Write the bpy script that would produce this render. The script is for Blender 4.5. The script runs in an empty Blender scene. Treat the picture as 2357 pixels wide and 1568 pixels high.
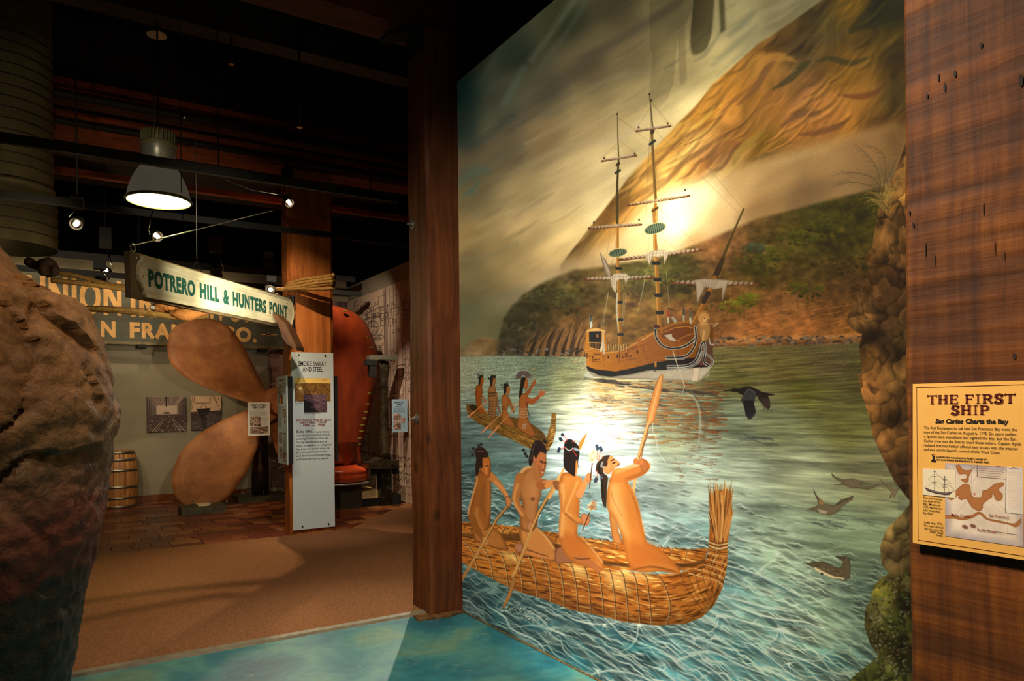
import bpy, bmesh, math, random
import numpy as np
from mathutils import Vector, Matrix

random.seed(5)
C = bpy.context.scene.collection
PI = math.pi

# ----------------------------------------------------------------------------
# CAMERA  (world: the mural wall is the plane X = MX, it recedes along +Y)
# ----------------------------------------------------------------------------
F_PX, CX, CY, YAW, ROLL, EYE = 1640.0, 1178.5, 934.0, math.radians(32.0), 0.011, 1.6
_f = np.array([math.sin(YAW), math.cos(YAW), 0.0]); _r = np.array([math.cos(YAW), -math.sin(YAW), 0.0]); _u = np.array([0, 0, 1.0])
RX = _r * math.cos(ROLL) - _u * math.sin(ROLL)
UX = _u * math.cos(ROLL) + _r * math.sin(ROLL)
MX = 2.605                      # plane of the mural
U_MAX = 4.93

def ray(x, y):
    """direction from the eye through a point of the 2357 x 1568 frame"""
    a = (x - CX) / F_PX; b = -(y - CY) / F_PX
    return [_f[i] + a * RX[i] + b * UX[i] for i in range(3)]
def on_y(x, y, Yw):
    d = ray(x, y); s = Yw / d[1]; return Vector((d[0] * s, Yw, EYE + d[2] * s))
def on_x(x, y, Xw):
    d = ray(x, y); s = Xw / d[0]; return Vector((Xw, d[1] * s, EYE + d[2] * s))
def on_z(x, y, Zw=0.0):
    d = ray(x, y); s = (Zw - EYE) / d[2]; return Vector((d[0] * s, d[1] * s, Zw))
def on_d(x, y, D):
    d = ray(x, y); return Vector((d[0] * D, d[1] * D, EYE + d[2] * D))
def px_to_mural(X, Y):
    d = ray(X, Y); s = MX / d[0]
    return d[1] * s, EYE + d[2] * s

MURAL_LIGHTS = [ # name, position, aim, watts, colour, cone degrees, blend, radius
    ('mural_spot_upper', (0.95, 2.35, 4.35), (MX, 2.657, 2.56), 1000, (1, .88, .64), 25, 1.0, .02),
    ('mural_spot_lower', (0.55, 2.45, 4.35), (MX, 3.22, 1.36), 2900, (1, .94, .78), 27, 1.0, .02),
    ('mural_wash', (0.20, 2.10, 4.30), (MX, 2.90, 1.40), 640, (1, .92, .74), 104, 1.0, .03),
    ('mural_wash_second', (0.75, 1.55, 4.40), (MX, 2.75, 1.6), 190, (1, .92, .74), 102, 1.0, .012),
]
# ----------------------------------------------------------------------------
# CAMERA OBJECT, WORLD, LIGHTS, EXPOSURE
# ----------------------------------------------------------------------------
sc = bpy.context.scene
cd = bpy.data.cameras.new('camera'); cam = bpy.data.objects.new('camera', cd); C.objects.link(cam)
cd.sensor_width = 36; cd.sensor_fit = 'HORIZONTAL'; cd.lens = 36 * F_PX / 2357.0
cd.shift_y = (CY - 784.0) / 2357.0
cd.clip_start = .02; cd.clip_end = 100
cam.matrix_world = Matrix(((RX[0], UX[0], -_f[0], 0), (RX[1], UX[1], -_f[1], 0), (RX[2], UX[2], -_f[2], EYE), (0, 0, 0, 1)))
sc.camera = cam
sc.view_settings.view_transform = 'Standard'; sc.view_settings.look = 'None'
sc.view_settings.gamma = 1; sc.view_settings.use_curve_mapping = False
sc.view_settings.exposure = 0.0
w = bpy.data.worlds.new('world'); sc.world = w; w.use_nodes = True
w.node_tree.nodes['Background'].inputs[0].default_value = (1, .72, .45, 1)
w.node_tree.nodes['Background'].inputs[1].default_value = .013

def spot(name, loc, aim, watts, col, cone, blend=1., rad=.03):
    l = bpy.data.lights.new(name, 'SPOT'); l.energy = watts; l.color = col; l.spot_size = math.radians(cone); l.spot_blend = blend
    l.shadow_soft_size = rad
    o = bpy.data.objects.new(name, l); C.objects.link(o); o.location = loc
    d = Vector(aim) - Vector(loc); o.rotation_euler = d.to_track_quat('-Z', 'Y').to_euler()
    return o
for a in MURAL_LIGHTS: spot(*a)
WARM = (1, .80, .52)
spot('sign_spot', (1.75, 5.0, 3.25), (1.35, 7.55, 2.66), 380, (1, .92, .66), 48, 1)
spot('sign_low_spot', (1.7, 6.3, 2.2), (1.45, 7.75, 2.6), 230, (1, .94, .72), 60, 1)
spot('post_spot', (1.5, 6.9, 4.5), (2.55, 9.0, 2.5), 360, (1, .78, .50), 42, 1)
spot('post_low_spot', (1.9, 5.9, 3.9), (2.6, 9.0, .7), 330, (1, .90, .76), 40, 1)
for i_, x_ in enumerate((-.5, .9, 2.2)): spot('union_sign_spot_%d' % (i_ + 1), (x_, 12.5, 4.0), (x_, 13.5, 3.15), (34, 42, 26)[i_], (1, .76, .42), 110, 1)
spot('barrel_fill', (.2, 11.4, 2.6), (.85, 13.1, .5), 24, (1, .78, .5), 50, 1)  # added fill without a fixture, brightens the barrel
spot('wall_wash', (-.9, 9.6, 4.3), (1.0, 13.6, 2.2), 150, (1, .86, .6), 75, 1)
spot('floating_propeller_spot', (.0, 9.2, 2.6), (1.5, 12.2, 1.7), 185, (1, .80, .52), 55, 1)  # floats without a fixture; set low to throw the blade's shadow upward
spot('casting_spot', (3.3, 9.1, 4.3), (3.7, 11.2, .9), 115, (1, .76, .46), 44, 1)
spot('drawing_wall_spot', (3.2, 10.2, 3.9), (4.75, 12.9, 2.7), 190, (1, .82, .62), 60, 1)
spot('drawing_wall_low_spot', (3.4, 9.9, 3.9), (4.75, 11.3, .8), 330, (1, .84, .64), 45, 1)
spot('carved_piece_spot', (3.8, 10.2, 3.6), (4.2, 11.25, .38), 260, (1, .84, .56), 18, 1)
spot('pipe_stand_fill', (1.9, 11.6, 2.2), (2.75, 12.9, .4), 26, (1, .9, .66), 34, 1)  # extra small spot put in to lift the pipe stand
spot('carpet_spot', (2.50, 10.1, 4.35), (2.15, 7.0, 0), 450, (1, .76, .48), 64, 1)
spot('carpet_front_spot', (.9, 4.8, 4.3), (1.1, 6.4, 0), 90, (1, .80, .6), 80, 1)
spot('blue_floor_spot', (4.05, 8.3, 3.5), (.9, 4.0, 0), 470, (1, .93, .72), 44, 1, .02)
spot('rock_spot', (-.35, .9, 4.1), (-.75, 2.4, 2.3), 125, (1, .76, .48), 62, 1)
spot('rock_rim_spot', (1.3, 4.6, 4.1), (-.35, 2.9, 1.9), 45, (1, .74, .46), 40, 1)
spot('pillar_panel_spot', (.4, -.3, 3.6), (2.43, 1.02, 1.15), 225, (1, .76, .44), 34, 1)
spot('pillar_face_spot', (.9, 4.3, 1.9), (2.34, 5.1, .9), 9, (1, .72, .40), 70, 1)
spot('joist_spot', (1.2, 6.8, 3.9), (.9, 9.2, 4.9), 13, (1, .6, .35), 72, 1)
spot('joist_near_spot', (1.5, 3.7, 4.35), (2.0, 5.1, 4.8), 1.2, (1, .6, .35), 95, 1)
spot('lamp_top_fill', (.25, 5.3, 3.75), (.69, 7.0, 3.95), 12, (1, .90, .62), 22, 1)  # added light for the pendant's dark finned top; no fixture there
spot('duct_spot', (-.1, 5.9, 2.6), (-.5, 7.8, 4.0), 34, (1, .82, .5), 70, 1)

# ----------------------------------------------------------------------------
# MATERIALS
# ----------------------------------------------------------------------------
def s2l(c):
    return tuple((x / 255 / 12.92 if x / 255 <= .04045 else ((x / 255 + .055) / 1.055) ** 2.4) for x in c)
MATS = {}
def mat(name, col, rough=.6, metal=0., col2=None, scale=6., stretch=(1, 1, 1), bump=0., bscale=40., emit=None, estr=0., detail=5, spec=.4, contrast=(.35, .65)):
    if name in MATS: return MATS[name]
    m = bpy.data.materials.new(name); m.use_nodes = True; nt = m.node_tree; b = nt.nodes['Principled BSDF']
    b.inputs['Base Color'].default_value = (*col, 1); b.inputs['Roughness'].default_value = rough; b.inputs['Metallic'].default_value = metal
    b.inputs['Specular IOR Level'].default_value = spec
    if col2 is not None or bump:
        tc = nt.nodes.new('ShaderNodeTexCoord'); mp = nt.nodes.new('ShaderNodeMapping'); mp.inputs['Scale'].default_value = stretch
        nt.links.new(tc.outputs['Object'], mp.inputs[0])
    if col2 is not None:
        n = nt.nodes.new('ShaderNodeTexNoise'); n.inputs['Scale'].default_value = scale; n.inputs['Detail'].default_value = detail; n.inputs['Roughness'].default_value = .65
        nt.links.new(mp.outputs[0], n.inputs[0])
        r = nt.nodes.new('ShaderNodeValToRGB'); r.color_ramp.elements[0].position = contrast[0]; r.color_ramp.elements[1].position = contrast[1]
        r.color_ramp.elements[0].color = (*col, 1); r.color_ramp.elements[1].color = (*col2, 1)
        nt.links.new(n.outputs[0], r.inputs[0]); nt.links.new(r.outputs[0], b.inputs['Base Color'])
    if bump:
        n2 = nt.nodes.new('ShaderNodeTexNoise'); n2.inputs['Scale'].default_value = bscale; n2.inputs['Detail'].default_value = 6
        nt.links.new(mp.outputs[0], n2.inputs[0]); bp = nt.nodes.new('ShaderNodeBump'); bp.inputs['Strength'].default_value = bump; bp.inputs['Distance'].default_value = .02
        nt.links.new(n2.outputs[0], bp.inputs['Height']); nt.links.new(bp.outputs[0], b.inputs['Normal'])
    if emit:
        b.inputs['Emission Color'].default_value = (*emit, 1); b.inputs['Emission Strength'].default_value = estr
    MATS[name] = m
    return m

def timber_mat(name, c1, c2, c3, grain=(28, 28, 1.6), saw=0., rough=.62, bump=.35, knots=0.):
    """sawn timber: grain along local Z, optional slanting saw marks and knots"""
    m = bpy.data.materials.new(name); m.use_nodes = True; nt = m.node_tree; N = nt.nodes.new; K = nt.links.new
    b = nt.nodes['Principled BSDF']; b.inputs['Roughness'].default_value = rough; b.inputs['Specular IOR Level'].default_value = .35
    tc = N('ShaderNodeTexCoord'); mp = N('ShaderNodeMapping'); mp.inputs['Scale'].default_value = grain; K(tc.outputs['Object'], mp.inputs[0])
    w0 = N('ShaderNodeTexNoise'); w0.inputs['Scale'].default_value = 1.1; w0.inputs['Detail'].default_value = 3; K(tc.outputs['Object'], w0.inputs[0])
    mx = N('ShaderNodeMix'); mx.data_type = 'VECTOR'; mx.inputs[0].default_value = .12
    K(mp.outputs[0], mx.inputs[4]); 
    sc_ = N('ShaderNodeVectorMath'); sc_.operation = 'SCALE'; sc_.inputs['Scale'].default_value = 22; K(w0.outputs['Color'], sc_.inputs[0]); K(sc_.outputs[0], mx.inputs[5])
    n = N('ShaderNodeTexNoise'); n.inputs['Scale'].default_value = 1.; n.inputs['Detail'].default_value = 7; n.inputs['Roughness'].default_value = .62; K(mx.outputs[1], n.inputs[0])
    r = N('ShaderNodeValToRGB'); e = r.color_ramp.elements; e[0].position = .3; e[0].color = (*c1, 1); e[1].position = .72; e[1].color = (*c3, 1)
    k = e.new(.5); k.color = (*c2, 1); K(n.outputs[0], r.inputs[0])
    col = r.outputs[0]
    big = N('ShaderNodeTexNoise'); big.inputs['Scale'].default_value = 2.2; big.inputs['Detail'].default_value = 4; K(tc.outputs['Object'], big.inputs[0])
    mr = N('ShaderNodeMapRange'); mr.inputs[1].default_value = .3; mr.inputs[2].default_value = .7; mr.inputs[3].default_value = .68; mr.inputs[4].default_value = 1.15; K(big.outputs[0], mr.inputs[0])
    mu = N('ShaderNodeVectorMath'); mu.operation = 'SCALE'; K(col, mu.inputs[0]); K(mr.outputs[0], mu.inputs['Scale']); col = mu.outputs[0]
    h = n.outputs[0]
    if saw:
        mp2 = N('ShaderNodeMapping'); mp2.inputs['Rotation'].default_value = (math.radians(8), 0, 0); mp2.inputs['Scale'].default_value = (1.2, 1.2, 15); K(tc.outputs['Object'], mp2.inputs[0])
        sn = N('ShaderNodeTexNoise'); sn.inputs['Scale'].default_value = 1; sn.inputs['Detail'].default_value = 5; K(mp2.outputs[0], sn.inputs[0])
        mr2 = N('ShaderNodeMapRange'); mr2.inputs[1].default_value = .36; mr2.inputs[2].default_value = .62; mr2.inputs[3].default_value = 1 - saw; mr2.inputs[4].default_value = 1.1; K(sn.outputs[0], mr2.inputs[0])
        m2 = N('ShaderNodeVectorMath'); m2.operation = 'SCALE'; K(col, m2.inputs[0]); K(mr2.outputs[0], m2.inputs['Scale']); col = m2.outputs[0]
        ad = N('ShaderNodeMath'); ad.operation = 'MULTIPLY_ADD'; K(sn.outputs[0], ad.inputs[0]); ad.inputs[1].default_value = 1.6; K(n.outputs[0], ad.inputs[2]); h = ad.outputs[0]
    if knots:
        mp3 = N('ShaderNodeMapping'); mp3.inputs['Scale'].default_value = (3.2, 3.2, 2.0); K(tc.outputs['Object'], mp3.inputs[0])
        vo = N('ShaderNodeTexVoronoi'); vo.inputs['Scale'].default_value = knots; K(mp3.outputs[0], vo.inputs[0])
        mr3 = N('ShaderNodeMapRange'); mr3.inputs[1].default_value = .03; mr3.inputs[2].default_value = .13; mr3.inputs[3].default_value = .28; mr3.inputs[4].default_value = 1.; K(vo.outputs['Distance'], mr3.inputs[0])
        m3 = N('ShaderNodeVectorMath'); m3.operation = 'SCALE'; K(col, m3.inputs[0]); K(mr3.outputs[0], m3.inputs['Scale']); col = m3.outputs[0]
    K(col, b.inputs['Base Color'])
    bp = N('ShaderNodeBump'); bp.inputs['Strength'].default_value = bump; bp.inputs['Distance'].default_value = .01; K(h, bp.inputs['Height']); K(bp.outputs[0], b.inputs['Normal'])
    return m

def canvas_image(name, arr):
    """numpy picture (H, W, 3) 0-255, top row first -> packed image datablock"""
    h, w_ = arr.shape[:2]
    im = bpy.data.images.new(name, w_, h, alpha=False)
    buf = np.ones((h, w_, 4), np.float32); buf[..., :3] = np.clip(arr[::-1], 0, 255) / 255.
    im.pixels.foreach_set(buf.ravel()); im.update(); im.pack()
    return im
def print_mat(name, arr, rough=.6, bump=0.):
    m = bpy.data.materials.new(name); m.use_nodes = True; nt = m.node_tree; b = nt.nodes['Principled BSDF']
    t = nt.nodes.new('ShaderNodeTexImage'); t.image = canvas_image(name, arr); t.extension = 'EXTEND'
    nt.links.new(t.outputs[0], b.inputs['Base Color']); b.inputs['Roughness'].default_value = rough; b.inputs['Specular IOR Level'].default_value = .25
    if bump:
        tc = nt.nodes.new('ShaderNodeTexCoord'); n2 = nt.nodes.new('ShaderNodeTexNoise'); n2.inputs['Scale'].default_value = 90
        nt.links.new(tc.outputs['Object'], n2.inputs[0]); bp = nt.nodes.new('ShaderNodeBump'); bp.inputs['Strength'].default_value = bump; bp.inputs['Distance'].default_value = .004
        nt.links.new(n2.outputs[0], bp.inputs['Height']); nt.links.new(bp.outputs[0], b.inputs['Normal'])
    return m

# ----------------------------------------------------------------------------
# MESH HELPERS
# ----------------------------------------------------------------------------
class MB:
    """collects shapes, links them as one mesh object"""
    def __init__(s): s.v = []; s.f = []; s.sm = []; s.marks = []
    def add(s, vs, fs, smooth=False):
        o = len(s.v); s.v += [tuple(v) for v in vs]; s.f += [tuple(i + o for i in f) for f in fs]; s.sm += [smooth] * len(fs); return s
    def box(s, lo, hi):
        (a, b, c), (d, e, f) = lo, hi
        return s.add([(a,b,c),(d,b,c),(d,e,c),(a,e,c),(a,b,f),(d,b,f),(d,e,f),(a,e,f)], [(3,2,1,0),(4,5,6,7),(0,1,5,4),(1,2,6,5),(2,3,7,6),(3,0,4,7)])
    def obox(s, c, ax, ay, az):
        """oriented box: centre and three half-axis vectors"""
        c, ax, ay, az = map(Vector, (c, ax, ay, az)); vs = []
        for k in (-1, 1):
            for i, j in ((-1,-1),(1,-1),(1,1),(-1,1)): vs.append(c + ax * i + ay * j + az * k)
        return s.add(vs, [(3,2,1,0),(4,5,6,7),(0,1,5,4),(1,2,6,5),(2,3,7,6),(3,0,4,7)])
    def bevbox(s, lo, hi, b):
        """box along z with bevelled vertical edges"""
        (x0,y0,z0),(x1,y1,z1) = lo, hi
        P = [(x0+b,y0),(x1-b,y0),(x1,y0+b),(x1,y1-b),(x1-b,y1),(x0+b,y1),(x0,y1-b),(x0,y0+b)]
        return s.prism(P, z0, z1)
    def prism(s, P, z0, z1):
        n = len(P)
        return s.add([(x,y,z0) for x,y in P] + [(x,y,z1) for x,y in P], [tuple(range(n))[::-1], tuple(range(n, 2*n))] + [(i,(i+1)%n,n+(i+1)%n,n+i) for i in range(n)])
    def plate(s, pts, n, t):
        """flat polygon of world points, thickened by t along -n"""
        pts = [Vector(p) for p in pts]; n = Vector(n).normalized(); k = len(pts)
        return s.add(pts + [p - n * t for p in pts], [tuple(range(k)), tuple(range(k, 2*k))[::-1]] + [(i, k+i, k+(i+1)%k, (i+1)%k) for i in range(k)])
    def tube(s, path, r, seg=10, caps=True, smooth=True, lobes=0, twist=0.):
        path = [Vector(p) for p in path]; n = len(path); vs = []; L = 0
        up = Vector((0, 0, 1)); pn = None
        for i, p in enumerate(path):
            t = (path[min(i+1, n-1)] - path[max(i-1, 0)]).normalized()
            if pn is None:
                a = up if abs(t.z) < .95 else Vector((1, 0, 0)); pn = t.cross(a).normalized()
            else: pn = (pn - t * pn.dot(t)).normalized()
            bn = t.cross(pn); rr = r[i] if hasattr(r, '__len__') else r
            if i: L += (p - path[i-1]).length
            for k in range(seg):
                an = 2*PI*k/seg
                q = rr * (1 + .22 * abs(math.cos(lobes/2 * (an - twist * L))) - .1) if lobes else rr
                vs.append(p + pn * math.cos(an) * q + bn * math.sin(an) * q)
        fs = [(i*seg+k, i*seg+(k+1)%seg, (i+1)*seg+(k+1)%seg, (i+1)*seg+k) for i in range(n-1) for k in range(seg)]
        s.add(vs, fs, smooth)
        if caps: s.f += [tuple(len(s.v)-n*seg+k for k in range(seg))[::-1], tuple(len(s.v)-seg+k for k in range(seg))]; s.sm += [False, False]
        return s
    def lathe(s, prof, c=(0,0,0), seg=24, smooth=True, M=None, cap=True, a0=0., a1=2*PI):
        full = abs(a1 - a0 - 2*PI) < 1e-6; n = len(prof); m = seg if full else seg + 1; vs = []
        for r, z in prof:
            for k in range(m):
                a = a0 + (a1-a0)*k/seg; v = Vector((r*math.cos(a), r*math.sin(a), z))
                if M is not None: v = M @ v
                vs.append(v + Vector(c))
        fs = [(i*m+k, i*m+(k+1)%m, (i+1)*m+(k+1)%m, (i+1)*m+k) for i in range(n-1) for k in range(seg)]
        o = len(s.v); s.add(vs, fs, smooth)
        if cap and full: s.f += [tuple(o+k for k in range(m))[::-1], tuple(o+(n-1)*m+k for k in range(m))]; s.sm += [False, False]
        return s
    def sphere(s, c, r, seg=12, rings=8, sq=(1,1,1)):
        return s.lathe([(max(r*math.sin(PI*i/rings),1e-4), -r*math.cos(PI*i/rings)) for i in range(rings+1)], c, seg, True, Matrix.Diagonal(Vector(sq)))
    def build(s, name, m, parent=None, uv=None, label=None):
        if len(s.marks) > 1:      # several lines of lettering: one part per line
            o = None
            for (v0, f0), (v1, f1) in zip(s.marks, s.marks[1:] + [(len(s.v), len(s.f))]):
                q = MB(); q.v = s.v[v0:v1]; q.f = [tuple(i - v0 for i in f) for f in s.f[f0:f1]]; q.sm = s.sm[f0:f1]
                o = q.build(name, m, parent)
            return o
        me = bpy.data.meshes.new(name)
        o = bpy.data.objects.new(name, me); C.objects.link(o)
        vs = s.v
        if parent is not None:
            o.parent = parent
            inv = parent.matrix_basis.inverted(); 
            if parent.parent is not None: inv = (parent.parent.matrix_basis @ parent.matrix_basis).inverted()
            vs = [tuple(inv @ Vector(v)) for v in vs]
        me.from_pydata(vs, [], s.f); me.polygons.foreach_set('use_smooth', s.sm)
        if m: me.materials.append(m)
        if uv:
            l = me.uv_layers.new(name='UVMap')
            for p in me.polygons:
                for li in p.loop_indices: l.data[li].uv = uv(Vector(s.v[me.loops[li].vertex_index]))
        me.update()
        if label: o['label'] = label
        return o

def thing(name, loc, label, cat, group=None):
    o = bpy.data.objects.new(name, None); C.objects.link(o); o.empty_display_size = .1
    o.matrix_basis = Matrix.Translation(Vector(loc)); o['label'] = label; o['category'] = cat
    if group: o['group'] = group
    return o
def tag(o, label, cat, group=None):
    o['label'] = label; o['category'] = cat
    if group: o['group'] = group
    return o
def struct(o): o['kind'] = 'structure'; return o

# planes of the place through which picture points are read off
def plane_y(Yw): return lambda x, y: on_y(x, y, Yw)
def plane_x(Xw): return lambda x, y: on_x(x, y, Xw)
def plane_pn(P, n):
    P = Vector(P); n = Vector(n)
    def f(x, y):
        d = Vector(ray(x, y)); o = Vector((0, 0, EYE)); return o + d * ((P - o).dot(n) / d.dot(n))
    return f

# ---- lettering: text curves turned into flat meshes
_cap = None
def text_mesh(s, bold=0., shear=0., spacing=1.):
    cu = bpy.data.curves.new('lettering', 'FONT'); cu.body = s; cu.size = 1; cu.offset = bold; cu.shear = shear; cu.space_character = spacing
    cu.resolution_u = 2 if len(s) > 14 else 4
    o = bpy.data.objects.new('tmp', cu); C.objects.link(o)
    dg = bpy.context.evaluated_depsgraph_get(); me = bpy.data.meshes.new_from_object(o.evaluated_get(dg))
    bpy.data.objects.remove(o); bpy.data.curves.remove(cu)
    return me
def lettering(mb, s, P0, P1, cap, n, off=.0015, bold=0., shear=0., spacing=1., fitw=True):
    """write s from world point P0 towards P1 (baseline), cap height cap metres, on a face with normal n"""
    global _cap
    if _cap is None:
        h = text_mesh('H'); _cap = max(v.co.y for v in h.vertices)
    me = text_mesh(s, bold, shear, spacing)
    if not len(me.vertices): return
    xs = [v.co.x for v in me.vertices]; x0, x1 = min(xs), max(xs)
    P0 = Vector(P0); P1 = Vector(P1); R = P1 - P0; n = Vector(n).normalized(); up = n.cross(R.normalized())
    if up.z < 0: up = -up
    mb.marks.append((len(mb.v), len(mb.f)))
    ky = cap / _cap; k = 1 / (x1 - x0) if fitw else ky / R.length
    mb.add([P0 + R * ((v.co.x - x0) * k) + up * (v.co.y * ky) + n * off for v in me.vertices], [tuple(p.vertices) for p in me.polygons])
    bpy.data.meshes.remove(me)
def lines_px(mb, pl, n, rows, bold=0., off=.0015, shear=0.):
    """rows: (text, x0, y0, x1, y1, cap) in picture points on plane pl"""
    for t, x0, y0, x1, y1, cap in rows:
        P0 = pl(x0, y0); P1 = pl(x1, y1); c = (pl(x0, y0 - cap) - P0).length
        lettering(mb, t, P0, P1, c, n, off, bold, shear)
def quad_px(pl, x0, y0, x1, y1, x2=None, y2=None, x3=None, y3=None):
    """four picture points: top-left, top-right, bottom-right, bottom-left"""
    return [pl(x0, y0), pl(x1, y1), pl(x2, y2), pl(x3, y3)]
def picture(name, parent, corners, n, arr, t=.002, off=0., label=None, rough=.55):
    """flat printed picture; corners tl, tr, br, bl"""
    n = Vector(n).normalized(); P = [Vector(p) + n * (off + t) for p in corners]
    m = print_mat(name, arr, rough)
    tl, tr, br, bl = P
    R = tr - tl; D = bl - tl
    mb = MB().plate(P, n, t)
    def uv(v):
        q = v - tl; return ((q.dot(R)) / R.dot(R), 1 - q.dot(D) / D.dot(D))
    return mb.build(name, m, parent, uv, label)
# ----------------------------------------------------------------------------
# PAINTING: the flat printed / painted surfaces are painted here with numpy
# ----------------------------------------------------------------------------
_tab = np.random.RandomState(7).rand(8, 256, 256).astype(np.float32)

def noise(u, v, seed=0):
    t = _tab[seed % 8]
    iu = np.floor(u).astype(np.int64); iv = np.floor(v).astype(np.int64)
    fu = (u - iu).astype(np.float32); fv = (v - iv).astype(np.float32)
    fu = fu * fu * (3 - 2 * fu); fv = fv * fv * (3 - 2 * fv)
    o = 37 * seed
    a0 = (iu + o) & 255; a1 = (iu + 1 + o) & 255; b0 = (iv + o) & 255; b1 = (iv + 1 + o) & 255
    x0 = t[b0, a0]; x0 = x0 + (t[b0, a1] - x0) * fu
    x1 = t[b1, a0]; x1 = x1 + (t[b1, a1] - x1) * fu
    return x0 + (x1 - x0) * fv

def fbm(u, v, octv=4, seed=0):
    s = 0; a = .5; n = 0
    for k in range(octv):
        s = s + a * noise(u * 2 ** k + 11.3 * k, v * 2 ** k + 5.7 * k, seed + k); n += a; a *= .5
    return s / n

def spl(pts, closed=False, n=6):
    p = np.array(pts, float)
    if closed: q = np.vstack([p[-1:], p, p[:2]])
    else: q = np.vstack([2 * p[:1] - p[1:2], p, 2 * p[-1:] - p[-2:-1]])
    out = []; t = np.linspace(0, 1, n, endpoint=False)[:, None]
    for i in range(len(q) - 3):
        a, b, c, d = q[i:i + 4]
        out.append(.5 * (2 * b + (c - a) * t + (2 * a - 5 * b + 4 * c - d) * t ** 2 + (3 * b - a - 3 * c + d) * t ** 3))
    if not closed: out.append(p[-1:])
    return np.vstack(out)

def bilin(a, H, W):
    h, w = a.shape[:2]
    y = np.linspace(0, h - 1, H); x = np.linspace(0, w - 1, W)
    y0 = np.clip(y.astype(int), 0, h - 2); x0 = np.clip(x.astype(int), 0, w - 2)
    fy = (y - y0)[:, None]; fx = (x - x0)[None, :]
    if a.ndim == 3: fy = fy[..., None]; fx = fx[..., None]
    A = a[y0][:, x0]; B = a[y0][:, x0 + 1]; C_ = a[y0 + 1][:, x0]; D = a[y0 + 1][:, x0 + 1]
    return (A * (1 - fx) + B * fx) * (1 - fy) + (C_ * (1 - fx) + D * fx) * fy

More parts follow.
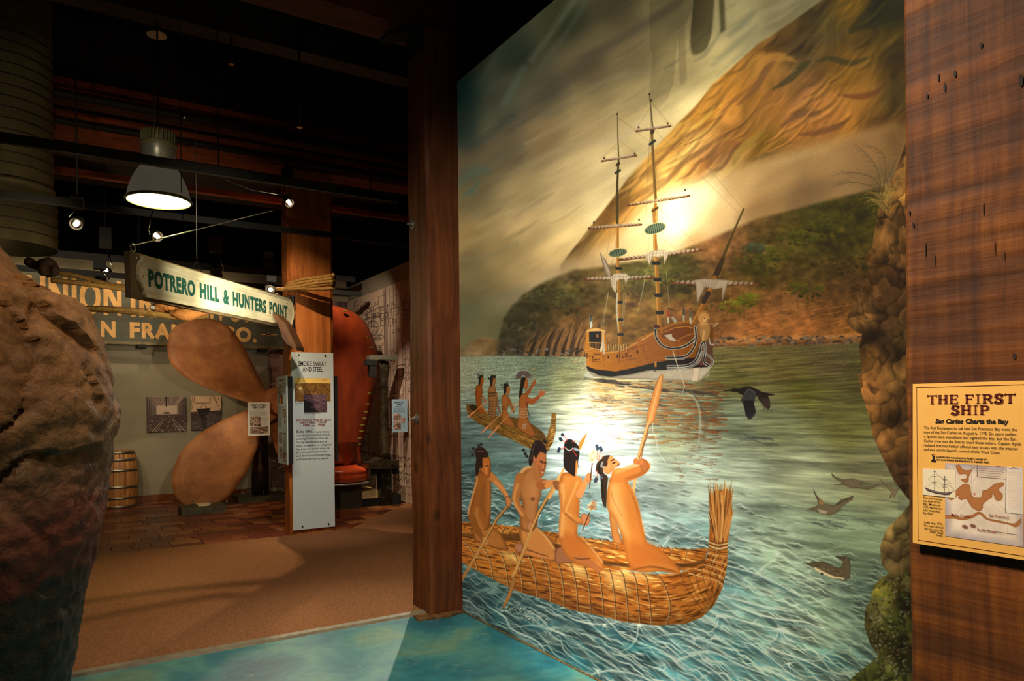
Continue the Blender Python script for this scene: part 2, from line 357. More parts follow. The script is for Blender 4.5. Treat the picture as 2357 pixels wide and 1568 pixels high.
class Canvas:
    def __init__(s, x0, y0, x1, y1, col=(128, 128, 128)):
        s.x0, s.y0, s.W, s.H = x0, y0, int(x1 - x0), int(y1 - y0)
        s.a = np.empty((s.H, s.W, 3), np.float32); s.a[:] = col
        s.clip = None
    def box(s, lo, hi, m):
        X0 = int(max(0, math.floor(lo[0] - s.x0 - m))); X1 = int(min(s.W, math.ceil(hi[0] - s.x0 + m)))
        Y0 = int(max(0, math.floor(lo[1] - s.y0 - m))); Y1 = int(min(s.H, math.ceil(hi[1] - s.y0 + m)))
        return X0, Y0, X1, Y1
    def put(s, B, m, col, alpha=1.):
        X0, Y0, X1, Y1 = B
        m = m * alpha
        if s.clip is not None: m = m * s.clip[Y0:Y1, X0:X1]
        r = s.a[Y0:Y1, X0:X1]
        c = col[Y0:Y1, X0:X1] if isinstance(col, np.ndarray) and col.ndim == 3 else np.array(col, np.float32)
        r += (c - r) * m[..., None]
    def sdf(s, P, B, step=1):
        X0, Y0, X1, Y1 = B
        h = max(2, -(-(Y1 - Y0) // step)); w = max(2, -(-(X1 - X0) // step))
        xs = np.linspace(X0, X1 - 1, w, dtype=np.float32) + s.x0; ys = np.linspace(Y0, Y1 - 1, h, dtype=np.float32) + s.y0
        X, Y = np.meshgrid(xs, ys)
        d = np.full(X.shape, 1e9, np.float32); ins = np.zeros(X.shape, bool)
        n = len(P)
        for i in range(n):
            ax, ay = P[i]; bx, by = P[(i + 1) % n]
            ex, ey = bx - ax, by - ay
            L = ex * ex + ey * ey
            if L < 1e-9: continue
            px, py = X - ax, Y - ay
            t = np.clip((px * ex + py * ey) / L, 0, 1)
            dd = (px - t * ex) ** 2 + (py - t * ey) ** 2
            np.minimum(d, dd, out=d)
            if ay != by:
                c = ((ay <= Y) != (by <= Y)) & (X < ax + (Y - ay) / (by - ay) * ex)
                ins ^= c
        d = np.sqrt(d); d[ins] *= -1
        if step > 1: d = bilin(d, Y1 - Y0, X1 - X0)
        return d
    def fill(s, P, col, f=1., alpha=1., smooth=False, edge=None, keep=False):
        """filled polygon; f feather in px; edge=(colour, width) shades inwards from the outline"""
        P = spl(P, True) if smooth else np.array(P, float)
        B = s.box(P.min(0), P.max(0), f + 1)
        if B[2] - B[0] < 2 or B[3] - B[1] < 2: return None
        area = (B[2] - B[0]) * (B[3] - B[1])
        d = s.sdf(P, B, 1 if area < 90000 else (2 if area < 300000 else 4))
        m = np.clip(.5 - d / max(f, 1e-3), 0, 1)
        if f > 3: m = m * m * (3 - 2 * m)
        s.put(B, m, col, alpha)
        if edge is not None:
            e = np.clip(1 + d / edge[1], 0, 1) ** 1.5
            s.put(B, m * e, edge[0], alpha)
        if keep:
            M = np.zeros((s.H, s.W), np.float32); M[B[1]:B[3], B[0]:B[2]] = m; return M
    def line(s, P, w, col, alpha=1., f=1., smooth=False):
        """stroke with width(s) w"""
        P = np.array(P, float)
        if smooth and len(P) > 2:
            k = len(P); P2 = spl(P, False, 5)
            if np.ndim(w): w = np.interp(np.linspace(0, k - 1, len(P2)), range(k), w)
            P = P2
        n = len(P); w = np.broadcast_to(np.array(w, float), (n,))
        mw = w.max() / 2 + f + 1
        B = s.box(P.min(0), P.max(0), mw)
        X0, Y0, X1, Y1 = B
        if X1 <= X0 or Y1 <= Y0: return
        m = np.zeros((Y1 - Y0, X1 - X0), np.float32)
        for i in range(n - 1):
            b = s.box(np.minimum(P[i], P[i + 1]), np.maximum(P[i], P[i + 1]), mw)
            if b[2] <= b[0] or b[3] <= b[1]: continue
            X = np.arange(b[0], b[2], dtype=np.float32)[None, :] + s.x0; Y = np.arange(b[1], b[3], dtype=np.float32)[:, None] + s.y0
            ax, ay = P[i]; ex, ey = P[i + 1] - P[i]; L = max(ex * ex + ey * ey, 1e-6)
            t = np.clip(((X - ax) * ex + (Y - ay) * ey) / L, 0, 1)
            d = np.sqrt((X - ax - t * ex) ** 2 + (Y - ay - t * ey) ** 2) - (w[i] + (w[i + 1] - w[i]) * t) / 2
            v = np.clip(.5 - d / f, 0, 1)
            sub = m[b[1] - Y0:b[3] - Y0, b[0] - X0:b[2] - X0]
            np.maximum(sub, v, out=sub)
        s.put(B, m, col, alpha)
    def blob(s, cx, cy, rx, ry, col, rot=0, alpha=1., f=1.5, soft=False):
        R = max(rx, ry) + f + 1
        if soft: R *= 2.2
        B = s.box((cx - R, cy - R), (cx + R, cy + R), 0)
        if B[2] <= B[0] or B[3] <= B[1]: return
        X = np.arange(B[0], B[2])[None, :] + s.x0 - cx; Y = np.arange(B[1], B[3])[:, None] + s.y0 - cy
        c, q = math.cos(rot), math.sin(rot)
        u = (X * c + Y * q) / rx; v = (-X * q + Y * c) / ry
        r = np.sqrt(u * u + v * v)
        m = np.exp(-r * r * 1.2) if soft else np.clip(.5 - (r - 1) * min(rx, ry) / f, 0, 1)
        s.put(B, m.astype(np.float32), col, alpha)

def field(pts, cv, p=3.2, step=12):
    """smooth colour field through (x, y, colour) samples"""
    h = cv.H // step + 2; w = cv.W // step + 2
    X, Y = np.meshgrid(np.linspace(0, cv.W - 1, w) + cv.x0, np.linspace(0, cv.H - 1, h) + cv.y0)
    num = np.zeros((h, w, 3)); den = np.zeros((h, w))
    for x, y, c in pts:
        k = 1 / ((X - x) ** 2 + (Y - y) ** 2 + 250) ** (p / 2)
        num += k[..., None] * np.array(c); den += k
    return bilin(num / den[..., None], cv.H, cv.W).astype(np.float32)

def TT(ox, oy, s):
    return lambda *p: [(ox + x / s, oy + y / s) for x, y in p]
def paint_mural():
    rs = np.random.RandomState(3)
    cv = Canvas(1030, -640, 2130, 1640)
    X = np.arange(cv.W, dtype=np.float32)[None, :] + cv.x0 + np.zeros((cv.H, 1), np.float32)
    Y = np.arange(cv.H, dtype=np.float32)[:, None] + cv.y0 + np.zeros((1, cv.W), np.float32)
    U, V = px_to_mural(X, Y)
    # --- sky and clouds
    sky = field([(1060,220,(18,34,30)),(1180,120,(36,42,34)),(1300,40,(44,48,34)),(1420,20,(60,56,40)),(1550,20,(95,88,62)),
        (1060,300,(30,38,34)),(1150,250,(58,60,50)),(1250,200,(70,68,54)),(1350,150,(82,74,56)),(1450,120,(112,100,72)),
        (1560,150,(156,142,102)),(1700,50,(146,138,105)),(1800,20,(112,106,80)),(1660,150,(190,176,128)),(1600,260,(220,205,155)),
        (1060,400,(90,80,62)),(1150,350,(98,88,70)),(1250,320,(134,116,86)),(1350,270,(156,138,102)),(1450,240,(164,148,110)),(1500,300,(205,188,142)),
        (1080,450,(108,100,74)),(1200,450,(164,146,108)),(1300,420,(188,168,128)),(1400,400,(202,184,142)),(1080,540,(136,116,80)),
        (1200,520,(188,164,120)),(1300,520,(216,192,142)),(1380,480,(224,206,160)),(1080,620,(118,106,76)),(1200,620,(162,142,102)),
        (1150,580,(152,132,92)),(1280,600,(196,170,124)),(1080,700,(92,86,62)),(1150,700,(118,104,74)),(1250,640,(160,138,100)),
        (1400,-300,(30,32,24)),(1800,-300,(60,60,45)),(2100,-300,(50,45,30)),(1200,-300,(14,20,18))], cv)
    n = fbm((X + Y * .9) / 150, (Y - X * -.62) / 34 , 4, 1)
    n2 = fbm((X * .85 - Y * .52) / 200, (X * .52 + Y * .85) / 46, 4, 3)
    sky *= (1 + (n2 - .5) * .42 + (n - .5) * .10)[..., None]
    cv.a[:] = sky * np.array([1.03, .99, .90], np.float32)
    wisp = [((1270,190,1400,110,1560,12),26,(62,56,42),.55),((1340,135,1440,80,1600,-20),18,(60,52,40),.5),((1160,280,1230,240,1330,170),24,(58,54,44),.4),
        ((1120,330,1190,275,1260,260),20,(80,72,58),.5),((1060,420,1085,398,1120,392),26,(62,84,72),.7),((1070,445,1085,440,1100,420),12,(58,84,76),.7),
        ((1130,385,1160,360,1200,340),16,(88,88,68),.5),((1190,290,1260,262,1340,230),14,(112,98,74),.5),((1050,345,1110,320,1180,265),20,(40,48,44),.4),
        ((1350,200,1450,170,1560,165),14,(132,118,86),.45),((1420,235,1500,215,1600,160),10,(150,134,98),.5),((1380,330,1440,310,1500,260),14,(196,178,140),.5),
        ((1640,150,1680,115,1740,60),14,(112,112,88),.6),((1680,80,1715,50,1735,28),16,(88,92,74),.6),((1560,130,1590,110,1640,60),10,(118,112,84),.5),
        ((1530,158,1545,150,1562,138),7,(86,86,66),.8),((1600,140,1625,122,1660,70),9,(96,98,76),.6),((1690,140,1730,100,1770,70),12,(132,130,100),.5),
        ((1650,175,1700,130,1740,110),9,(150,146,110),.5),((1750,30,1800,15,1850,-20),16,(150,142,108),.5),
        ((1060,560,1120,545,1200,500),14,(150,130,96),.4),((1060,600,1120,590,1190,560),12,(122,112,82),.5),((1100,520,1200,480,1300,470),20,(178,156,116),.4),
        ((1060,515,1110,490,1180,455),14,(118,106,80),.4),((1210,330,1290,290,1370,250),12,(164,142,104),.45),((1180,400,1280,350,1400,320),18,(166,146,106),.4)]
    for p, w, c, a in wisp:
        cv.line([(p[0], p[1]), (p[2], p[3]), (p[4], p[5])], [w * .4, w, w * .5], c, a * .8, f=w * .9, smooth=True)
    for k in range(160):
        x = rs.uniform(1050, 1780); y = rs.uniform(-100, 640); L = rs.uniform(25, 90)
        b = cv.a[int(np.clip(y - cv.y0, 0, cv.H - 1)), int(x - cv.x0)] * rs.choice([.84, 1.12, 1.06])
        cv.line([(x, y), (x + L * .5, y - L * .25 + rs.uniform(-4, 4)), (x + L, y - L * .58)], [1, rs.uniform(3, 11), 1], tuple(b), .45, f=7, smooth=True)
    cv.line([(1222,138),(1262,85),(1328,-10)], [9,9,16], (104,106,84), .4, f=16)
    cv.line([(1236,165),(1300,80),(1345,10)], [4,8,14], (76,84,72), .35, f=14)
    cv.line([(1162,238),(1185,195),(1206,155)], [18,16,8], (84,94,80), .4, f=16)
    # --- far grey-green ridge and low far hill
    ridge = field([(1060,720,(84,82,58)),(1150,690,(104,96,66)),(1200,670,(120,108,76)),(1100,780,(92,88,58)),(1150,760,(84,80,52)),(1250,680,(92,84,56))], cv)
    cv.fill([(1020,705),(1080,700),(1120,682),(1170,668),(1220,660),(1300,645),(1300,830),(1020,830)], ridge, f=34, alpha=.85)
    n3 = fbm(X / 22, Y / 14, 4, 2)
    lowh = field([(1060,805,(96,82,54)),(1110,785,(112,86,52)),(1140,800,(98,76,46)),(1090,815,(120,98,66))], cv) * (.72 + .55 * n3)[..., None]
    cv.fill([(1040,812),(1066,800),(1085,785),(1110,776),(1130,778),(1160,788),(1160,818),(1040,822)], lowh, f=4, smooth=False)
    # --- golden hill
    g = field([(1340,560,(152,116,64)),(1400,490,(150,106,52)),(1450,430,(168,122,58)),(1500,380,(178,132,62)),(1530,420,(226,184,104)),
        (1560,320,(172,124,54)),(1600,330,(198,152,82)),(1620,270,(168,116,46)),(1640,360,(140,96,50)),(1700,300,(152,102,46)),(1700,200,(162,110,44)),
        (1760,130,(174,122,52)),(1800,90,(140,100,46)),(1850,130,(98,76,42)),(1900,60,(84,68,32)),(1950,20,(106,78,26)),(2050,30,(40,36,14)),
        (2060,120,(66,50,20)),(1950,170,(104,72,26)),(1850,200,(134,92,48)),(1900,260,(154,100,50)),(1980,230,(126,86,36)),(2060,230,(80,62,28)),
        (2060,290,(104,70,30)),(1780,250,(152,102,46)),(1760,330,(118,84,30)),(1850,300,(150,98,44)),(1960,300,(134,88,34)),(1570,400,(215,160,80)),(1670,400,(180,140,80)),
        (1900,-200,(60,50,25)),(2100,-200,(35,30,12)),(2000,-100,(70,55,25))], cv)
    a1 = X * .62 - Y * .78; a2 = X * .78 + Y * .62      # folds run down the slope
    fold = fbm(a2 / 46 + fbm(a1 / 90, a2 / 60, 2, 5) * 2.2, a1 / 260, 4, 4)
    fine = fbm(a2 / 7, a1 / 60, 3, 6)
    g *= (1 + (fold - .5) * 1.25 + (fine - .5) * .30)[..., None]
    hill = [(1290,610),(1345,540),(1400,470),(1450,405),(1500,350),(1560,285),(1600,245),(1640,195),(1680,160),(1740,105),(1790,72),(1830,45),(1900,-5),(2000,-70),(2140,-160),(2140,700),(1290,700)]
    hm = cv.fill(hill, g, f=7, keep=True)
    cv.clip = hm
    def crest(p, w, c, a=.6, f=6):
        cv.line([(p[i], p[i + 1]) for i in range(0, len(p), 2)], [w * .3] + [w] * (len(p) // 2 - 2) + [w * .3], c, a, f=f, smooth=True)
    dk = (92,58,30)
    for p, w, c, a in [((1455,420,1500,385,1560,330,1600,300),9,dk,.55),((1470,470,1530,420,1580,370,1640,330,1700,290),12,dk,.5),((1590,330,1640,290,1680,240,1740,190),12,(110,72,38),.55),
        ((1700,240,1740,200,1770,150,1790,130),16,(104,70,44),.6),((1780,205,1820,180,1850,150,1865,142),16,(54,52,30),.75),((1880,140,1915,135,1960,145,2010,128),13,(50,48,26),.7),
        ((1800,120,1850,90,1900,90,1980,60),26,(80,62,36),.5),((1850,60,1900,30,1960,0),22,(70,58,28),.5),((1960,70,2010,40,2080,30),50,(34,34,16),.55),((2000,20,2060,-40,2120,-80),40,(30,28,14),.5),
        ((1800,290,1840,262,1880,262,1890,262),18,(96,68,46),.65),((1840,310,1880,305,1930,290,1955,270),14,(92,58,38),.6),((1930,218,1975,222,2010,215,2030,200),14,(92,52,32),.65),
        ((1628,385,1640,360,1670,340,1700,330),34,(128,82,42),.6),((1632,390,1660,388,1690,345,1705,330),8,(84,56,34),.6),((1730,370,1760,358,1790,350),12,(84,64,36),.55),
        ((1560,350,1620,290,1660,270),9,(112,68,34),.5),((1590,390,1620,370,1610,410,1580,425),16,(180,110,50),.5),((1560,440,1580,410,1600,380),12,(150,88,40),.5),
        ((1400,500,1450,460,1500,430,1530,410),14,(120,82,40),.5),((1340,560,1390,520,1420,500,1470,450),12,(110,76,38),.45),((1900,200,1860,210,1830,240,1800,270),16,(158,104,62),.5),
        ((1640,250,1690,190,1720,150,1760,120),12,(190,136,62),.45),((1720,190,1760,140,1800,130,1830,140),20,(180,128,58),.5),((1480,430,1540,370,1600,330,1660,280),8,(214,168,92),.5),
        ((1560,470,1610,420,1680,390,1740,330),10,(196,166,92),.4),((1745,360,1800,310,1860,280,1930,240),14,(176,122,60),.45),((1760,300,1700,350,1690,380),20,(146,124,58),.5)]:
        crest(p, w, c, a)
    for k in range(70):    # gullies and sunlit ribs
        x = rs.uniform(1420, 2080); y = rs.uniform(-40, 400); L = rs.uniform(40, 130); t_ = rs.uniform(4, 11)
        b = g[int(np.clip(y - cv.y0, 0, cv.H - 1)), int(x - cv.x0)]
        p_ = [(x, y), (x - L * .32, y + L * .38), (x - L * .75, y + L * .62)]
        cv.line(p_, [1, t_, 1], tuple(b * .58), .5, f=t_ * .7, smooth=True); cv.line([(a_ - t_ * .8, b_ - t_ * .5) for a_, b_ in p_], [1, t_ * .8, 1], tuple(np.clip(b * 1.32 + 6, 0, 255)), .5, f=t_ * .6, smooth=True)
    for k in range(420):   # dry grass brush marks down the slope
        x = rs.uniform(1330, 2090); y = rs.uniform(-60, 480); L = rs.uniform(12, 46)
        b = g[int(np.clip(y - cv.y0, 0, cv.H - 1)), int(x - cv.x0)] * rs.choice([.74, .85, 1.15, 1.22])
        cv.line([(x, y), (x - L * .75, y + L * .66)], [rs.uniform(1, 4), 1], tuple(b), .5, f=2.5)
    cv.clip = None
    # --- fog under the hill
    fog = field([(1480,500,(236,208,146)),(1560,450,(255,240,180)),(1620,450,(255,232,168)),(1560,520,(255,236,182)),(1700,420,(190,152,98)),
        (1800,400,(172,132,82)),(1900,370,(166,126,76)),(2000,330,(150,110,66)),(2070,330,(116,84,46)),(1750,480,(158,120,72)),(1850,450,(130,100,62)),
        (1400,560,(226,190,130)),(1350,620,(190,156,106)),(1320,640,(150,126,86)),(1660,500,(204,166,110)),(2060,420,(100,78,48)),(1480,570,(240,205,140)),(1600,560,(190,150,95)),(1250,640,(166,142,102)),(1180,680,(120,104,76))], cv)
    fog *= (1 + (n2 - .5) * .25)[..., None]
    cv.fill([(1150,690),(1230,640),(1300,600),(1340,592),(1400,560),(1450,515),(1500,470),(1560,432),(1640,405),(1700,400),(1800,350),(1900,325),(2000,300),(2140,265),(2140,700),(1150,700)], fog, f=52)
    for p, w, c, a in [((1440,540,1500,470,1560,440),20,(250,226,160),.5),((1640,430,1720,390,1800,370,1900,345),16,(206,170,112),.4),((1850,350,1950,320,2060,290),14,(190,146,92),.4),
        ((1820,470,1900,430,2000,400),30,(112,86,56),.45),((1700,500,1760,470,1850,455),24,(142,106,64),.5)]:
        crest(p, w, c, a, f=26)
    # --- lower wooded hillside
    low = field([(1180,730,(60,54,34)),(1240,690,(64,58,36)),(1300,650,(86,72,44)),(1340,680,(88,74,40)),(1250,760,(54,44,30)),(1300,740,(104,74,42)),(1330,700,(112,78,42)),
        (1400,650,(112,88,50)),(1450,700,(122,88,48)),(1450,640,(98,86,44)),(1500,620,(104,92,48)),(1560,620,(82,74,36)),(1560,660,(68,58,30)),(1480,760,(128,92,48)),
        (1560,720,(128,84,46)),(1620,650,(84,60,30)),(1640,570,(124,82,46)),(1700,560,(106,72,40)),(1740,580,(78,62,30)),(1700,700,(112,74,38)),(1750,620,(70,58,22)),
        (1850,560,(68,58,22)),(1900,500,(60,54,20)),(2000,500,(58,50,18)),(1950,560,(60,50,18)),(1850,640,(74,56,26)),(1950,640,(70,48,24)),(1800,700,(112,72,38)),
        (1900,730,(106,66,32)),(1750,750,(152,92,46)),(1850,760,(138,84,40)),(1950,750,(112,70,28)),(1700,790,(150,95,50)),(1900,785,(130,82,40)),(1640,790,(120,75,40)),
        (1200,790,(56,50,36)),(1300,790,(120,84,50)),(1340,790,(140,98,56))], cv)
    fol = fbm(X / 13, Y / 9, 4, 6); fol2 = fbm(X / 38, Y / 24, 3, 2)
    low *= (1 + (fol - .5) * .62 + (fol2 - .5) * .55)[..., None]
    lowp = [(1140,826),(1143,800),(1152,760),(1160,735),(1180,705),(1205,680),(1232,660),(1275,640),(1320,622),(1380,615),(1440,606),(1500,596),(1560,580),(1620,556),(1680,530),(1740,505),(1800,490),(1880,468),(1960,448),(2040,430),(2140,415),(2140,800),(1640,806),(1350,826)]
    lm = cv.fill(lowp, low, f=13, keep=True)
    cv.clip = lm
    for k in range(900):      # tree crowns: dark and lit dabs
        t = rs.rand()
        if t < .42: x = rs.uniform(1150, 1340); y = rs.uniform(650, 780); 
        else: x = rs.uniform(1380, 2000); y = 720 - (x - 1380) * .2 + rs.uniform(-110, 40)
        if y > 735 and x > 1400: continue
        if x < 1340 and y > 700 + (1340 - x) * .45: continue
        r = rs.uniform(3, 10)
        b = low[int(y - cv.y0), int(x - cv.x0)]
        k2 = rs.choice([.62, .75, 1.15, 1.35]); c = b * k2 * np.array([1, 1.03, .9])
        cv.blob(x, y, r * 1.3, r * .8, tuple(c), rs.uniform(-.5, .3), .38, f=4)
    # shaded slope across the steep wood
    crest((1165,760,1190,720,1240,690,1300,665), 30, (48,44,30), .45, 18)
    crest((1200,770,1260,745,1300,710,1340,690), 26, (70,60,34), .5, 14)
    # cliffs
    for k in range(34):
        x = 1205 + k * 4.6 + rs.uniform(-3, 3); top = 770 - (x - 1205) * .16 + rs.uniform(-14, 14)
        q = (x - 1200) / 155
        c = [(64,52,40),(150,106,62),(176,124,70),(60,44,34)][k % 4]
        c = tuple(np.array(c) * (.65 + .35 * q))
        cv.line([(x + 18 + rs.uniform(0, 12), top), (x + 8, (top + 812) / 2), (x, 818)], [2, rs.uniform(3, 7), rs.uniform(4, 9)], c, .75, f=2.5, smooth=True)
    for k in range(60):
        x = rs.uniform(1150, 1350); y = rs.uniform(803, 818)
        cv.blob(x, y, rs.uniform(2, 6), rs.uniform(1.5, 3.5), tuple(np.array(rs.choice([36, 60, 96, 120])) * np.array([1, .88, .74])), rs.uniform(-.4, .4), .7)
    # bright bushes and single trees
    def tree(cx, cy, rx, ry, c1, c2, nb=70):
        for k in range(nb):
            a = rs.uniform(0, 6.28); r = math.sqrt(rs.rand())
            x = cx + rx * r * math.cos(a); y = cy + ry * r * math.sin(a)
            q = np.clip(.5 - (y - cy) / ry * .5 + rs.uniform(-.3, .3), 0, 1)
            c = np.array(c1) * q + np.array(c2) * (1 - q)
            cv.blob(x, y, rs.uniform(2, 6), rs.uniform(1.5, 4), tuple(c), rs.uniform(-.5, .5), .7)
    for x in (1676,1686,1700,1712,1725,1836,1858,1870): cv.line([(x, 672 + (x > 1800) * 12), (x + rs.uniform(-3, 3), 738 - (x > 1800) * 25)], [2, 1.4], (70,52,26), .6)
    tree(1690,705,34,16,(116,112,30),(66,60,18)); tree(1725,690,28,16,(106,104,28),(58,54,18)); tree(1850,668,46,20,(84,80,24),(42,38,14)); tree(1775,585,42,16,(80,80,26),(48,44,16))
    tree(1838,548,50,18,(82,78,24),(46,42,16)); tree(1740,610,50,22,(78,74,26),(50,44,18)); tree(1920,520,60,30,(68,66,18),(34,30,10)); tree(1735,572,26,12,(72,76,50),(52,46,26))
    tree(2000,480,60,26,(62,60,18),(34,30,10)); tree(1950,600,60,30,(60,50,24),(40,32,14), 60); tree(1500,640,60,24,(96,96,44),(58,52,26)); tree(1440,660,50,20,(108,98,50),(66,56,30)); tree(1580,640,50,30,(74,70,34),(44,38,20))
    tree(1260,690,60,30,(86,80,46),(42,38,26), 120); tree(1310,700,40,24,(98,92,50),(48,40,26), 90); tree(1200,740,40,30,(66,60,38),(38,34,26), 90)
    cv.clip = None
    # dry slope strokes and rocky shore
    for k in range(260):
        x = rs.uniform(1600, 2000); y = rs.uniform(700, 785); L = rs.uniform(10, 50)
        c = np.array([(176,112,56),(120,74,38),(96,60,34),(200,136,72)][rs.randint(4)]) * rs.uniform(.8, 1.05)
        cv.line([(x, y), (x + L, y - L * .22)], [rs.uniform(1, 3), 1], tuple(c), .35, f=2)
    cv.line([(1640,790),(1700,782),(1800,780),(1900,776),(1990,770)], [6,12,10,8,6], (196,134,76), .6, f=7)
    cv.line([(1640,796),(1800,792),(1990,786)], 4, (60,44,32), .6, f=4)
    for k in range(170):
        x = rs.uniform(1640, 2000); y = rs.uniform(776, 797) - (x - 1640) * .008
        c = np.array([(52,42,34),(86,70,54),(120,98,72),(140,92,52)][rs.randint(4)])
        cv.blob(x, y, rs.uniform(2, 8), rs.uniform(1.5, 4), tuple(c), rs.uniform(-.2, .2), .75)
    for k in range(14):
        x = 1860 + rs.uniform(0, 110); y = 690 + rs.uniform(0, 40)
        cv.line([(x - 4, y - 2), (x, y), (x + 5, y - 3)], 1.2, (48,34,22), .8)
    # --- water
    wat = field([(1070,850,(120,120,94)),(1150,840,(114,120,96)),(1250,840,(98,106,82)),(1300,870,(142,140,96)),(1400,890,(226,200,140)),(1350,930,(240,234,190)),
        (1400,1000,(255,255,240)),(1200,900,(112,120,98)),(1100,1000,(68,80,72)),(1080,1100,(48,64,60)),(1180,1100,(70,88,82)),(1300,1050,(196,208,194)),
        (1450,1050,(216,226,206)),(1450,1200,(164,184,170)),(1550,1000,(150,152,116)),(1600,1100,(178,186,160)),(1600,1250,(126,150,136)),(1700,820,(106,92,52)),
        (1800,850,(96,80,42)),(1900,840,(86,72,42)),(1700,880,(88,80,40)),(1850,900,(88,82,34)),(1980,880,(70,62,32)),(1700,950,(122,126,96)),(1800,970,(112,112,76)),
        (1950,980,(86,82,42)),(1700,1100,(162,166,136)),(1850,1080,(142,142,108)),(2000,1080,(106,102,70)),(1800,1250,(130,142,112)),(1950,1250,(106,116,86)),
        (1750,1400,(118,140,118)),(1900,1450,(106,120,94)),(2000,1400,(76,90,72)),(1700,1530,(84,132,124)),(1500,1530,(96,146,140)),(1400,1480,(80,122,118)),
        (1250,1430,(60,86,82)),(1100,1400,(36,54,52)),(1150,1480,(40,84,84)),(1900,1550,(64,100,92)),(1300,1550,(44,98,100)),(1600,1450,(110,140,128)),(1640,1340,(110,136,126)),
        (1200,1010,(90,104,94)),(1330,1200,(120,150,142)),(1230,1200,(60,84,78))], cv)
    q = 1 / np.maximum(1.98 - V + .08, .05)
    st = fbm(U * q * 2.6, q * 26 + U * .8, 4, 1); st2 = fbm(U * q * 7, q * 70, 3, 5)
    wave = fbm(U * q * 6.5 + st * 1.4, q * 21 + st * 1.6, 4, 2)
    near = np.clip((1.28 - V) / .35, 0, 1) * np.clip(1.25 - (U_MAX - U) * 0 - np.clip((X - 1600) / 500, 0, 1) * np.clip((1420 - Y) / 160, 0, 1) * 1.2, 0.12, 1)
    near = near.astype(np.float32)
    wat *= (1 + (st - .5) * (.9 - .5 * near) + (st2 - .5) * .34 + (wave - .5) * 1.0 * near)[..., None]
    wx = U * q * 9.5 + 1.3 * fbm(U * q * 3, q * 10, 3, 3); wy = q * 23 + 2.0 * fbm(U * q * 4, q * 9, 3, 4)
    r1 = 1 - np.abs(2 * noise(wx, wy, 5) - 1); r2 = 1 - np.abs(2 * noise(wx * 1.9 + 3, wy * 1.7 + 9, 6) - 1)
    foam = np.clip((np.clip(r1 - .80, 0, 1) / .20) ** 2.2 * 1.0 + (np.clip(r2 - .84, 0, 1) / .16) ** 2.0 * .6, 0, 1)
    foam *= near * (.35 + .9 * np.clip(wave * 1.5 - .3, 0, 1))
    lit = field([(1100,1050,(150,160,140)),(1100,1400,(110,122,108)),(1400,1300,(240,245,225)),(1500,1480,(236,236,206)),(1800,1400,(200,206,172)),(2000,1400,(130,140,112)),(1300,1500,(170,180,156)),(1300,1150,(210,220,205))], cv, step=24)
    wat += (lit - wat) * foam[..., None]
    shore = [(1020,824),(1150,819),(1350,822),(1640,799),(1800,796),(2000,790),(2140,784),(2140,1660),(1020,1660)]
    wm = cv.fill(shore, np.clip(wat, 0, 255), f=2.5, keep=True)
    cv.clip = wm
    for k in range(1500):   # level brush strokes of the calm water, along the painting's own horizontal
        x = rs.uniform(1060, 2090); y = 826 + rs.rand() ** 1.1 * 560
        if x < 1300 and y > 1010: continue
        L = rs.uniform(10, 46) * (.6 + (y - 820) / 500)
        sl = (y - 944) / (x - 157)
        b = cv.a[int(y - cv.y0), int(x - cv.x0)]; k2 = rs.choice([.62, .78, 1.18, 1.35])
        c = np.clip(b * k2, 0, 255)
        if x > 1600 and y < 930 and rs.rand() < .4: c = np.array([(140,90,42),(96,104,44),(128,134,104),(60,50,28)][rs.randint(4)]) * .95
        if 1200 < x < 1350 and y < 900 and rs.rand() < .35: c = np.array([(190,140,78),(70,84,66),(176,176,96)][rs.randint(3)])
        cv.line([(x, y), (x + L / 2, y + sl * L / 2 + rs.uniform(-1, 1)), (x + L, y + sl * L)], [.6, rs.uniform(1.2, 3.2), .6], tuple(c), .5, f=1.4)
    # reflections under the ship
    for k in range(620):
        x = rs.uniform(1345, 1640); y = rs.uniform(876, 1020); L = rs.uniform(12, 44)
        t = (x - 1350) / 290
        if y > 925 + t * 100 and rs.rand() < .75: continue
        c = np.array((222,166,90)) * (1 - t) + np.array((112,56,24)) * t
        if rs.rand() < .16: c = np.array((66,50,44))
        cv.line([(x, y), (x + L, y + .06 * L)], [.8, 3], tuple(c * rs.uniform(.85, 1.15)), .68 if t > .35 else .42, f=1.6)
    for k in range(90):
        t = rs.rand(); x = 1350 + 280 * t + rs.uniform(-10, 10); y = 868 + 38 * t ** .7 + rs.uniform(-4, 6)
        cv.line([(x, y), (x + rs.uniform(10, 34), y + 2)], [1, 3], (60,52,46), .55, f=1.5)
    for k in range(60):
        x = rs.uniform(1540, 1640); y = rs.uniform(1010, 1110); L = rs.uniform(6, 24)
        cv.line([(x, y), (x + L, y + .1 * L)], [.8, 2.4], (112,62,30), .5, f=1.3)
    for k in range(50):
        x = rs.uniform(1350, 1400); y = rs.uniform(908, 958); cv.line([(x, y), (x + rs.uniform(6, 20), y + 1)], [1, 2.5], (104,72,70), .35, f=1.3)
    cv.line([(1540,898),(1580,905),(1606,930),(1612,980),(1604,1040)], [2,3,5,5,2], (170,176,148), .6, f=3, smooth=True)
    cv.line([(1560,885),(1590,900),(1622,950),(1620,1010)], [2,4,5,2], (90,92,76), .55, f=3, smooth=True)
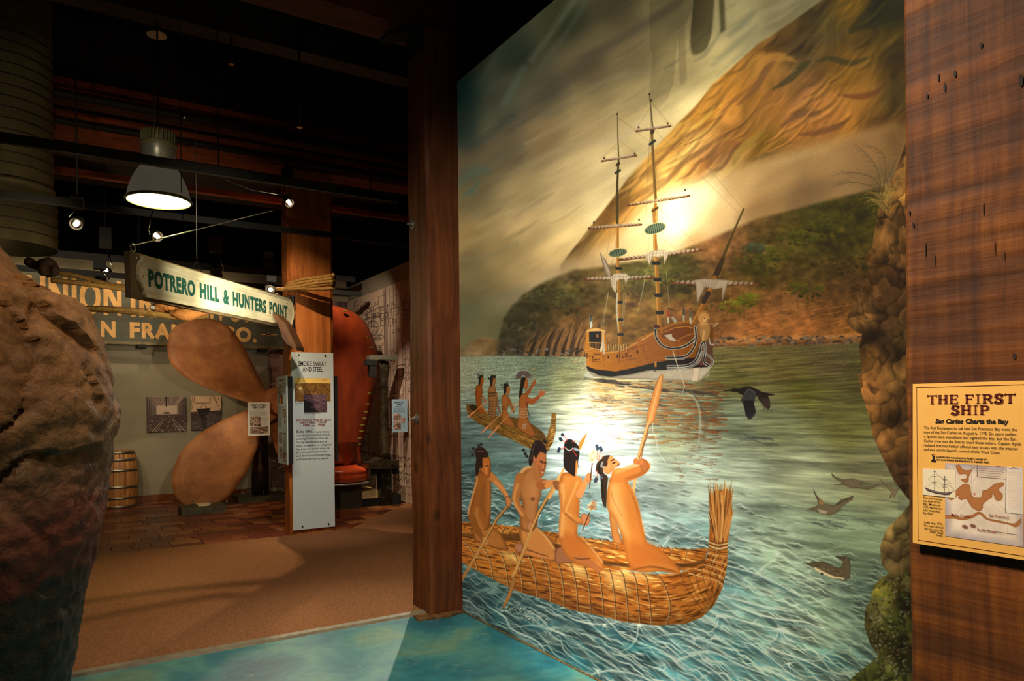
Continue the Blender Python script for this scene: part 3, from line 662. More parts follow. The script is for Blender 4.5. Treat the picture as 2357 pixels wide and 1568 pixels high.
    for k in range(1500):    # painted wavelets: a pale crest over a dark trough
        x = rs.uniform(1058, 2040); y = 1010 + 570 * rs.rand() ** .8
        nn = near[int(y - cv.y0), int(x - cv.x0)]
        if rs.rand() > nn * 1.15 - .1: continue
        sl = (y - 944) / (x - 157) + .10 * (y - 944) / 500; L = (8 + 34 * max(0, (y - 1000)) / 560) * rs.uniform(.5, 1.2)
        lc = lit[int(y - cv.y0), int(x - cv.x0)] * rs.uniform(.8, 1.04); h_ = L * rs.uniform(.12, .3)
        dc = cv.a[int(y - cv.y0), int(x - cv.x0)] * .55
        cv.line([(x - L * .7, y + h_ * .9 - sl * L * .5), (x, y + h_ * 1.5), (x + L * .8, y + h_ * 1.5 + sl * L)], [1, h_ * 1.5, 1], tuple(dc), .5, f=h_ * .5 + 1, smooth=True)
        cv.line([(x - L, y + h_ - sl * L), (x - L * .4, y + h_ * .5 - sl * L * .4), (x, y - h_ * .2), (x + L * .35, y + h_ * .5 + sl * L * .35), (x + L, y + h_ + sl * L)], [.6, 1.2 + L * .05, 1.4 + L * .06, 1.2 + L * .05, .6], tuple(lc), .72, f=1.4, smooth=True)
    # crossing crests in the near water
    def foamline(p, w=5, a=.85, c=(226,226,196)):
        cv.line([(p[i], p[i + 1]) for i in range(0, len(p), 2)], [.8] + [w] * (len(p) // 2 - 2) + [.8], c, a, f=w * .45 + 1, smooth=True)
    for p in [(1270,1405,1330,1395,1380,1410,1440,1440,1500,1452),(1290,1410,1330,1430,1390,1438,1450,1425),(1380,1410,1410,1440,1440,1470,1500,1490),
        (1455,1435,1470,1440,1490,1470,1540,1500),(1470,1440,1465,1470,1450,1490,1430,1500),(1500,1468,1560,1460,1620,1475,1700,1500),
        (1640,1408,1655,1416,1672,1418,1720,1432,1790,1450,1880,1480),(1655,1418,1650,1440,1636,1455),(1665,1420,1680,1440,1700,1462,1740,1490,1780,1530),
        (1690,1390,1730,1410,1790,1425,1850,1432,1900,1450),(1790,1438,1792,1450,1786,1470,1770,1480),(1795,1450,1810,1470,1830,1480),
        (1660,1370,1710,1385,1770,1400,1830,1410),(1660,1300,1700,1310,1750,1325,1800,1350,1870,1390),(1300,1470,1360,1500,1420,1540,1470,1568),
        (1290,1465,1300,1500,1340,1530,1390,1560),(1350,1560,1380,1548,1420,1545,1480,1560,1540,1600),(1550,1480,1590,1510,1650,1550,1700,1600),
        (1700,1475,1740,1490,1780,1520,1830,1560),(1740,1478,1790,1500,1850,1520,1930,1560),(1800,1520,1812,1530,1830,1550),(1500,1500,1540,1530,1560,1580),
        (1200,1400,1240,1420,1270,1450,1330,1470),(1120,1395,1160,1420,1180,1450,1240,1480,1260,1520),(1180,1445,1230,1440,1280,1455,1330,1480),
        (1230,1380,1270,1372,1310,1385,1340,1400),(1560,1520,1630,1500,1700,1530,1780,1560),(1400,1500,1450,1520,1500,1560)]:
        foamline(p, rs.uniform(2.4, 4.6), .7)
        o = rs.uniform(6, 10)
        cv.line([(p[i] + 3, p[i + 1] + o) for i in range(0, len(p), 2)], [1] + [9] * (len(p) // 2 - 2) + [1], (54,84,84), .4, f=8, smooth=True)
    for x, y in ((1390,1440),(1470,1438),(1652,1418),(1793,1448),(1600,1470),(1375,1545),(1815,1528),(1640,1470)):
        for k in range(6):
            a = rs.uniform(0, 6.28); L = rs.uniform(10, 26)
            cv.line([(x, y), (x + L * math.cos(a), y + L * .6 * math.sin(a) + 4)], [4, .6], (232,230,202), .55, f=2)
    for x, y, L, w, c in [(1500,1500,90,26,(80,170,164)),(1330,1530,90,26,(44,120,124)),(1450,1490,50,22,(50,146,142)),(1700,1545,120,22,(84,150,146)),(1380,1450,40,14,(70,140,146)),(1700,1360,100,16,(84,130,132)),(1230,1440,60,20,(40,100,100))]:
        cv.line([(x - L / 2, y - L * .1), (x, y), (x + L / 2, y + L * .22)], [2, w, 2], c, .3, f=12, smooth=True)
    for k in range(230):     # paddle splash
        t = rs.rand(); x = 1155 + t * 130 + rs.uniform(-12, 12); y = 1395 + t * t * 60 + t * 10 + rs.uniform(-12, 14)
        cv.line([(x, y), (x + rs.uniform(-4, 5), y + rs.uniform(-3, 4))], rs.uniform(1, 2.2), (170,172,146), rs.uniform(.3, .8), f=1)
    for k in range(60):
        x = rs.uniform(1064, 1120); y = rs.uniform(1390, 1440); cv.line([(x, y), (x + rs.uniform(-4, 6), y + 3)], 1.3, (120,130,116), .5)
    cv.clip = None
    # birds' reflections
    for cx, cy, n_ in ((1735,1010,26),(1905,1205,22),(1960,1195,10),(1925,1350,26)):
        for k in range(n_):
            x = cx + rs.uniform(-45, 40); y = cy + (x - cx) * .18 + rs.uniform(-8, 8)
            cv.line([(x, y), (x + rs.uniform(8, 30), y + 4)], [1, 3], (58,62,56), .5, f=1.6)
    for r in (26, 36): cv.line([(1935 + r * math.cos(a), 1330 + r * .55 * math.sin(a)) for a in np.linspace(-1.2, 1.6, 12)], 1.5, (140,148,116), .6)
    paint_ship(cv, rs); paint_far_boat(cv, rs); paint_near_boat(cv, rs); paint_paddlers(cv, rs); paint_birds(cv, rs); paint_rocks(cv, rs, X, Y)
    gr = cv.a.mean(-1, keepdims=True); cv.a = gr + (cv.a - gr) * 1.10
    # lamp pools brightened in the canvas colours; modelled lamp light is divided out later
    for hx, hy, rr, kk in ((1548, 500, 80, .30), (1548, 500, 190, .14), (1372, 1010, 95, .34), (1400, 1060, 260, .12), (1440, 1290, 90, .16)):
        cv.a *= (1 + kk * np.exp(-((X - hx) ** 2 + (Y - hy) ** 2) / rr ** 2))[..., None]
    cv.a *= (1 + (noise(X / 1.3, Y / 1.3, 7) - .5) * .045 + (noise(U * 260, V * 260, 3) - .5) * .05)[..., None]
    return cv, U, V

def furled(cv, rs, x0, y0, x1, y1, w, c=(196,172,136)):
    cv.line([(x0, y0 + 1), (x1, y1 + 1)], [2, w * .7, 2] if 0 else w * .7, (96,58,34), 1)
    n = int(math.hypot(x1 - x0, y1 - y0) / (w * 1.15))
    for k in range(1, n):
        t = k / n; x = x0 + (x1 - x0) * t; y = y0 + (y1 - y0) * t
        s = w * (.55 + .5 * math.sin(math.pi * t))
        cv.blob(x, y - w * .15, s * .62, s * .42, tuple(np.array(c) * rs.uniform(.85, 1.05)), -.6, .92)
        cv.line([(x - s * .4, y + s * .3), (x + s * .2, y - s * .4)], 1, (96,70,50), .7)

def paint_ship(cv, rs):
    T = TT(1320, 520, 4.126)
    F = lambda p, c, **k: cv.fill(T(*p), c, **k)
    L = lambda p, w, c, a=1., **k: cv.line(T(*p), w, c, a, **k)
    # rigging
    for p in ((1421,270,1475,305),(1421,330,1385,365),(1423,320,1462,352),(1497,232,1537,285),(1495,250,1468,292),(1500,250,1490,400),(1500,235,1712,482),(1507,300,1700,490),(1421,270,1500,330),
        (1424,520,1395,700),(1424,520,1380,760),(1424,560,1390,780),(1508,560,1475,760),(1510,560,1462,790),(1510,570,1480,800),(1512,560,1545,740),(1512,560,1540,720),(1424,600,1520,715),
        (1424,590,1560,700),(1508,470,1600,560),(1510,540,1650,640),(1560,645,1650,610),(1740,652,1665,600),(1500,300,1530,560),(1505,400,1490,600),(1421,420,1395,600),(1556,600,1660,720),(1640,640,1560,760),(1500,240,1485,520)):
        cv.line([(p[0], p[1]), (p[2], p[3])], 1.1, (120,96,64), .38)
    for p in ((480,640,460,950),(500,640,470,950),(330,640,260,980),(330,640,280,980),(700,420,610,820),(700,400,640,700),(880,440,910,760)):
        L(((p[0], p[1]), (p[2], p[3])), 1, (214,206,170), .5)
    # masts
    br = (150,100,42); dk = (52,42,26)
    cv.line([(1421,264),(1422,310),(1424,362)], [1.6,2.4,3.2], (92,78,44)); cv.line([(1424,362),(1421,420),(1421,520)], [4,5,6], (70,58,32))
    cv.line([(1421,518),(1422,600),(1425,700),(1427,792)], [6,6.5,7,7.5], br); cv.line([(1419.5,518),(1420,600),(1423,700),(1425,792)], 2, (196,144,72), .8)
    for y in (618,696,736,770): cv.line([(1419 + (y - 600) * .03, y), (1428 + (y - 600) * .03, y)], 6, (34,34,32))
    cv.line([(1495,218),(1499,260),(1502,292)], [2,3,4], (92,78,46)); cv.line([(1500,300),(1504,380),(1509,458)], [6,6,7], (104,76,36)); cv.line([(1499,300),(1502,380),(1507,458)], 1.6, (170,124,60), .7)
    cv.line([(1509,470),(1506,500),(1508,560),(1513,650),(1518,756)], [7,6,9,9,9.5], br); cv.line([(1506,500),(1506,560),(1510,650),(1515,756)], 2.6, (204,150,76), .8)
    cv.line([(1503,480),(1505,512)], 5, (150,110,56)); cv.line([(1512,480),(1512,512)], 5, (190,146,80))
    for y in (606,644,680,720): cv.line([(1505 + (y - 600) * .07, y), (1516 + (y - 600) * .07, y)], 8, (34,34,32))
    cv.line([(1502,486),(1514,478)], 5, (74,50,24)); cv.line([(1501,305),(1503,300)], 8, (60,46,28)); cv.line([(1496,332),(1507,324)], 6, (48,48,42)); cv.line([(1417,398),(1427,392)], 5, (48,48,42)); cv.line([(1420,380),(1425,376)], 6, (60,46,28))
    for x, y in ((1470,293),(1537,284),(1391,364),(1461,354),(1471,506),(1367,512),(1577,437),(1495,216),(1421,262),(1499,231)): cv.blob(x, y, 2, 2.4, (44,36,24))
    cv.line([(1712,481),(1690,530),(1662,598)], [4,5,7], (72,56,24)); cv.line([(1711,482),(1688,532)], 1.4, (130,100,50), .7)
    cv.line([(1664,596),(1655,618),(1643,646)], [8,13,14], (52,38,22)); cv.line([(1645,640),(1625,690),(1596,746)], [12,12,13], (126,78,30)); cv.line([(1640,650),(1620,694),(1594,742)], 3, (176,118,56), .8)
    cv.line([(1630,676),(1620,694)], 12, (50,38,30)); cv.blob(1632, 705, 2.5, 8, (120,84,40), .1)
    # yards
    furled(cv, rs, 1385,370,1465,357,6); furled(cv, rs, 1465,301,1543,289,6.5); furled(cv, rs, 1355,525,1476,516,7); furled(cv, rs, 1445,472,1587,450,7,(206,180,130))
    furled(cv, rs, 1345,643,1502,638,8,(206,188,156)); furled(cv, rs, 1427,597,1615,575,9,(196,170,130)); furled(cv, rs, 1547,650,1742,654,10,(160,138,110))
    W1 = (198,180,148); W2 = (150,130,104)
    W1 = (208,186,148); W2 = (150,126,96)
    F([(345,495),(380,460),(430,448),(500,455),(535,480),(515,505),(495,560),(483,505),(430,512),(410,530),(412,600),(400,636),(375,610),(356,560),(352,520)], W1, edge=(W2, 2.5))
    F([(682,275),(740,240),(800,228),(870,232),(905,250),(890,300),(862,366),(856,285),(800,296),(745,292),(735,330),(726,388),(700,330),(685,300)], W1, edge=(W2, 2.5))
    for p in (((372,480),(366,560),(385,610)),((395,470),(385,530),(396,600)),((420,456),(450,500)),((450,452),(440,508)),((480,458),(470,500)),((505,468),(493,540)),((365,500),(400,480),(520,478)),
              ((705,275),(704,320),(722,372)),((725,262),(722,330)),((760,240),(752,288)),((790,234),(782,290)),((820,232),(826,292)),((850,236),(860,290)),((885,255),(866,340)),((740,268),(800,258),(880,262))):
        L(p, 1.1, (112,90,66), .65, smooth=len(p) > 2)
    F([(1140,515),(1240,500),(1480,515),(1460,560),(1412,720),(1410,590),(1340,605),(1250,580),(1175,740),(1160,560)], (160,138,108), smooth=False, edge=((112,92,70), 4))
    for k in range(9): L([(1210 + k * 20, 520), (1240 + k * 14, 590)], 1, (90,72,56), .6)
    F([(250,250),(310,330),(360,440),(350,480),(310,470),(280,380)], (150,130,100), edge=((90,74,54), 3)); L([(262,270),(320,400),(345,470)], 2, (206,190,150), .7)
    L([(415,640),(410,800),(425,1000)], [3,4,2], (206,192,156), .9)
    # tops
    for cx, cy, rx, ry, r in ((1422,582,22.5,10.5,-.18),(1508,526,26.5,13,-.28)):
        cv.blob(cx, cy, rx, ry, (214,186,124), r); cv.blob(cx, cy, rx - 2, ry - 2, (48,62,48), r)
        for k in range(-5, 6):
            x = cx + k * rx * .17; yy = cy + k * rx * .17 * math.tan(r)
            h = ry * .85 * math.sqrt(max(0, 1 - (k * .17) ** 2)); cv.line([(x + 1, yy - h), (x - 2, yy + h)], 1.1, (176,170,120), .8)
    # cabin
    F([(118,1008),(300,1003),(325,1195),(105,1162)], (196,130,56), edge=((150,92,36), 3))
    F([(112,1008),(150,978),(215,968),(305,992),(303,1008),(115,1014)], (224,176,104), edge=((180,120,60), 2))
    F([(148,1004),(262,1000),(268,1180),(150,1150)], (40,30,20)); F([(215,1030),(235,1028),(240,1060),(218,1062)], (150,104,60))
    for k in range(9): L([(150 + k * 14, 1105), (152 + k * 14, 1165)], 1.2, (172,120,60))
    L([(150,1108),(268,1114)], 1.6, (214,160,92)); L([(150,1160),(268,1182)], 1.6, (214,160,92))
    L([(165,870),(168,960)], [6,5], (206,206,180)); L([(165,860),(165,905)], [5,3], (70,70,60)); 
    # hull
    lef = np.array((204,132,56.)); rig = np.array((112,62,20.))
    hullc = np.zeros((cv.H, cv.W, 3), np.float32); tx = np.clip((np.arange(cv.W) + cv.x0 - 1348) / 290, 0, 1) ** .8
    hullc[:] = (lef * (1 - tx[:, None]) + rig * tx[:, None])[None]
    M = cv.fill(T((105,1160),(300,1200),(440,1190),(520,1150),(600,1105),(770,1010),(835,1000),(960,945),(1125,925),(1145,1010),(1190,1100),(1240,1140),(1210,1310),(900,1340),(700,1352),(560,1375),(400,1400),(240,1395),(128,1345)), hullc, keep=True)
    cv.clip = M
    for k in range(13):
        y = 1180 + k * 17
        L([(100, y + 8), (300, y + 28), (500, y + 6), (800, y - 75 + k * 5), (1200, y - 110 + k * 9)], 1, (96,52,20), .45, smooth=True)
    F([(830,1000),(960,940),(1130,905),(1160,1100),(1000,1090),(840,1060)], (96,50,14), alpha=.75, f=6)
    L([(300,1200),(440,1192),(600,1108),(770,1015)], 3, (226,164,92), .8); L([(440,1240),(600,1160),(780,1070)], 1.2, (84,44,16), .6)
    L([(655,1110),(680,1230),(720,1310)], 1.2, (110,60,24), .7); L([(435,1180),(440,1300)], 2, (92,50,20), .8)
    cv.clip = None
    for x, y, s in ((152,1240,8),(180,1250,8),(325,1250,12),(412,1242,12),(495,1228,13),(600,1200,14)):
        F([(x, y - s * 1.3), (x + s, y - s * 1.3), (x + s, y + s), (x, y + s)], (44,24,12)); L([(x - s * .9, y - s * 1.4), (x + s, y - s * 1.5)], 1.6, (150,94,40))
    for k in range(8): cv.blob(*T((478 + k * 17, 1190 - k * 6))[0], 1, 1.3, (60,34,16)); L([(278, 1215 + k * 16), (298, 1217 + k * 16)], 1, (110,64,26), .8)
    for k in range(4): cv.blob(*T((470 + k * 25, 1250 - k * 4))[0], 1.5, 1.8, (60,34,16))
    for k in range(6): cv.blob(*T((200 + k * 11, 1222))[0], .9, 1.6, (60,34,16)); cv.blob(*T((180 + k * 13, 1272))[0], .9, 1.6, (60,34,16))
    L([(180,1285),(258,1298)], 1.5, (110,64,26)); L([(460,1280),(590,1262)], 1.5, (110,64,26)); cv.blob(*T((128,1232))[0], 2.2, 6, (96,64,34)); 
    # waist rail, men at the waist
    for k in range(16): L([(318 + k * 12, 1120 + (k % 3) * 8), (322 + k * 12, 1185)], 1.6, (214,176,112) if k % 2 else (120,84,46), .9)
    L([(300,1112),(470,1115),(600,1085)], 1.6, (120,76,34)); F([(600,1080),(625,1065),(640,1090),(618,1112)], (150,88,36)); L([(625,1070),(770,1005)], 3, (170,108,46))
    L([(285,1010),(278,1110),(262,1185)], [3,4,6], (214,190,150)); L([(284,1100),(292,1210)], [3,5], (200,176,140))
    # forecastle rail
    L([(830,1000),(850,975),(960,925),(1120,903)], 4.5, (150,92,34)); L([(832,1020),(960,968),(1080,955),(1130,970)], 2.2, (176,118,52), .9)
    F([(765,940),(815,945),(820,970),(770,975)], (70,44,24)); L([(825,960),(810,1000),(850,1050)], 2, (110,60,24))
    # crew
    for x, y, c, c2 in ((900,790,(150,66,40),(176,160,130)),(1047,770,(70,66,52),(150,140,110)),(1112,795,(90,78,56),(170,160,130))):
        L([(x, y + 20), (x, y + 85)], [5,6.5], c); L([(x - 2, y + 85), (x + 2, y + 130)], [5,4.5], c2); cv.blob(*T((x, y))[0], 2.3, 2.8, (120,84,56)); L([(x - 8, y - 8), (x + 8, y - 9)], 2, (50,36,26))
    L([(940,870),(965,905)], [5,8], (150,140,112)); L([(860,900),(880,930)], 5, (120,90,56))
    # boot topping and white bottom
    F([(125,1345),(240,1420),(360,1434),(560,1408),(700,1376),(900,1362),(1200,1345),(1318,1330),(1280,1400),(1205,1472),(1120,1474),(800,1462),(400,1450),(180,1432)], (176,160,130), edge=((128,116,94), 5))
    for k in range(60):
        x = rs.uniform(700, 1280); y = rs.uniform(1380, 1455); L([(x, y), (x + 22, y - 26)], 1, (212,198,164), .5)
    F([(123,1330),(200,1362),(400,1384),(560,1352),(780,1297),(890,1280),(1240,1240),(1325,1290),(1312,1338),(1200,1346),(900,1366),(700,1374),(560,1407),(360,1434),(250,1422),(135,1372)], (38,26,26))
    F([(1140,1348),(1202,1345),(1185,1478),(1115,1478)], (206,180,148), edge=((150,124,96), 3))
    # bow ornaments: white-black-white mouldings
    def mould(p, w=5):
        L(p, w, (206,196,170), smooth=True); L(p, w - 2.4, (28,24,24), smooth=True)
    F([(1150,1250),(1180,1160),(1220,1100),(1320,1050),(1330,1300),(1300,1340),(1180,1320)], (84,56,40)); F([(1290,920),(1330,960),(1325,1120),(1290,1100)], (96,56,24))
    L([(975,1100),(1000,1230)], 3, (120,62,26)); L([(1000,1100),(1030,1230)], 3, (140,72,30))
    F([(860,1040),(935,1025),(935,1050),(985,1095),(920,1090)], (176,160,130)); L([(980,1095),(1060,1050),(1150,1020)], 3, (140,92,44), smooth=True)
    mould([(775,985),(790,1070),(850,1140),(940,1165),(1040,1150),(1120,1105),(1160,1060)], 6)
    mould([(1158,965),(1165,1060),(1150,1140),(1100,1215),(1040,1245),(885,1252)], 6); mould([(885,1266),(1050,1262)], 3.5)
    mould([(895,1335),(1070,1328),(1160,1280),(1200,1200),(1215,1130),(1245,1108),(1250,1200),(1240,1290),(1290,1330)], 5.5); mould([(895,1354),(1080,1346),(1180,1300),(1225,1200)], 4)
    mould([(1262,1220),(1300,1250),(1325,1290),(1300,1340)], 4); mould([(1285,1060),(1300,1120),(1325,1130)], 3)
    # carved beast at the bow
    F([(1165,900),(1210,935),(1290,920),(1305,1000),(1275,1090),(1215,1095),(1185,1020)], (150,108,60), smooth=True, edge=((92,60,30), 5))
    for k in range(26):
        a = -2.9 + k * .13; cx, cy = 1232, 870; L([(cx + 30 * math.cos(a), cy + 30 * math.sin(a)), (cx + 62 * math.cos(a), cy + 64 * math.sin(a))], [3,1.2], (150,104,52))
    cv.blob(*T((1235,880))[0], 12, 13, (176,124,66)); cv.blob(*T((1255,898))[0], 6, 5.5, (196,146,88)); cv.blob(*T((1245,880))[0], 1.3, 1.3, (40,24,14)); cv.blob(*T((1272,895))[0], 1.6, 1.4, (50,30,18)); L([(1250,915),(1275,914)], 1.2, (80,48,26))
    L([(1200,940),(1240,935),(1270,925)], [5,5,4], (180,130,72)); L([(1200,950),(1195,1000)], [6,4], (140,98,52)); L([(1240,1000),(1230,1085)], [5,4], (184,140,84)); L([(1300,930),(1370,922)], [4,1], (140,100,56)); L([(1330,960),(1370,920)], 2, (176,160,130))
    # anchor, cable
    L([(780,1300),(780,1335)], 5, (180,118,60)); L([(780,1335),(782,1380),(770,1385)], 1.6, (60,44,34)); L([(945,1195),(990,1330),(1055,1525)], [2,2,2], (196,178,140)); L([(1055,1525),(1030,1600)], 1.4, (190,186,156), .7)
    F([(120,1380),(200,1432),(320,1440),(120,1445),(100,1420)], (206,206,180), f=4, alpha=.7)
    L([(110,1450),(250,1465),(400,1470)], 4, (60,62,54), .6, f=3)

def reeds(cv, rs, poly, path, n, lo, hi, pal, w=(1, 3), light=None):
    M = cv.fill(poly, pal[0], keep=True, f=1.5)
    cv.clip = M
    P = np.array(poly, float); mn, mx = P.min(0), P.max(0)
    for k in range(n):
        x = rs.uniform(mn[0], mx[0]); y = rs.uniform(mn[1], mx[1]); a = path(x, y); L = rs.uniform(lo, hi)
        c = np.array(pal[rs.randint(len(pal))], float)
        if light is not None: c = np.clip(c * light(x, y), 0, 255)
        cv.line([(x, y), (x + L * math.cos(a) / 2, y + L * math.sin(a) / 2 + rs.uniform(-1, 1)), (x + L * math.cos(a), y + L * math.sin(a))], [.7, rs.uniform(*w), .7], tuple(c), .85, f=1)
    cv.clip = None
    return M

def paint_far_boat(cv, rs):
    T = TT(1050, 840, 6.532)
    F = lambda p, c, **k: cv.fill(T(*p), c, **k)
    L = lambda p, w, c, a=1., **k: cv.line(T(*p), w, c, a, **k)
    pal = [(98,66,26),(124,86,36),(70,46,18),(160,116,54),(52,34,14),(136,94,40)]
    back = T((150,590),(300,600),(420,690),(500,780),(700,760),(900,800),(1150,900),(1300,1010),(1350,1090),(1340,1300),(1200,1250),(980,1180),(160,690))
    reeds(cv, rs, back, lambda x, y: .42, 200, 6, 20, [(80,54,22),(60,40,18),(110,80,36)])
    cv.fill(T((200,600),(290,605),(320,680),(260,700),(210,660)), (40,28,14), smooth=True)
    hull = T((150,600),(165,690),(330,760),(520,790),(690,870),(860,930),(1000,1000),(1150,1090),(1320,1180),(1370,1060),(1420,900),(1440,720),(1505,730),(1495,1000),(1450,1180),(1360,1320),(1180,1290),(1000,1210),(860,1130),(700,1070),(520,980),(330,880),(210,790),(155,690))
    reeds(cv, rs, hull, lambda x, y: (.45 if x < 1250 else (-1.25 if y < 1000 else -.7)), 900, 7, 24, pal, (1, 2.6), lambda x, y: .72 + .55 * np.clip((x - 1080) / 190, 0, 1))
    for k in range(12): L([(1432 - k * 3, 800 + k * 32), (1500 - k * 3, 806 + k * 32)], 1.2, (204,170,110), .7)
    sk = (112,62,26); hair = (30,24,18)
    def fig(body, face, hairp, c, e):
        F(body, c, smooth=True, edge=(e, 3.5)); F(face, tuple(np.array(c) * 1.05), smooth=True, edge=(e, 2)); F(hairp, hair, smooth=True)
    fig([(310,310),(360,300),(395,380),(380,560),(430,680),(450,720),(350,720),(310,620),(290,480),(290,380)], [(365,180),(408,190),(408,280),(380,320),(355,280)], [(355,150),(400,160),(405,190),(375,200),(365,280),(340,310),(335,250),(345,180)], (112,56,18), (72,34,12))
    fig([(510,310),(575,320),(600,420),(610,560),(590,760),(540,800),(480,720),(490,600),(480,420)], [(545,190),(590,200),(585,290),(570,330),(540,300)], [(520,165),(580,160),(592,200),(560,200),(545,270),(515,340),(510,260)], (118,76,38), (76,46,22))
    fig([(710,440),(780,470),(800,560),(770,700),(850,860),(880,920),(800,920),(690,860),(690,700),(680,540)], [(760,300),(800,320),(802,420),(780,450),(750,400)], [(710,290),(770,280),(790,320),(760,330),(750,420),(720,450),(712,360)], (126,74,34), (84,48,22))
    fig([(960,460),(1040,430),(1080,470),(1078,600),(1068,760),(1100,860),(1180,1010),(1180,1070),(1080,1060),(920,940),(935,800),(945,640)], [(1020,190),(1070,220),(1078,330),(1050,370),(1010,330)], [(980,200),(1040,195),(1035,240),(1010,330),(990,430),(950,500),(945,440),(965,300)], (128,74,34), (82,44,20))
    L([(1078,540),(1140,560),(1220,500),(1250,470)], [16,11,8,6], (132,68,34)); L([(1075,420),(1110,370),(1140,320)], [10,7,5], (120,66,34))
    F([(1235,470),(1250,420),(1280,360),(1290,400),(1350,395),(1340,430),(1290,480)], (150,82,44), smooth=False); F([(1130,320),(1140,220),(1155,260),(1190,210),(1205,250),(1170,330)], (130,72,38))
    L([(1060,560),(1078,680),(1100,780)], 1.4, (40,30,22)); 
    for y in (650,690,730,770): L([(945, y), (1000, y + 20), (1066, y + 6)], 3, (150,116,86), .75, smooth=True)
    for x in (1010,1030,1050): L([(x - 10, 960), (x, 900), (x + 20, 890)], 1.8, (150,130,110), .8, smooth=True)
    for y in (430,470): L([(485, y), (600, y - 8)], 3.5, (46,32,20), .8)
    for y in range(540, 780, 40): L([(490, y), (560, y + 14)], 3, (60,44,32), .7); L([(590, y), (640, y + 10)], 2.4, (70,54,44), .7)
    for y in (630,665): L([(690, y), (740, y + 6)], 2.4, (44,26,14), .7)
    L([(600,440),(620,600),(690,780)], [6,5,3], (96,66,40)); L([(790,520),(840,640),(865,720)], [7,6,4], (110,66,32)); L([(400,480),(440,580)], [4,4], (120,70,34)); L([(370,600),(470,740)], [3,3], (130,80,40))
    for cx, cy, n, r1, r2 in ((1010,190,30,40,110),):
        for k in range(n):
            a = -3.3 + k * 3.5 / n; L([(cx + r1 * math.cos(a), cy + r1 * math.sin(a)), (cx + r2 * math.cos(a), cy + r2 * .85 * math.sin(a))], [1.4,2], (120,96,84) if k % 2 else (36,28,26))
    for x, y in ((330,155),(330,190),(490,200),(500,215),(590,170),(570,165),(680,300),(690,340),(770,265),(400,155)): cv.blob(*T((x, y))[0], 1.8, 2.2, (40,34,32))
    for x0, y0, x1, y1 in ((480,535,170,790),(680,740,380,1020),(940,580,480,1100)):
        L([(x0, y0), (x1 + (x0 - x1) * .28, y1 + (y0 - y1) * .28)], 2.2, (150,96,56)); L([(x1 + (x0 - x1) * .3, y1 + (y0 - y1) * .3), (x1, y1)], [4.5,2], (168,100,62))
    L([(880,580),(840,620)], [3,2], (150,90,50)); L([(620,430),(605,480)], 2, (130,80,44))

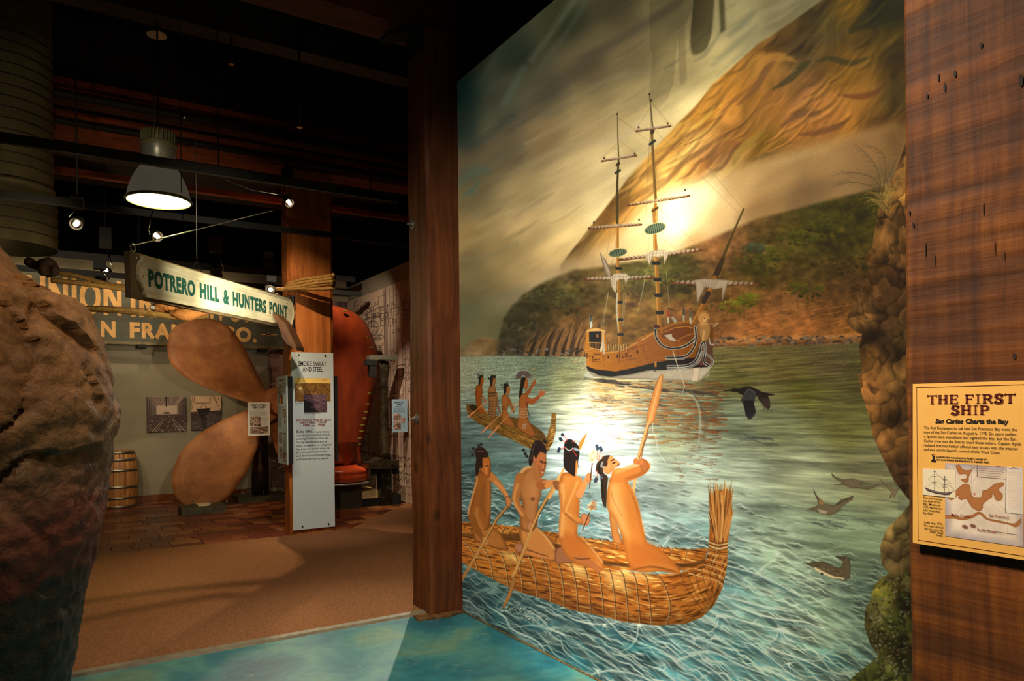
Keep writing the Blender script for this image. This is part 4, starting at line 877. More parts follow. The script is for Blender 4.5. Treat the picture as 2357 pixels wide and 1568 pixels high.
def paint_near_boat(cv, rs):
    T = TT(1050, 1180, 3.518)
    L = lambda p, w, c, a=1., **k: cv.line(T(*p), w, c, a, **k)
    lt = lambda x, y: .60 + .66 * np.exp(-((x - 1440) ** 2 + (y - 1285) ** 2) / 60000) - .22 * np.clip((y - 1330) / 120, 0, 1)
    pal = [(168,98,38),(202,132,60),(112,62,22),(232,172,94),(72,36,12),(186,108,44),(146,78,28),(96,50,18)]
    rim = T((0,70),(120,80),(300,95),(520,120),(800,165),(1060,210),(1330,245),(1650,285),(1900,300),(2040,290),(2000,440),(1850,470),(1200,470),(800,400),(0,240))
    reeds(cv, rs, rim, lambda x, y: .17, 900, 12, 44, pal, (1.5, 4), lt)
    for k in range(30):
        x = 60 + k * 62; y = 82 + x * .118; h = 60 if x < 1800 else 100
        L([(x, y + h), (x + 12, y + 20), (x + 40, y), (x + 56, y + 12)], 2.2, (70,44,22), .85, smooth=True)
        if x > 900: L([(x + 2, y + h - 2), (x + 14, y + 18), (x + 40, y - 2)], 1, (216,176,116), .8, smooth=True)
    # dark inside of the canoe
    L([(0,180),(300,200),(520,210),(850,290),(1250,420),(1850,430),(2020,390)], [10,16,16,12,8,10,8], (62,38,18), .75, f=6, smooth=True)
    hull = T((0,190),(150,235),(330,300),(600,345),(850,390),(1060,440),(1300,470),(1600,500),(1790,500),(1900,460),(2000,430),(2040,330),(2050,200),(2060,0),(2080,-170),(2200,-190),(2240,0),(2200,230),(2195,420),(2160,600),(2090,750),(1990,850),(1850,905),(1620,915),(1350,885),(1130,830),(930,790),(700,700),(500,640),(330,560),(150,460),(0,380))
    def path(x, y):
        X = (x - 1050) * 3.518; Yy = (y - 1180) * 3.518
        if X < 1500: return .20
        if X < 2000 and Yy > 300: return .1 - (X - 1500) / 500 * .55
        return -1.15 if Yy > 330 else -1.5
    M = reeds(cv, rs, hull, path, 3300, 10, 46, pal, (1.5, 4.5), lt)
    cv.clip = M
    for x0, y0, x1, y1, w in ((1180,470,1400,640,34),(1300,480,1560,520,34),(920,430,1060,520,24),(380,330,520,400,20)):
        L([(x0, y0), ((x0 + x1) / 2, (y0 + y1) / 2), (x1, y1)], [w * .3, w, w * .4], (255,222,140), .45, f=18)
    L([(0,400),(330,560),(700,690),(1130,820),(1620,905),(2000,840),(2150,640)], 26, (60,34,14), .38, f=26, smooth=True)
    L([(380,420),(700,520),(1000,600),(1200,640),(1500,660)], 22, (110,64,24), .3, f=24, smooth=True)
    for k in range(15):    # cord bindings round the hull
        x = 60 + k * 125 - k * k * 1.2; y = 230 + x * .165
        p = [(x, y), (x + 60, y + 60), (x + 105 - k * 2, y + 190), (x + 120 - k * 2, y + 330), (x + 118 - k, y + 470)]
        if x > 1500: p = [(x + 30, y - 10), (x + 90, y + 60), (x + 140, y + 170), (x + 160, y + 300), (x + 120, y + 440)]
        L(p, 3, (64,40,22), .8, smooth=True); L([(a - 4, b) for a, b in p], 1.3, (222,184,124), .7, smooth=True)
    for k in range(12): L([(2030 - k * 14, 250 + k * 22), (2110, 270 + k * 26), (2195 - k * 2, 262 + k * 32)], 2, (216,176,120) if k % 2 else (84,50,26), .85, smooth=True)
    for k in range(6): L([(1800 + k * 60, 470 - k * 10), (1880 + k * 50, 640), (2000 + k * 25, 790 - k * 18)], 1.8, (90,56,28), .7, smooth=True)
    cv.clip = None
    # upright tail of reeds
    for k in range(170):
        t = rs.rand(); x = 2065 + t * 150; y0 = 230 + rs.uniform(-30, 10); y1 = rs.uniform(-260, 40)
        c = np.array([(176,112,52),(222,162,92),(120,70,34),(196,130,66),(90,52,26)][rs.randint(5)]) * .98
        L([(x * .55 + 2130 * .45, y0), (x, (y0 + y1) / 2), (x + (t - .5) * 55 + rs.uniform(-10, 10), y1)], [2, rs.uniform(2.5, 5), .8], tuple(c), .92, smooth=True)
    for k in range(5): L([(2050, 228 + k * 14), (2120, 250 + k * 14), (2200, 238 + k * 14)], 2.4, (226,190,130) if k % 2 else (110,70,36), smooth=True)

def paint_paddlers(cv, rs):
    TB = TT(1050, 1000, 5.228); TC = TT(1260, 1000, 4.75)
    def mk(T):
        F = lambda p, c, **k: cv.fill(T(*p), c, **k)
        L = lambda p, w, c, a=1., **k: cv.line(T(*p), w, c, a, **k)
        return F, L
    F, L = mk(TB)
    # first (left) paddler
    a1 = (136,82,38); a2 = (84,46,20); hi = (176,118,66)
    F([(400,1090),(460,1130),(540,1200),(610,1340),(620,1400),(480,1380),(340,1330),(230,1280),(200,1180),(210,1080)], a1, smooth=True, edge=(a2, 7))
    F([(270,440),(330,460),(400,500),(420,640),(415,900),(405,1100),(340,1160),(250,1150),(200,1080),(150,1020),(140,960),(180,820),(215,640),(235,520)], (118,68,28), smooth=True, edge=(a2, 9))
    L([(330,600),(310,850),(350,960)], 8, (96,54,24), .6, f=8, smooth=True); L([(250,900),(250,1000),(320,1150)], 9, (150,96,48), .6, f=6, smooth=True); L([(390,540),(395,800),(385,960)], 6, (150,92,44), .6, f=6)
    L([(240,470),(250,560),(215,680),(160,880),(145,960)], 4, (190,132,78), .8, f=3, smooth=True)
    L([(410,500),(500,590),(580,700),(620,770)], [17,14,11,9], (150,92,46), smooth=True); L([(470,570),(560,660),(610,740)], 5, (196,132,82), .8, f=3, smooth=True)
    L([(190,1000),(240,1130),(330,1270)], [16,15,10], (110,64,28), smooth=True)
    F([(590,770),(620,740),(665,790),(660,840),(630,890),(605,860)], (158,100,58), smooth=True, edge=(a2, 3))
    F([(320,1240),(380,1250),(380,1320),(340,1330),(320,1290)], (146,96,56), smooth=True)
    F([(300,290),(380,260),(412,320),(415,440),(400,520),(350,510),(300,450),(280,400)], (140,78,34), smooth=True, edge=(a2, 4))
    L([(350,360),(365,470)], 4, (176,110,60), .7, f=3); L([(352,378),(378,376)], 2, (48,24,12)); L([(398,380),(408,380)], 2, (48,24,12)); L([(345,392),(376,390)], 1.4, (70,38,20)); L([(395,410),(404,455),(385,462)], 2, (92,46,20), .8); L([(375,492),(405,488)], 2.4, (84,36,22)); 
    F([(225,190),(290,150),(350,180),(385,240),(375,280),(320,290),(315,400),(280,410),(265,480),(235,500),(230,380),(240,300)], (36,24,16), smooth=True)
    for x, y, x1, y1 in ((300,170,300,120),(230,200,205,170),(260,230,195,250),(290,180,270,140)): L([(x, y), (x1, y1)], 1.5, (40,30,22)); cv.blob(*TB((x1, y1))[0], 3, 3.4, (34,30,24))
    L([(250,200),(330,210)], 2, (120,92,70), .6)
    # second paddler
    b1 = (176,112,56); b2 = (104,62,30)
    F([(950,1110),(1040,1170),(1150,1280),(1200,1400),(1195,1520),(1060,1500),(880,1420),(790,1330),(765,1200),(790,1080)], b1, smooth=True, edge=(b2, 8))
    L([(850,1420),(1000,1460),(1150,1490)], [6,10,8], (190,118,62), .8, f=4, smooth=True); L([(860,1390),(1000,1440),(1110,1470)], 2.4, (84,46,22), .8, smooth=True); L([(970,1130),(1080,1240),(1180,1380)], 4, (214,160,96), .7, f=4, smooth=True)
    F([(700,1340),(740,1310),(800,1330),(800,1400),(730,1420)], (150,96,66), smooth=True, edge=(b2, 3))
    F([(830,430),(930,400),(1000,480),(1040,580),(1020,720),(985,860),(985,1000),(960,1120),(860,1180),(770,1120),(770,980),(800,860),(750,700),(760,560)], (156,100,54), smooth=True, edge=(b2, 12))
    F([(890,560),(960,600),(1010,720),(960,860),(880,800),(850,680)], (178,118,68), f=22, alpha=.5); F([(850,820),(950,880),(930,1040),(840,1060)], (160,104,62), f=24, alpha=.6)
    L([(930,400),(870,400),(800,440),(740,560),(700,720),(680,780)], [5,7,8,7,6,5], (206,146,82), .8, f=4, smooth=True)
    L([(770,520),(730,680),(720,800),(800,960),(880,1070)], [22,19,16,14,11], (146,90,46), smooth=True); L([(740,600),(700,740),(715,850),(800,970)], 5, (190,130,72), .8, f=4, smooth=True)
    L([(1030,600),(1100,600),(1180,580)], [26,18,11], (146,84,42), smooth=True); L([(1050,570),(1180,560)], 4, (206,140,80), .7, f=3)
    cv.blob(*TB((920,780))[0], 5, 4.5, (92,54,34), 0, .8, f=4)
    F([(980,230),(1070,210),(1082,300),(1080,390),(1055,480),(1030,515),(990,480),(950,400),(950,290)], (160,94,52), smooth=True, edge=(b2, 4))
    F([(945,270),(960,370),(1000,470),(1030,560),(960,560),(900,440),(915,360)], (150,94,50), f=4, smooth=True)
    F([(925,250),(950,250),(955,330),(935,345),(925,300)], (176,104,62), smooth=True, edge=(b2, 2))
    L([(1010,330),(1045,345)], 2.6, (50,28,16)); L([(1060,345),(1080,345)], 2.4, (50,28,16)); L([(1015,318),(1045,328)], 1.6, (60,34,18)); L([(1052,350),(1055,420),(1035,430)], 3, (110,62,34), .9, smooth=True); L([(1050,360),(1052,410)], 2, (206,136,88), .8); L([(1020,450),(1050,456)], 3, (206,150,130)); L([(1018,442),(1052,448)], 1.6, (90,40,24)); L([(1000,380),(1010,470)], 4, (110,60,34), .5, f=4)
    F([(925,110),(970,70),(1030,90),(1080,170),(1078,235),(1010,210),(960,290),(930,250),(920,340),(885,385),(872,300),(900,180)], (34,24,18), smooth=True)
    L([(960,100),(930,160),(900,300)], 2, (90,76,66), .6, smooth=True)
    for x, y in ((810,190),(830,235),(850,265),(1060,80),(1075,100)): cv.blob(*TB((x, y))[0], 3.6, 3.4, (30,28,28))
    F([(870,1060),(920,1060),(930,1140),(900,1200),(860,1140)], (168,112,70), smooth=True, edge=(b2, 3)); F([(1175,580),(1210,555),(1235,600),(1225,670),(1190,660)], (130,80,48), smooth=True, edge=(b2, 3))
    # paddles of the two
    def pad(p, w, c=(176,126,66)):
        L(p, w, (90,58,28)); L([(x - 5, y) for x, y in p], w * .6, c)
    pad([(610,880),(490,1020),(330,1310),(150,1600)], 6.5, (150,104,56)); pad([(1180,620),(1000,940),(870,1230),(760,1560)], 7, (190,134,70))
    FD = TT(1050, 1180, 3.518)
    cv.line(FD((240,210),(90,470)), [6,6], (150,104,56)); cv.fill(FD((110,430),(75,470),(45,520),(50,560),(90,490)), (130,88,46))
    cv.line(FD((610,160),(460,520)), [6,7], (172,122,66)); cv.fill(FD((480,500),(455,530),(420,650),(375,770),(385,780),(440,690),(480,560)), (140,92,50), edge=((90,56,28), 2))
    # third figure, seen from behind
    F, L = mk(TC)
    c1 = (206,132,62); c2 = (150,84,34)
    L([(130,500),(20,700)], 6, (206,146,80)); L([(0,560),(90,520)], [14,10], (190,124,66)); L([(180,380),(110,500)], 5, (222,160,90)); L([(430,-10),(350,150)], [2,9], (206,130,56))
    F([(60,520),(120,510),(130,580),(90,600),(70,570)], (130,80,46), smooth=True)
    F([(100,1260),(180,1240),(300,1380),(200,1410),(90,1400)], (150,96,60), smooth=True, edge=((100,60,36), 4))
    F([(180,420),(300,440),(345,520),(350,640),(345,850),(330,1000),(335,1120),(430,1200),(540,1300),(610,1400),(615,1470),(560,1500),(440,1450),(300,1400),(190,1300),(140,1180),(125,1000),(140,800),(120,600),(140,480)], c1, smooth=True, edge=((158,88,36), 13))
    F([(180,1080),(330,1110),(430,1230),(540,1390),(400,1370),(250,1330),(180,1230)], (176,92,36), f=26, alpha=.7, smooth=True)
    F([(300,470),(350,640),(340,860),(320,1020),(250,1040),(230,900),(280,700)], (190,110,46), f=22, alpha=.6)
    L([(160,560),(170,800),(150,1100)], 9, (236,176,104), .6, f=9, smooth=True); L([(155,650),(165,850)], 2, (150,84,40), .7, f=2)
    L([(380,1130),(480,1240),(600,1400)], 4, (240,180,110), .6, f=4, smooth=True)
    L([(290,1350),(420,1380),(560,1480)], [6,16,14], (176,104,56), smooth=True); L([(290,1350),(350,1365),(460,1360)], 2.4, (96,50,24), .9, smooth=True)
    L([(320,520),(270,650),(215,830),(260,900),(340,950),(400,930)], [26,22,19,17,14,11], (200,126,58), smooth=True); L([(330,520),(240,740),(205,840),(260,890)], 4, (236,172,100), .7, f=4, smooth=True); L([(200,870),(300,960),(370,980)], 5, (140,84,44), .7, f=4, smooth=True)
    L([(350,660),(400,560),(440,470)], [16,13,9], (214,140,80), smooth=True); F([(420,480),(440,430),(475,430),(480,500),(450,530)], (206,132,80), smooth=True, edge=(c2, 2))
    F([(370,890),(410,870),(465,910),(455,970),(420,1005),(380,980)], (196,126,82), smooth=True, edge=(c2, 3)); 
    F([(305,280),(330,280),(328,400),(310,440),(300,380)], (206,124,60), smooth=True)
    F([(190,90),(240,55),(290,80),(340,130),(350,220),(335,300),(345,400),(325,300),(310,300),(300,450),(260,440),(190,380),(175,300),(180,180)], (36,26,20), smooth=True); cv.blob(*TC((240,105))[0], 11, 11, (28,20,18))
    L([(200,150),(240,180),(280,150)], 2.2, (214,206,196), .9, smooth=True); L([(300,160),(330,170)], 6, (176,190,196), .7)
    for x, y, x1, y1 in ((200,140,120,170),(205,90,140,50),(220,70,170,0),(270,160,320,240),(270,90,300,70)): L([(x, y), (x1, y1)], 1.5, (196,60,40))
    for x, y in ((130,160),(120,185),(140,50),(150,60),(165,5)): cv.blob(*TC((x, y))[0], 3.6, 3.8, (40,50,60))
    for px_, py_, hx, hy in ((490,320,460,585),(460,860,380,1060)):
        L([(px_, py_), (hx, hy)], [2.4,1.6], (70,44,26))
    for x, y, r in ((500,200,5.5),(475,235,5.5),(530,240,5.5),(495,270,6.5),(510,180,4)): cv.blob(*TC((x, y))[0], r, r * 1.15, (232,206,160)); cv.blob(*TC((x - 6, y + 8))[0], r * .5, r * .7, (170,130,84), 0, .6)
    for k in range(40):
        a = rs.uniform(0, 6.28); r = rs.uniform(0, 45); x, y = 490 + r * math.cos(a), 790 + r * 1.3 * math.sin(a); cv.blob(*TC((x, y))[0], 3.2, 2.6, tuple(np.array([(240,214,170),(196,150,100),(150,104,66)][rs.randint(3)])), a, .85)
    # fourth figure with raised paddle
    d1 = (214,138,64); d2 = (160,92,38)
    L([(960,470),(940,640)], 7, (226,176,110)); 
    F([(680,850),(740,900),(770,1040),(800,1130),(810,1200),(740,1190),(715,1150),(690,1010)], (196,126,66), smooth=True, edge=(d2, 5))
    F([(680,500),(760,400),(900,430),(880,520),(940,620),(990,750),(1020,900),(1060,1080),(1090,1180),(1200,1240),(1320,1340),(1440,1480),(1430,1530),(1250,1500),(1100,1510),(960,1490),(880,1400),(840,1250),(800,1080),(740,940),(670,850),(650,720)], d1, smooth=True, edge=((166,94,38), 15))
    F([(900,1180),(1080,1190),(1250,1290),(1400,1450),(1150,1440),(960,1480),(880,1350)], (176,94,38), f=34, alpha=.75, smooth=True)
    F([(850,560),(930,650),(1000,900),(1050,1150),(960,1200),(900,1000),(860,800)], (196,112,46), f=30, alpha=.6)
    F([(690,560),(760,560),(820,800),(860,1100),(800,1040),(730,880),(680,800)], (244,188,116), f=28, alpha=.6)
    L([(700,640),(730,740),(820,900)], 2, (170,100,50), .6, f=2, smooth=True); L([(940,1480),(1150,1450),(1400,1500)], [3,5,3], (110,60,28), .7, f=3, smooth=True)
    L([(880,530),(960,690),(1010,860),(1060,1080)], 3, (236,160,86), .6, f=3, smooth=True)
    for k in range(5): L([(920 + k * 18, 640 + k * 50), (945 + k * 18, 700 + k * 50)], 4, (150,84,36), .35, f=4)
    L([(780,450),(900,440),(1010,400),(1080,350)], [34,28,24,20], (206,124,58), smooth=True); L([(760,410),(900,360),(1020,310),(1085,310)], [9,9,9,7], (232,156,88), .8, f=5, smooth=True); L([(860,490),(980,450),(1070,410),(1100,360)], [6,8,8,5], (160,90,42), .7, f=5, smooth=True)
    F([(1000,280),(1060,270),(1100,310),(1105,370),(1070,420),(1030,400)], (184,110,60), smooth=True, edge=(d2, 5)); L([(1010,300),(960,300)], [16,9], (206,124,66)); F([(945,290),(960,260),(1010,270),(1020,300),(960,330)], (206,124,70), smooth=True, edge=(d2, 3))
    L([(1010,265),(1040,120),(1082,0)], [8,8,8], (120,76,40)); L([(1006,265),(1036,120),(1078,0)], [6,6,6], (232,176,108))
    F([(640,250),(690,235),(735,270),(780,300),(790,325),(770,350),(740,370),(690,420),(650,430),(620,360)], (216,142,84), smooth=True, edge=(d2, 3))
    F([(610,370),(640,365),(655,400),(650,430),(625,420)], (222,140,90), smooth=True, edge=(d2, 2)); L([(700,290),(730,275)], 2.6, (60,34,22)); L([(715,318),(740,308)], 3, (50,30,20)); L([(768,345),(785,330)], 2.4, (110,50,36)); L([(665,260),(700,350),(690,400)], 4, (190,112,66), .6, f=4)
    F([(575,280),(620,240),(680,232),(660,280),(655,340),(610,370),(620,430),(660,470),(650,600),(640,800),(600,740),(585,600),(580,460),(530,400),(540,320)], (58,42,30), smooth=True); L([(590,300),(560,380),(590,480),(610,700)], 4, (28,22,18), .8, f=3, smooth=True); L([(600,310),(590,350),(620,360)], 5, (176,170,160), .7, smooth=True); L([(575,450),(600,480)], 4, (110,110,140), .7)
    for x0, y0, x1, y1 in ((560,290,580,170),(545,280,545,150),(545,400,545,530),(590,270,605,240)): L([(x0, y0), (x1, y1)], 1.6, (206,110,80))
    for x, y in ((540,130),(548,155),(580,150),(590,170),(525,510),(535,490)): cv.blob(*TC((x, y))[0], 4, 4.6, (56,66,74))
    # raised paddle blade
    TE = TT(1300, 820, 5.228)
    cv.line(TE((880,1240),(960,960),(1010,800)), [7,7.5,8], (120,76,40)); cv.line(TE((876,1240),(956,960),(1006,800)), [5,5.5,6], (232,170,104))
    cv.fill(TE((1170,205),(1186,240),(1170,360),(1150,480),(1100,680),(1075,790),(1045,800),(1010,800),(985,770),(990,710),(1030,560),(1080,380),(1130,260)), (214,142,76), edge=((150,88,40), 3))
    cv.line(TE((1160,240),(1100,480),(1060,640),(1020,800)), [2,4,4,5], (240,186,120), .7, f=3); cv.line(TE((1060,800),(1060,900),(1100,1000),(1120,1160),(1220,1290)), 1.3, (236,236,216), .7)
    cv.fill(TE((265,925),(240,1000),(180,1100),(165,1070),(210,990)), (206,126,56), edge=((150,84,34), 2))

def paint_birds(cv, rs):
    T = TT(1640, 860, 4.126)
    F = lambda p, c, **k: cv.fill(T(*p), c, **k)
    L = lambda p, w, c, a=1., **k: cv.line(T(*p), w, c, a, **k)
    # cormorant
    F([(108,160),(170,152),(210,142),(250,148),(300,125),(350,122),(400,140),(470,175),(540,190),(600,205),(520,212),(430,215),(330,220),(270,200),(240,180),(200,176),(165,168),(110,170)], (34,26,22), smooth=False)
    F([(330,140),(400,160),(415,200),(395,290),(410,340),(415,370),(375,430),(345,440),(320,400),(300,320),(270,250),(300,200)], (52,48,44), smooth=False)
    F([(420,200),(520,200),(545,250),(550,320),(530,345),(480,300),(440,250)], (40,30,24))
    for k in range(10): L([(300 + k * 9, 260), (318 + k * 10, 425 - abs(k - 3) * 8)], [2,1.2], (24,20,18), .9); L([(460 + k * 8, 240), (490 + k * 6, 340 - k * 3)], 1.2, (70,56,44), .7)
    L([(300,190),(350,150),(410,190)], 2, (86,80,72), .7, smooth=True)
    g = (96,82,58); gd = (62,54,40)
    F([(1130,945),(1170,985),(1250,1010),(1330,995),(1400,1020),(1470,1045),(1400,1050),(1450,1075),(1520,1075),(1595,1048),(1540,1085),(1470,1105),(1390,1085),(1320,1090),(1250,1060),(1148,1062),(1250,1042),(1190,1015),(1140,980)], g, edge=(gd, 3))
    F([(960,1090),(985,1150),(1010,1180),(1080,1240),(1150,1260),(1220,1200),(1338,1165),(1330,1200),(1240,1260),(1200,1300),(1250,1282),(1220,1300),(1120,1350),(1030,1330),(960,1305),(895,1285),(950,1278),(1010,1250),(995,1200),(965,1130)], g, edge=(gd, 3)); F([(1000,1290),(1090,1310),(1080,1335),(1020,1325)], (150,134,104), f=3)
    F([(1015,1190),(1080,1240),(1015,1245)], (130,98,60)); L([(1180,1250),(1335,1170)], 3, (44,38,30), .7)
    F([(1583,995),(1640,1050),(1700,1090),(1740,1100),(1770,1090),(1760,1120),(1725,1190),(1722,1160),(1680,1190),(1700,1130),(1640,1070),(1600,1020)], (104,90,64), edge=(gd, 2))
    # swimming loon
    T2 = TT(1640, 1200, 4.261)
    cv.fill(T2((885,405),(960,410),(975,398),(1040,402),(1100,400),(1180,440),(1240,462),(1275,440),(1285,400),(1250,375),(1205,345),(1270,348),(1310,345),(1345,375),(1356,440),(1352,520),(1350,560),(1290,575),(1200,560),(1110,530),(1040,490),(980,450),(930,425)), (78,66,46), edge=((52,44,34), 3))
    cv.fill(T2((995,445),(1060,480),(1130,515),(1200,545),(1300,560),(1290,574),(1180,560),(1070,515),(1010,480)), (190,166,120), f=2)
    for k in range(30):
        x = rs.uniform(1000, 1290); y = 420 + (x - 1000) * .3 + rs.uniform(-10, 30); cv.line(T2((x, y), (x + 22, y + 6)), 1.3, (120,100,70) if k % 2 else (44,36,28), .7)
    cv.line(T2((1205,345),(1255,362)), [1.5,4], (48,40,32)); cv.blob(*T2((1290,368))[0], 1.5, 1.5, (20,16,14)); cv.blob(*T2((1075,520))[0], 3, 3, (40,40,36))

def paint_rocks(cv, rs, X, Y):
    def rock(poly, pts, dark, hi, cell=34, seed=1, edge=12, stretch=1.):
        f = field(pts, cv, step=16)
        w1 = fbm(X / 60, Y / 44, 3, seed) * 110; w2 = fbm(X / 40, Y / 64, 3, seed + 3) * 90
        # faceted boulders: nearest of scattered centres
        P = np.array(poly, float); mn, mx = P.min(0), P.max(0)
        B = cv.box(mn, mx, 2); x0, y0, x1, y1 = B
        nx = int((mx[0] - mn[0]) / cell) + 1; ny = int((mx[1] - mn[1]) / (cell * stretch)) + 1
        cs = [((i + rs.rand()) * cell + mn[0], (j + rs.rand()) * cell * stretch + mn[1]) for i in range(nx) for j in range(ny)]
        XX = X[y0:y1, x0:x1] + w1[y0:y1, x0:x1] * .8 - 44; YY = Y[y0:y1, x0:x1] + w2[y0:y1, x0:x1] - 45
        d1 = np.full(XX.shape, 1e9, np.float32); d2 = d1.copy(); idv = np.zeros(XX.shape, np.float32); hx = np.zeros(XX.shape, np.float32)
        for cx, cy in cs:
            dx = XX - cx; dy = (YY - cy) / stretch; d = dx * dx + dy * dy
            m = d < d1; d2 = np.where(m, d1, np.minimum(d2, d)); idv = np.where(m, rs.uniform(.78, 1.22), idv); hx = np.where(m, (-dx * .7 - dy * .7) / cell, hx); d1 = np.where(m, d, d1)
        e = np.sqrt(d2) - np.sqrt(d1)
        sh = (.4 + .6 * idv) * (1 + np.clip(hx, -.7, .7) * .45) * (.55 + .9 * fbm(X[y0:y1, x0:x1] / 34, Y[y0:y1, x0:x1] / 46, 3, seed + 4))
        c = f[y0:y1, x0:x1] * sh[..., None]
        k = np.clip(1 - e / (cell * .3), 0, 1) ** 1.3 * (.05 + .75 * np.clip(2.2 * fbm(X[y0:y1, x0:x1] / 30, Y[y0:y1, x0:x1] / 30, 2, seed + 1) - .8, 0, 1))
        c = c * (1 - k[..., None]) + np.array(dark) * k[..., None]
        c *= (.66 + .68 * fbm(X[y0:y1, x0:x1] / 16, Y[y0:y1, x0:x1] / 26, 4, seed + 2))[..., None] * np.array([1.10, 1.0, .88])
        full = np.zeros((cv.H, cv.W, 3), np.float32); full[y0:y1, x0:x1] = c
        return cv.fill(poly, full, f=2, keep=True, edge=None)
    poly = [(2085,330),(2060,400),(2040,440),(2022,480),(2012,540),(2008,570),(1992,592),(2000,620),(1985,660),(1975,690),(1952,725),(1950,745),(1966,760),(1985,770),(1978,800),(1985,850),(1978,870),(1982,900),(2003,968),(2008,1000),(2030,1050),(2060,1110),(2092,1150),(2140,1160),(2140,330)]
    rock(poly, [(2060,440,(120,92,50)),(2050,520,(104,78,44)),(2040,600,(98,72,38)),(2020,660,(84,60,36)),(1985,730,(92,70,40)),(2060,640,(70,50,30)),(2040,740,(52,38,24)),(2070,780,(58,46,26)),
        (2010,760,(34,26,16)),(2010,820,(76,56,30)),(2000,880,(112,80,46)),(2050,880,(86,66,38)),(2020,960,(104,76,42)),(2060,960,(56,42,24)),(2050,1020,(88,66,38)),(2070,1080,(46,34,22)),(2080,380,(110,84,48))], (30,22,14), None, 40, 2, stretch=1.15)
    # low mossy rocks
    poly = [(2100,1155),(2070,1190),(2040,1220),(2026,1260),(2030,1300),(2048,1322),(2030,1330),(2012,1350),(2005,1380),(1992,1405),(1990,1440),(2002,1480),(2022,1512),(2000,1530),(1975,1550),(1950,1572),(1940,1660),(2140,1660),(2140,1150)]
    rock(poly, [(2060,1230,(96,84,52)),(2050,1290,(74,64,44)),(2085,1280,(60,50,28)),(2040,1360,(64,66,26)),(2070,1350,(38,34,18)),(2020,1420,(78,78,46)),(2060,1430,(44,50,20)),(2050,1480,(34,32,16)),
        (2080,1500,(26,22,12)),(2040,1560,(54,58,28)),(1980,1580,(70,78,40)),(2090,1400,(24,20,12))], (18,16,8), None, 46, 5)
    for k in range(420):
        x = rs.uniform(1985, 2092); y = rs.uniform(1320, 1568)
        if x < 2000 + abs(y - 1430) * .16: continue
        c = [(112,104,78),(84,80,58),(66,84,34),(20,18,12)][rs.randint(4)]
        cv.blob(x, y, rs.uniform(1.2, 4), rs.uniform(1, 3), c, rs.uniform(0, 3), .6)
    # grass tuft on the rock
    for k in range(60):
        a = rs.uniform(-3.0, -.5); L = rs.uniform(25, 60); x, y = 2035 + rs.uniform(-14, 14), 478 + rs.uniform(-30, 10)
        cv.line([(x, y), (x + L * .6 * math.cos(a), y + L * .7 * math.sin(a)), (x + L * math.cos(a), y + L * .8 * math.sin(a) + 8)], [2,1.4,.6], [(120,96,46),(80,62,30),(150,120,60)][k % 3], .85, smooth=True)
    for p in ([(2030,440),(2020,390),(2000,360),(1980,340)],[(2030,440),(2010,410),(1975,398),(1935,400)],[(2035,430),(2040,380),(2030,350),(2000,335)],[(2040,420),(2062,370),(2075,340),(2060,320)],[(2030,440),(1995,425),(1960,420),(1935,425)]):
        cv.line(p, [2,1.6,1.2,.8], (84,66,40), .9, smooth=True)
        q = spl(p, False, 4)
        for x, y in q[4:]:
            for s in (-1, 1):
                a = rs.uniform(2.6, 4.2); cv.line([(x, y), (x + 16 * math.cos(a), y + 16 * math.sin(a) * .6 + s * 4)], 1, (92,74,50), .7)
# ----------------------------------------------------------------------------
# STRUCTURE: floors, walls, ceiling
# ----------------------------------------------------------------------------
YB, XR = 13.7, 4.75           # back wall, right wall of the far gallery
M_grey = mat('grey_wall_paint', s2l((148,136,112)), .8, col2=s2l((136,124,102)), scale=2, bump=.05, bscale=120)
M_dark = mat('black_wall_paint', (.0022,.002,.002), .95, spec=.05)
M_black = mat('black_metal', (.012,.011,.010), .65, 0, spec=.25)
M_ceil = mat('dark_ceiling', (.005,.004,.0035), .95, spec=.1)

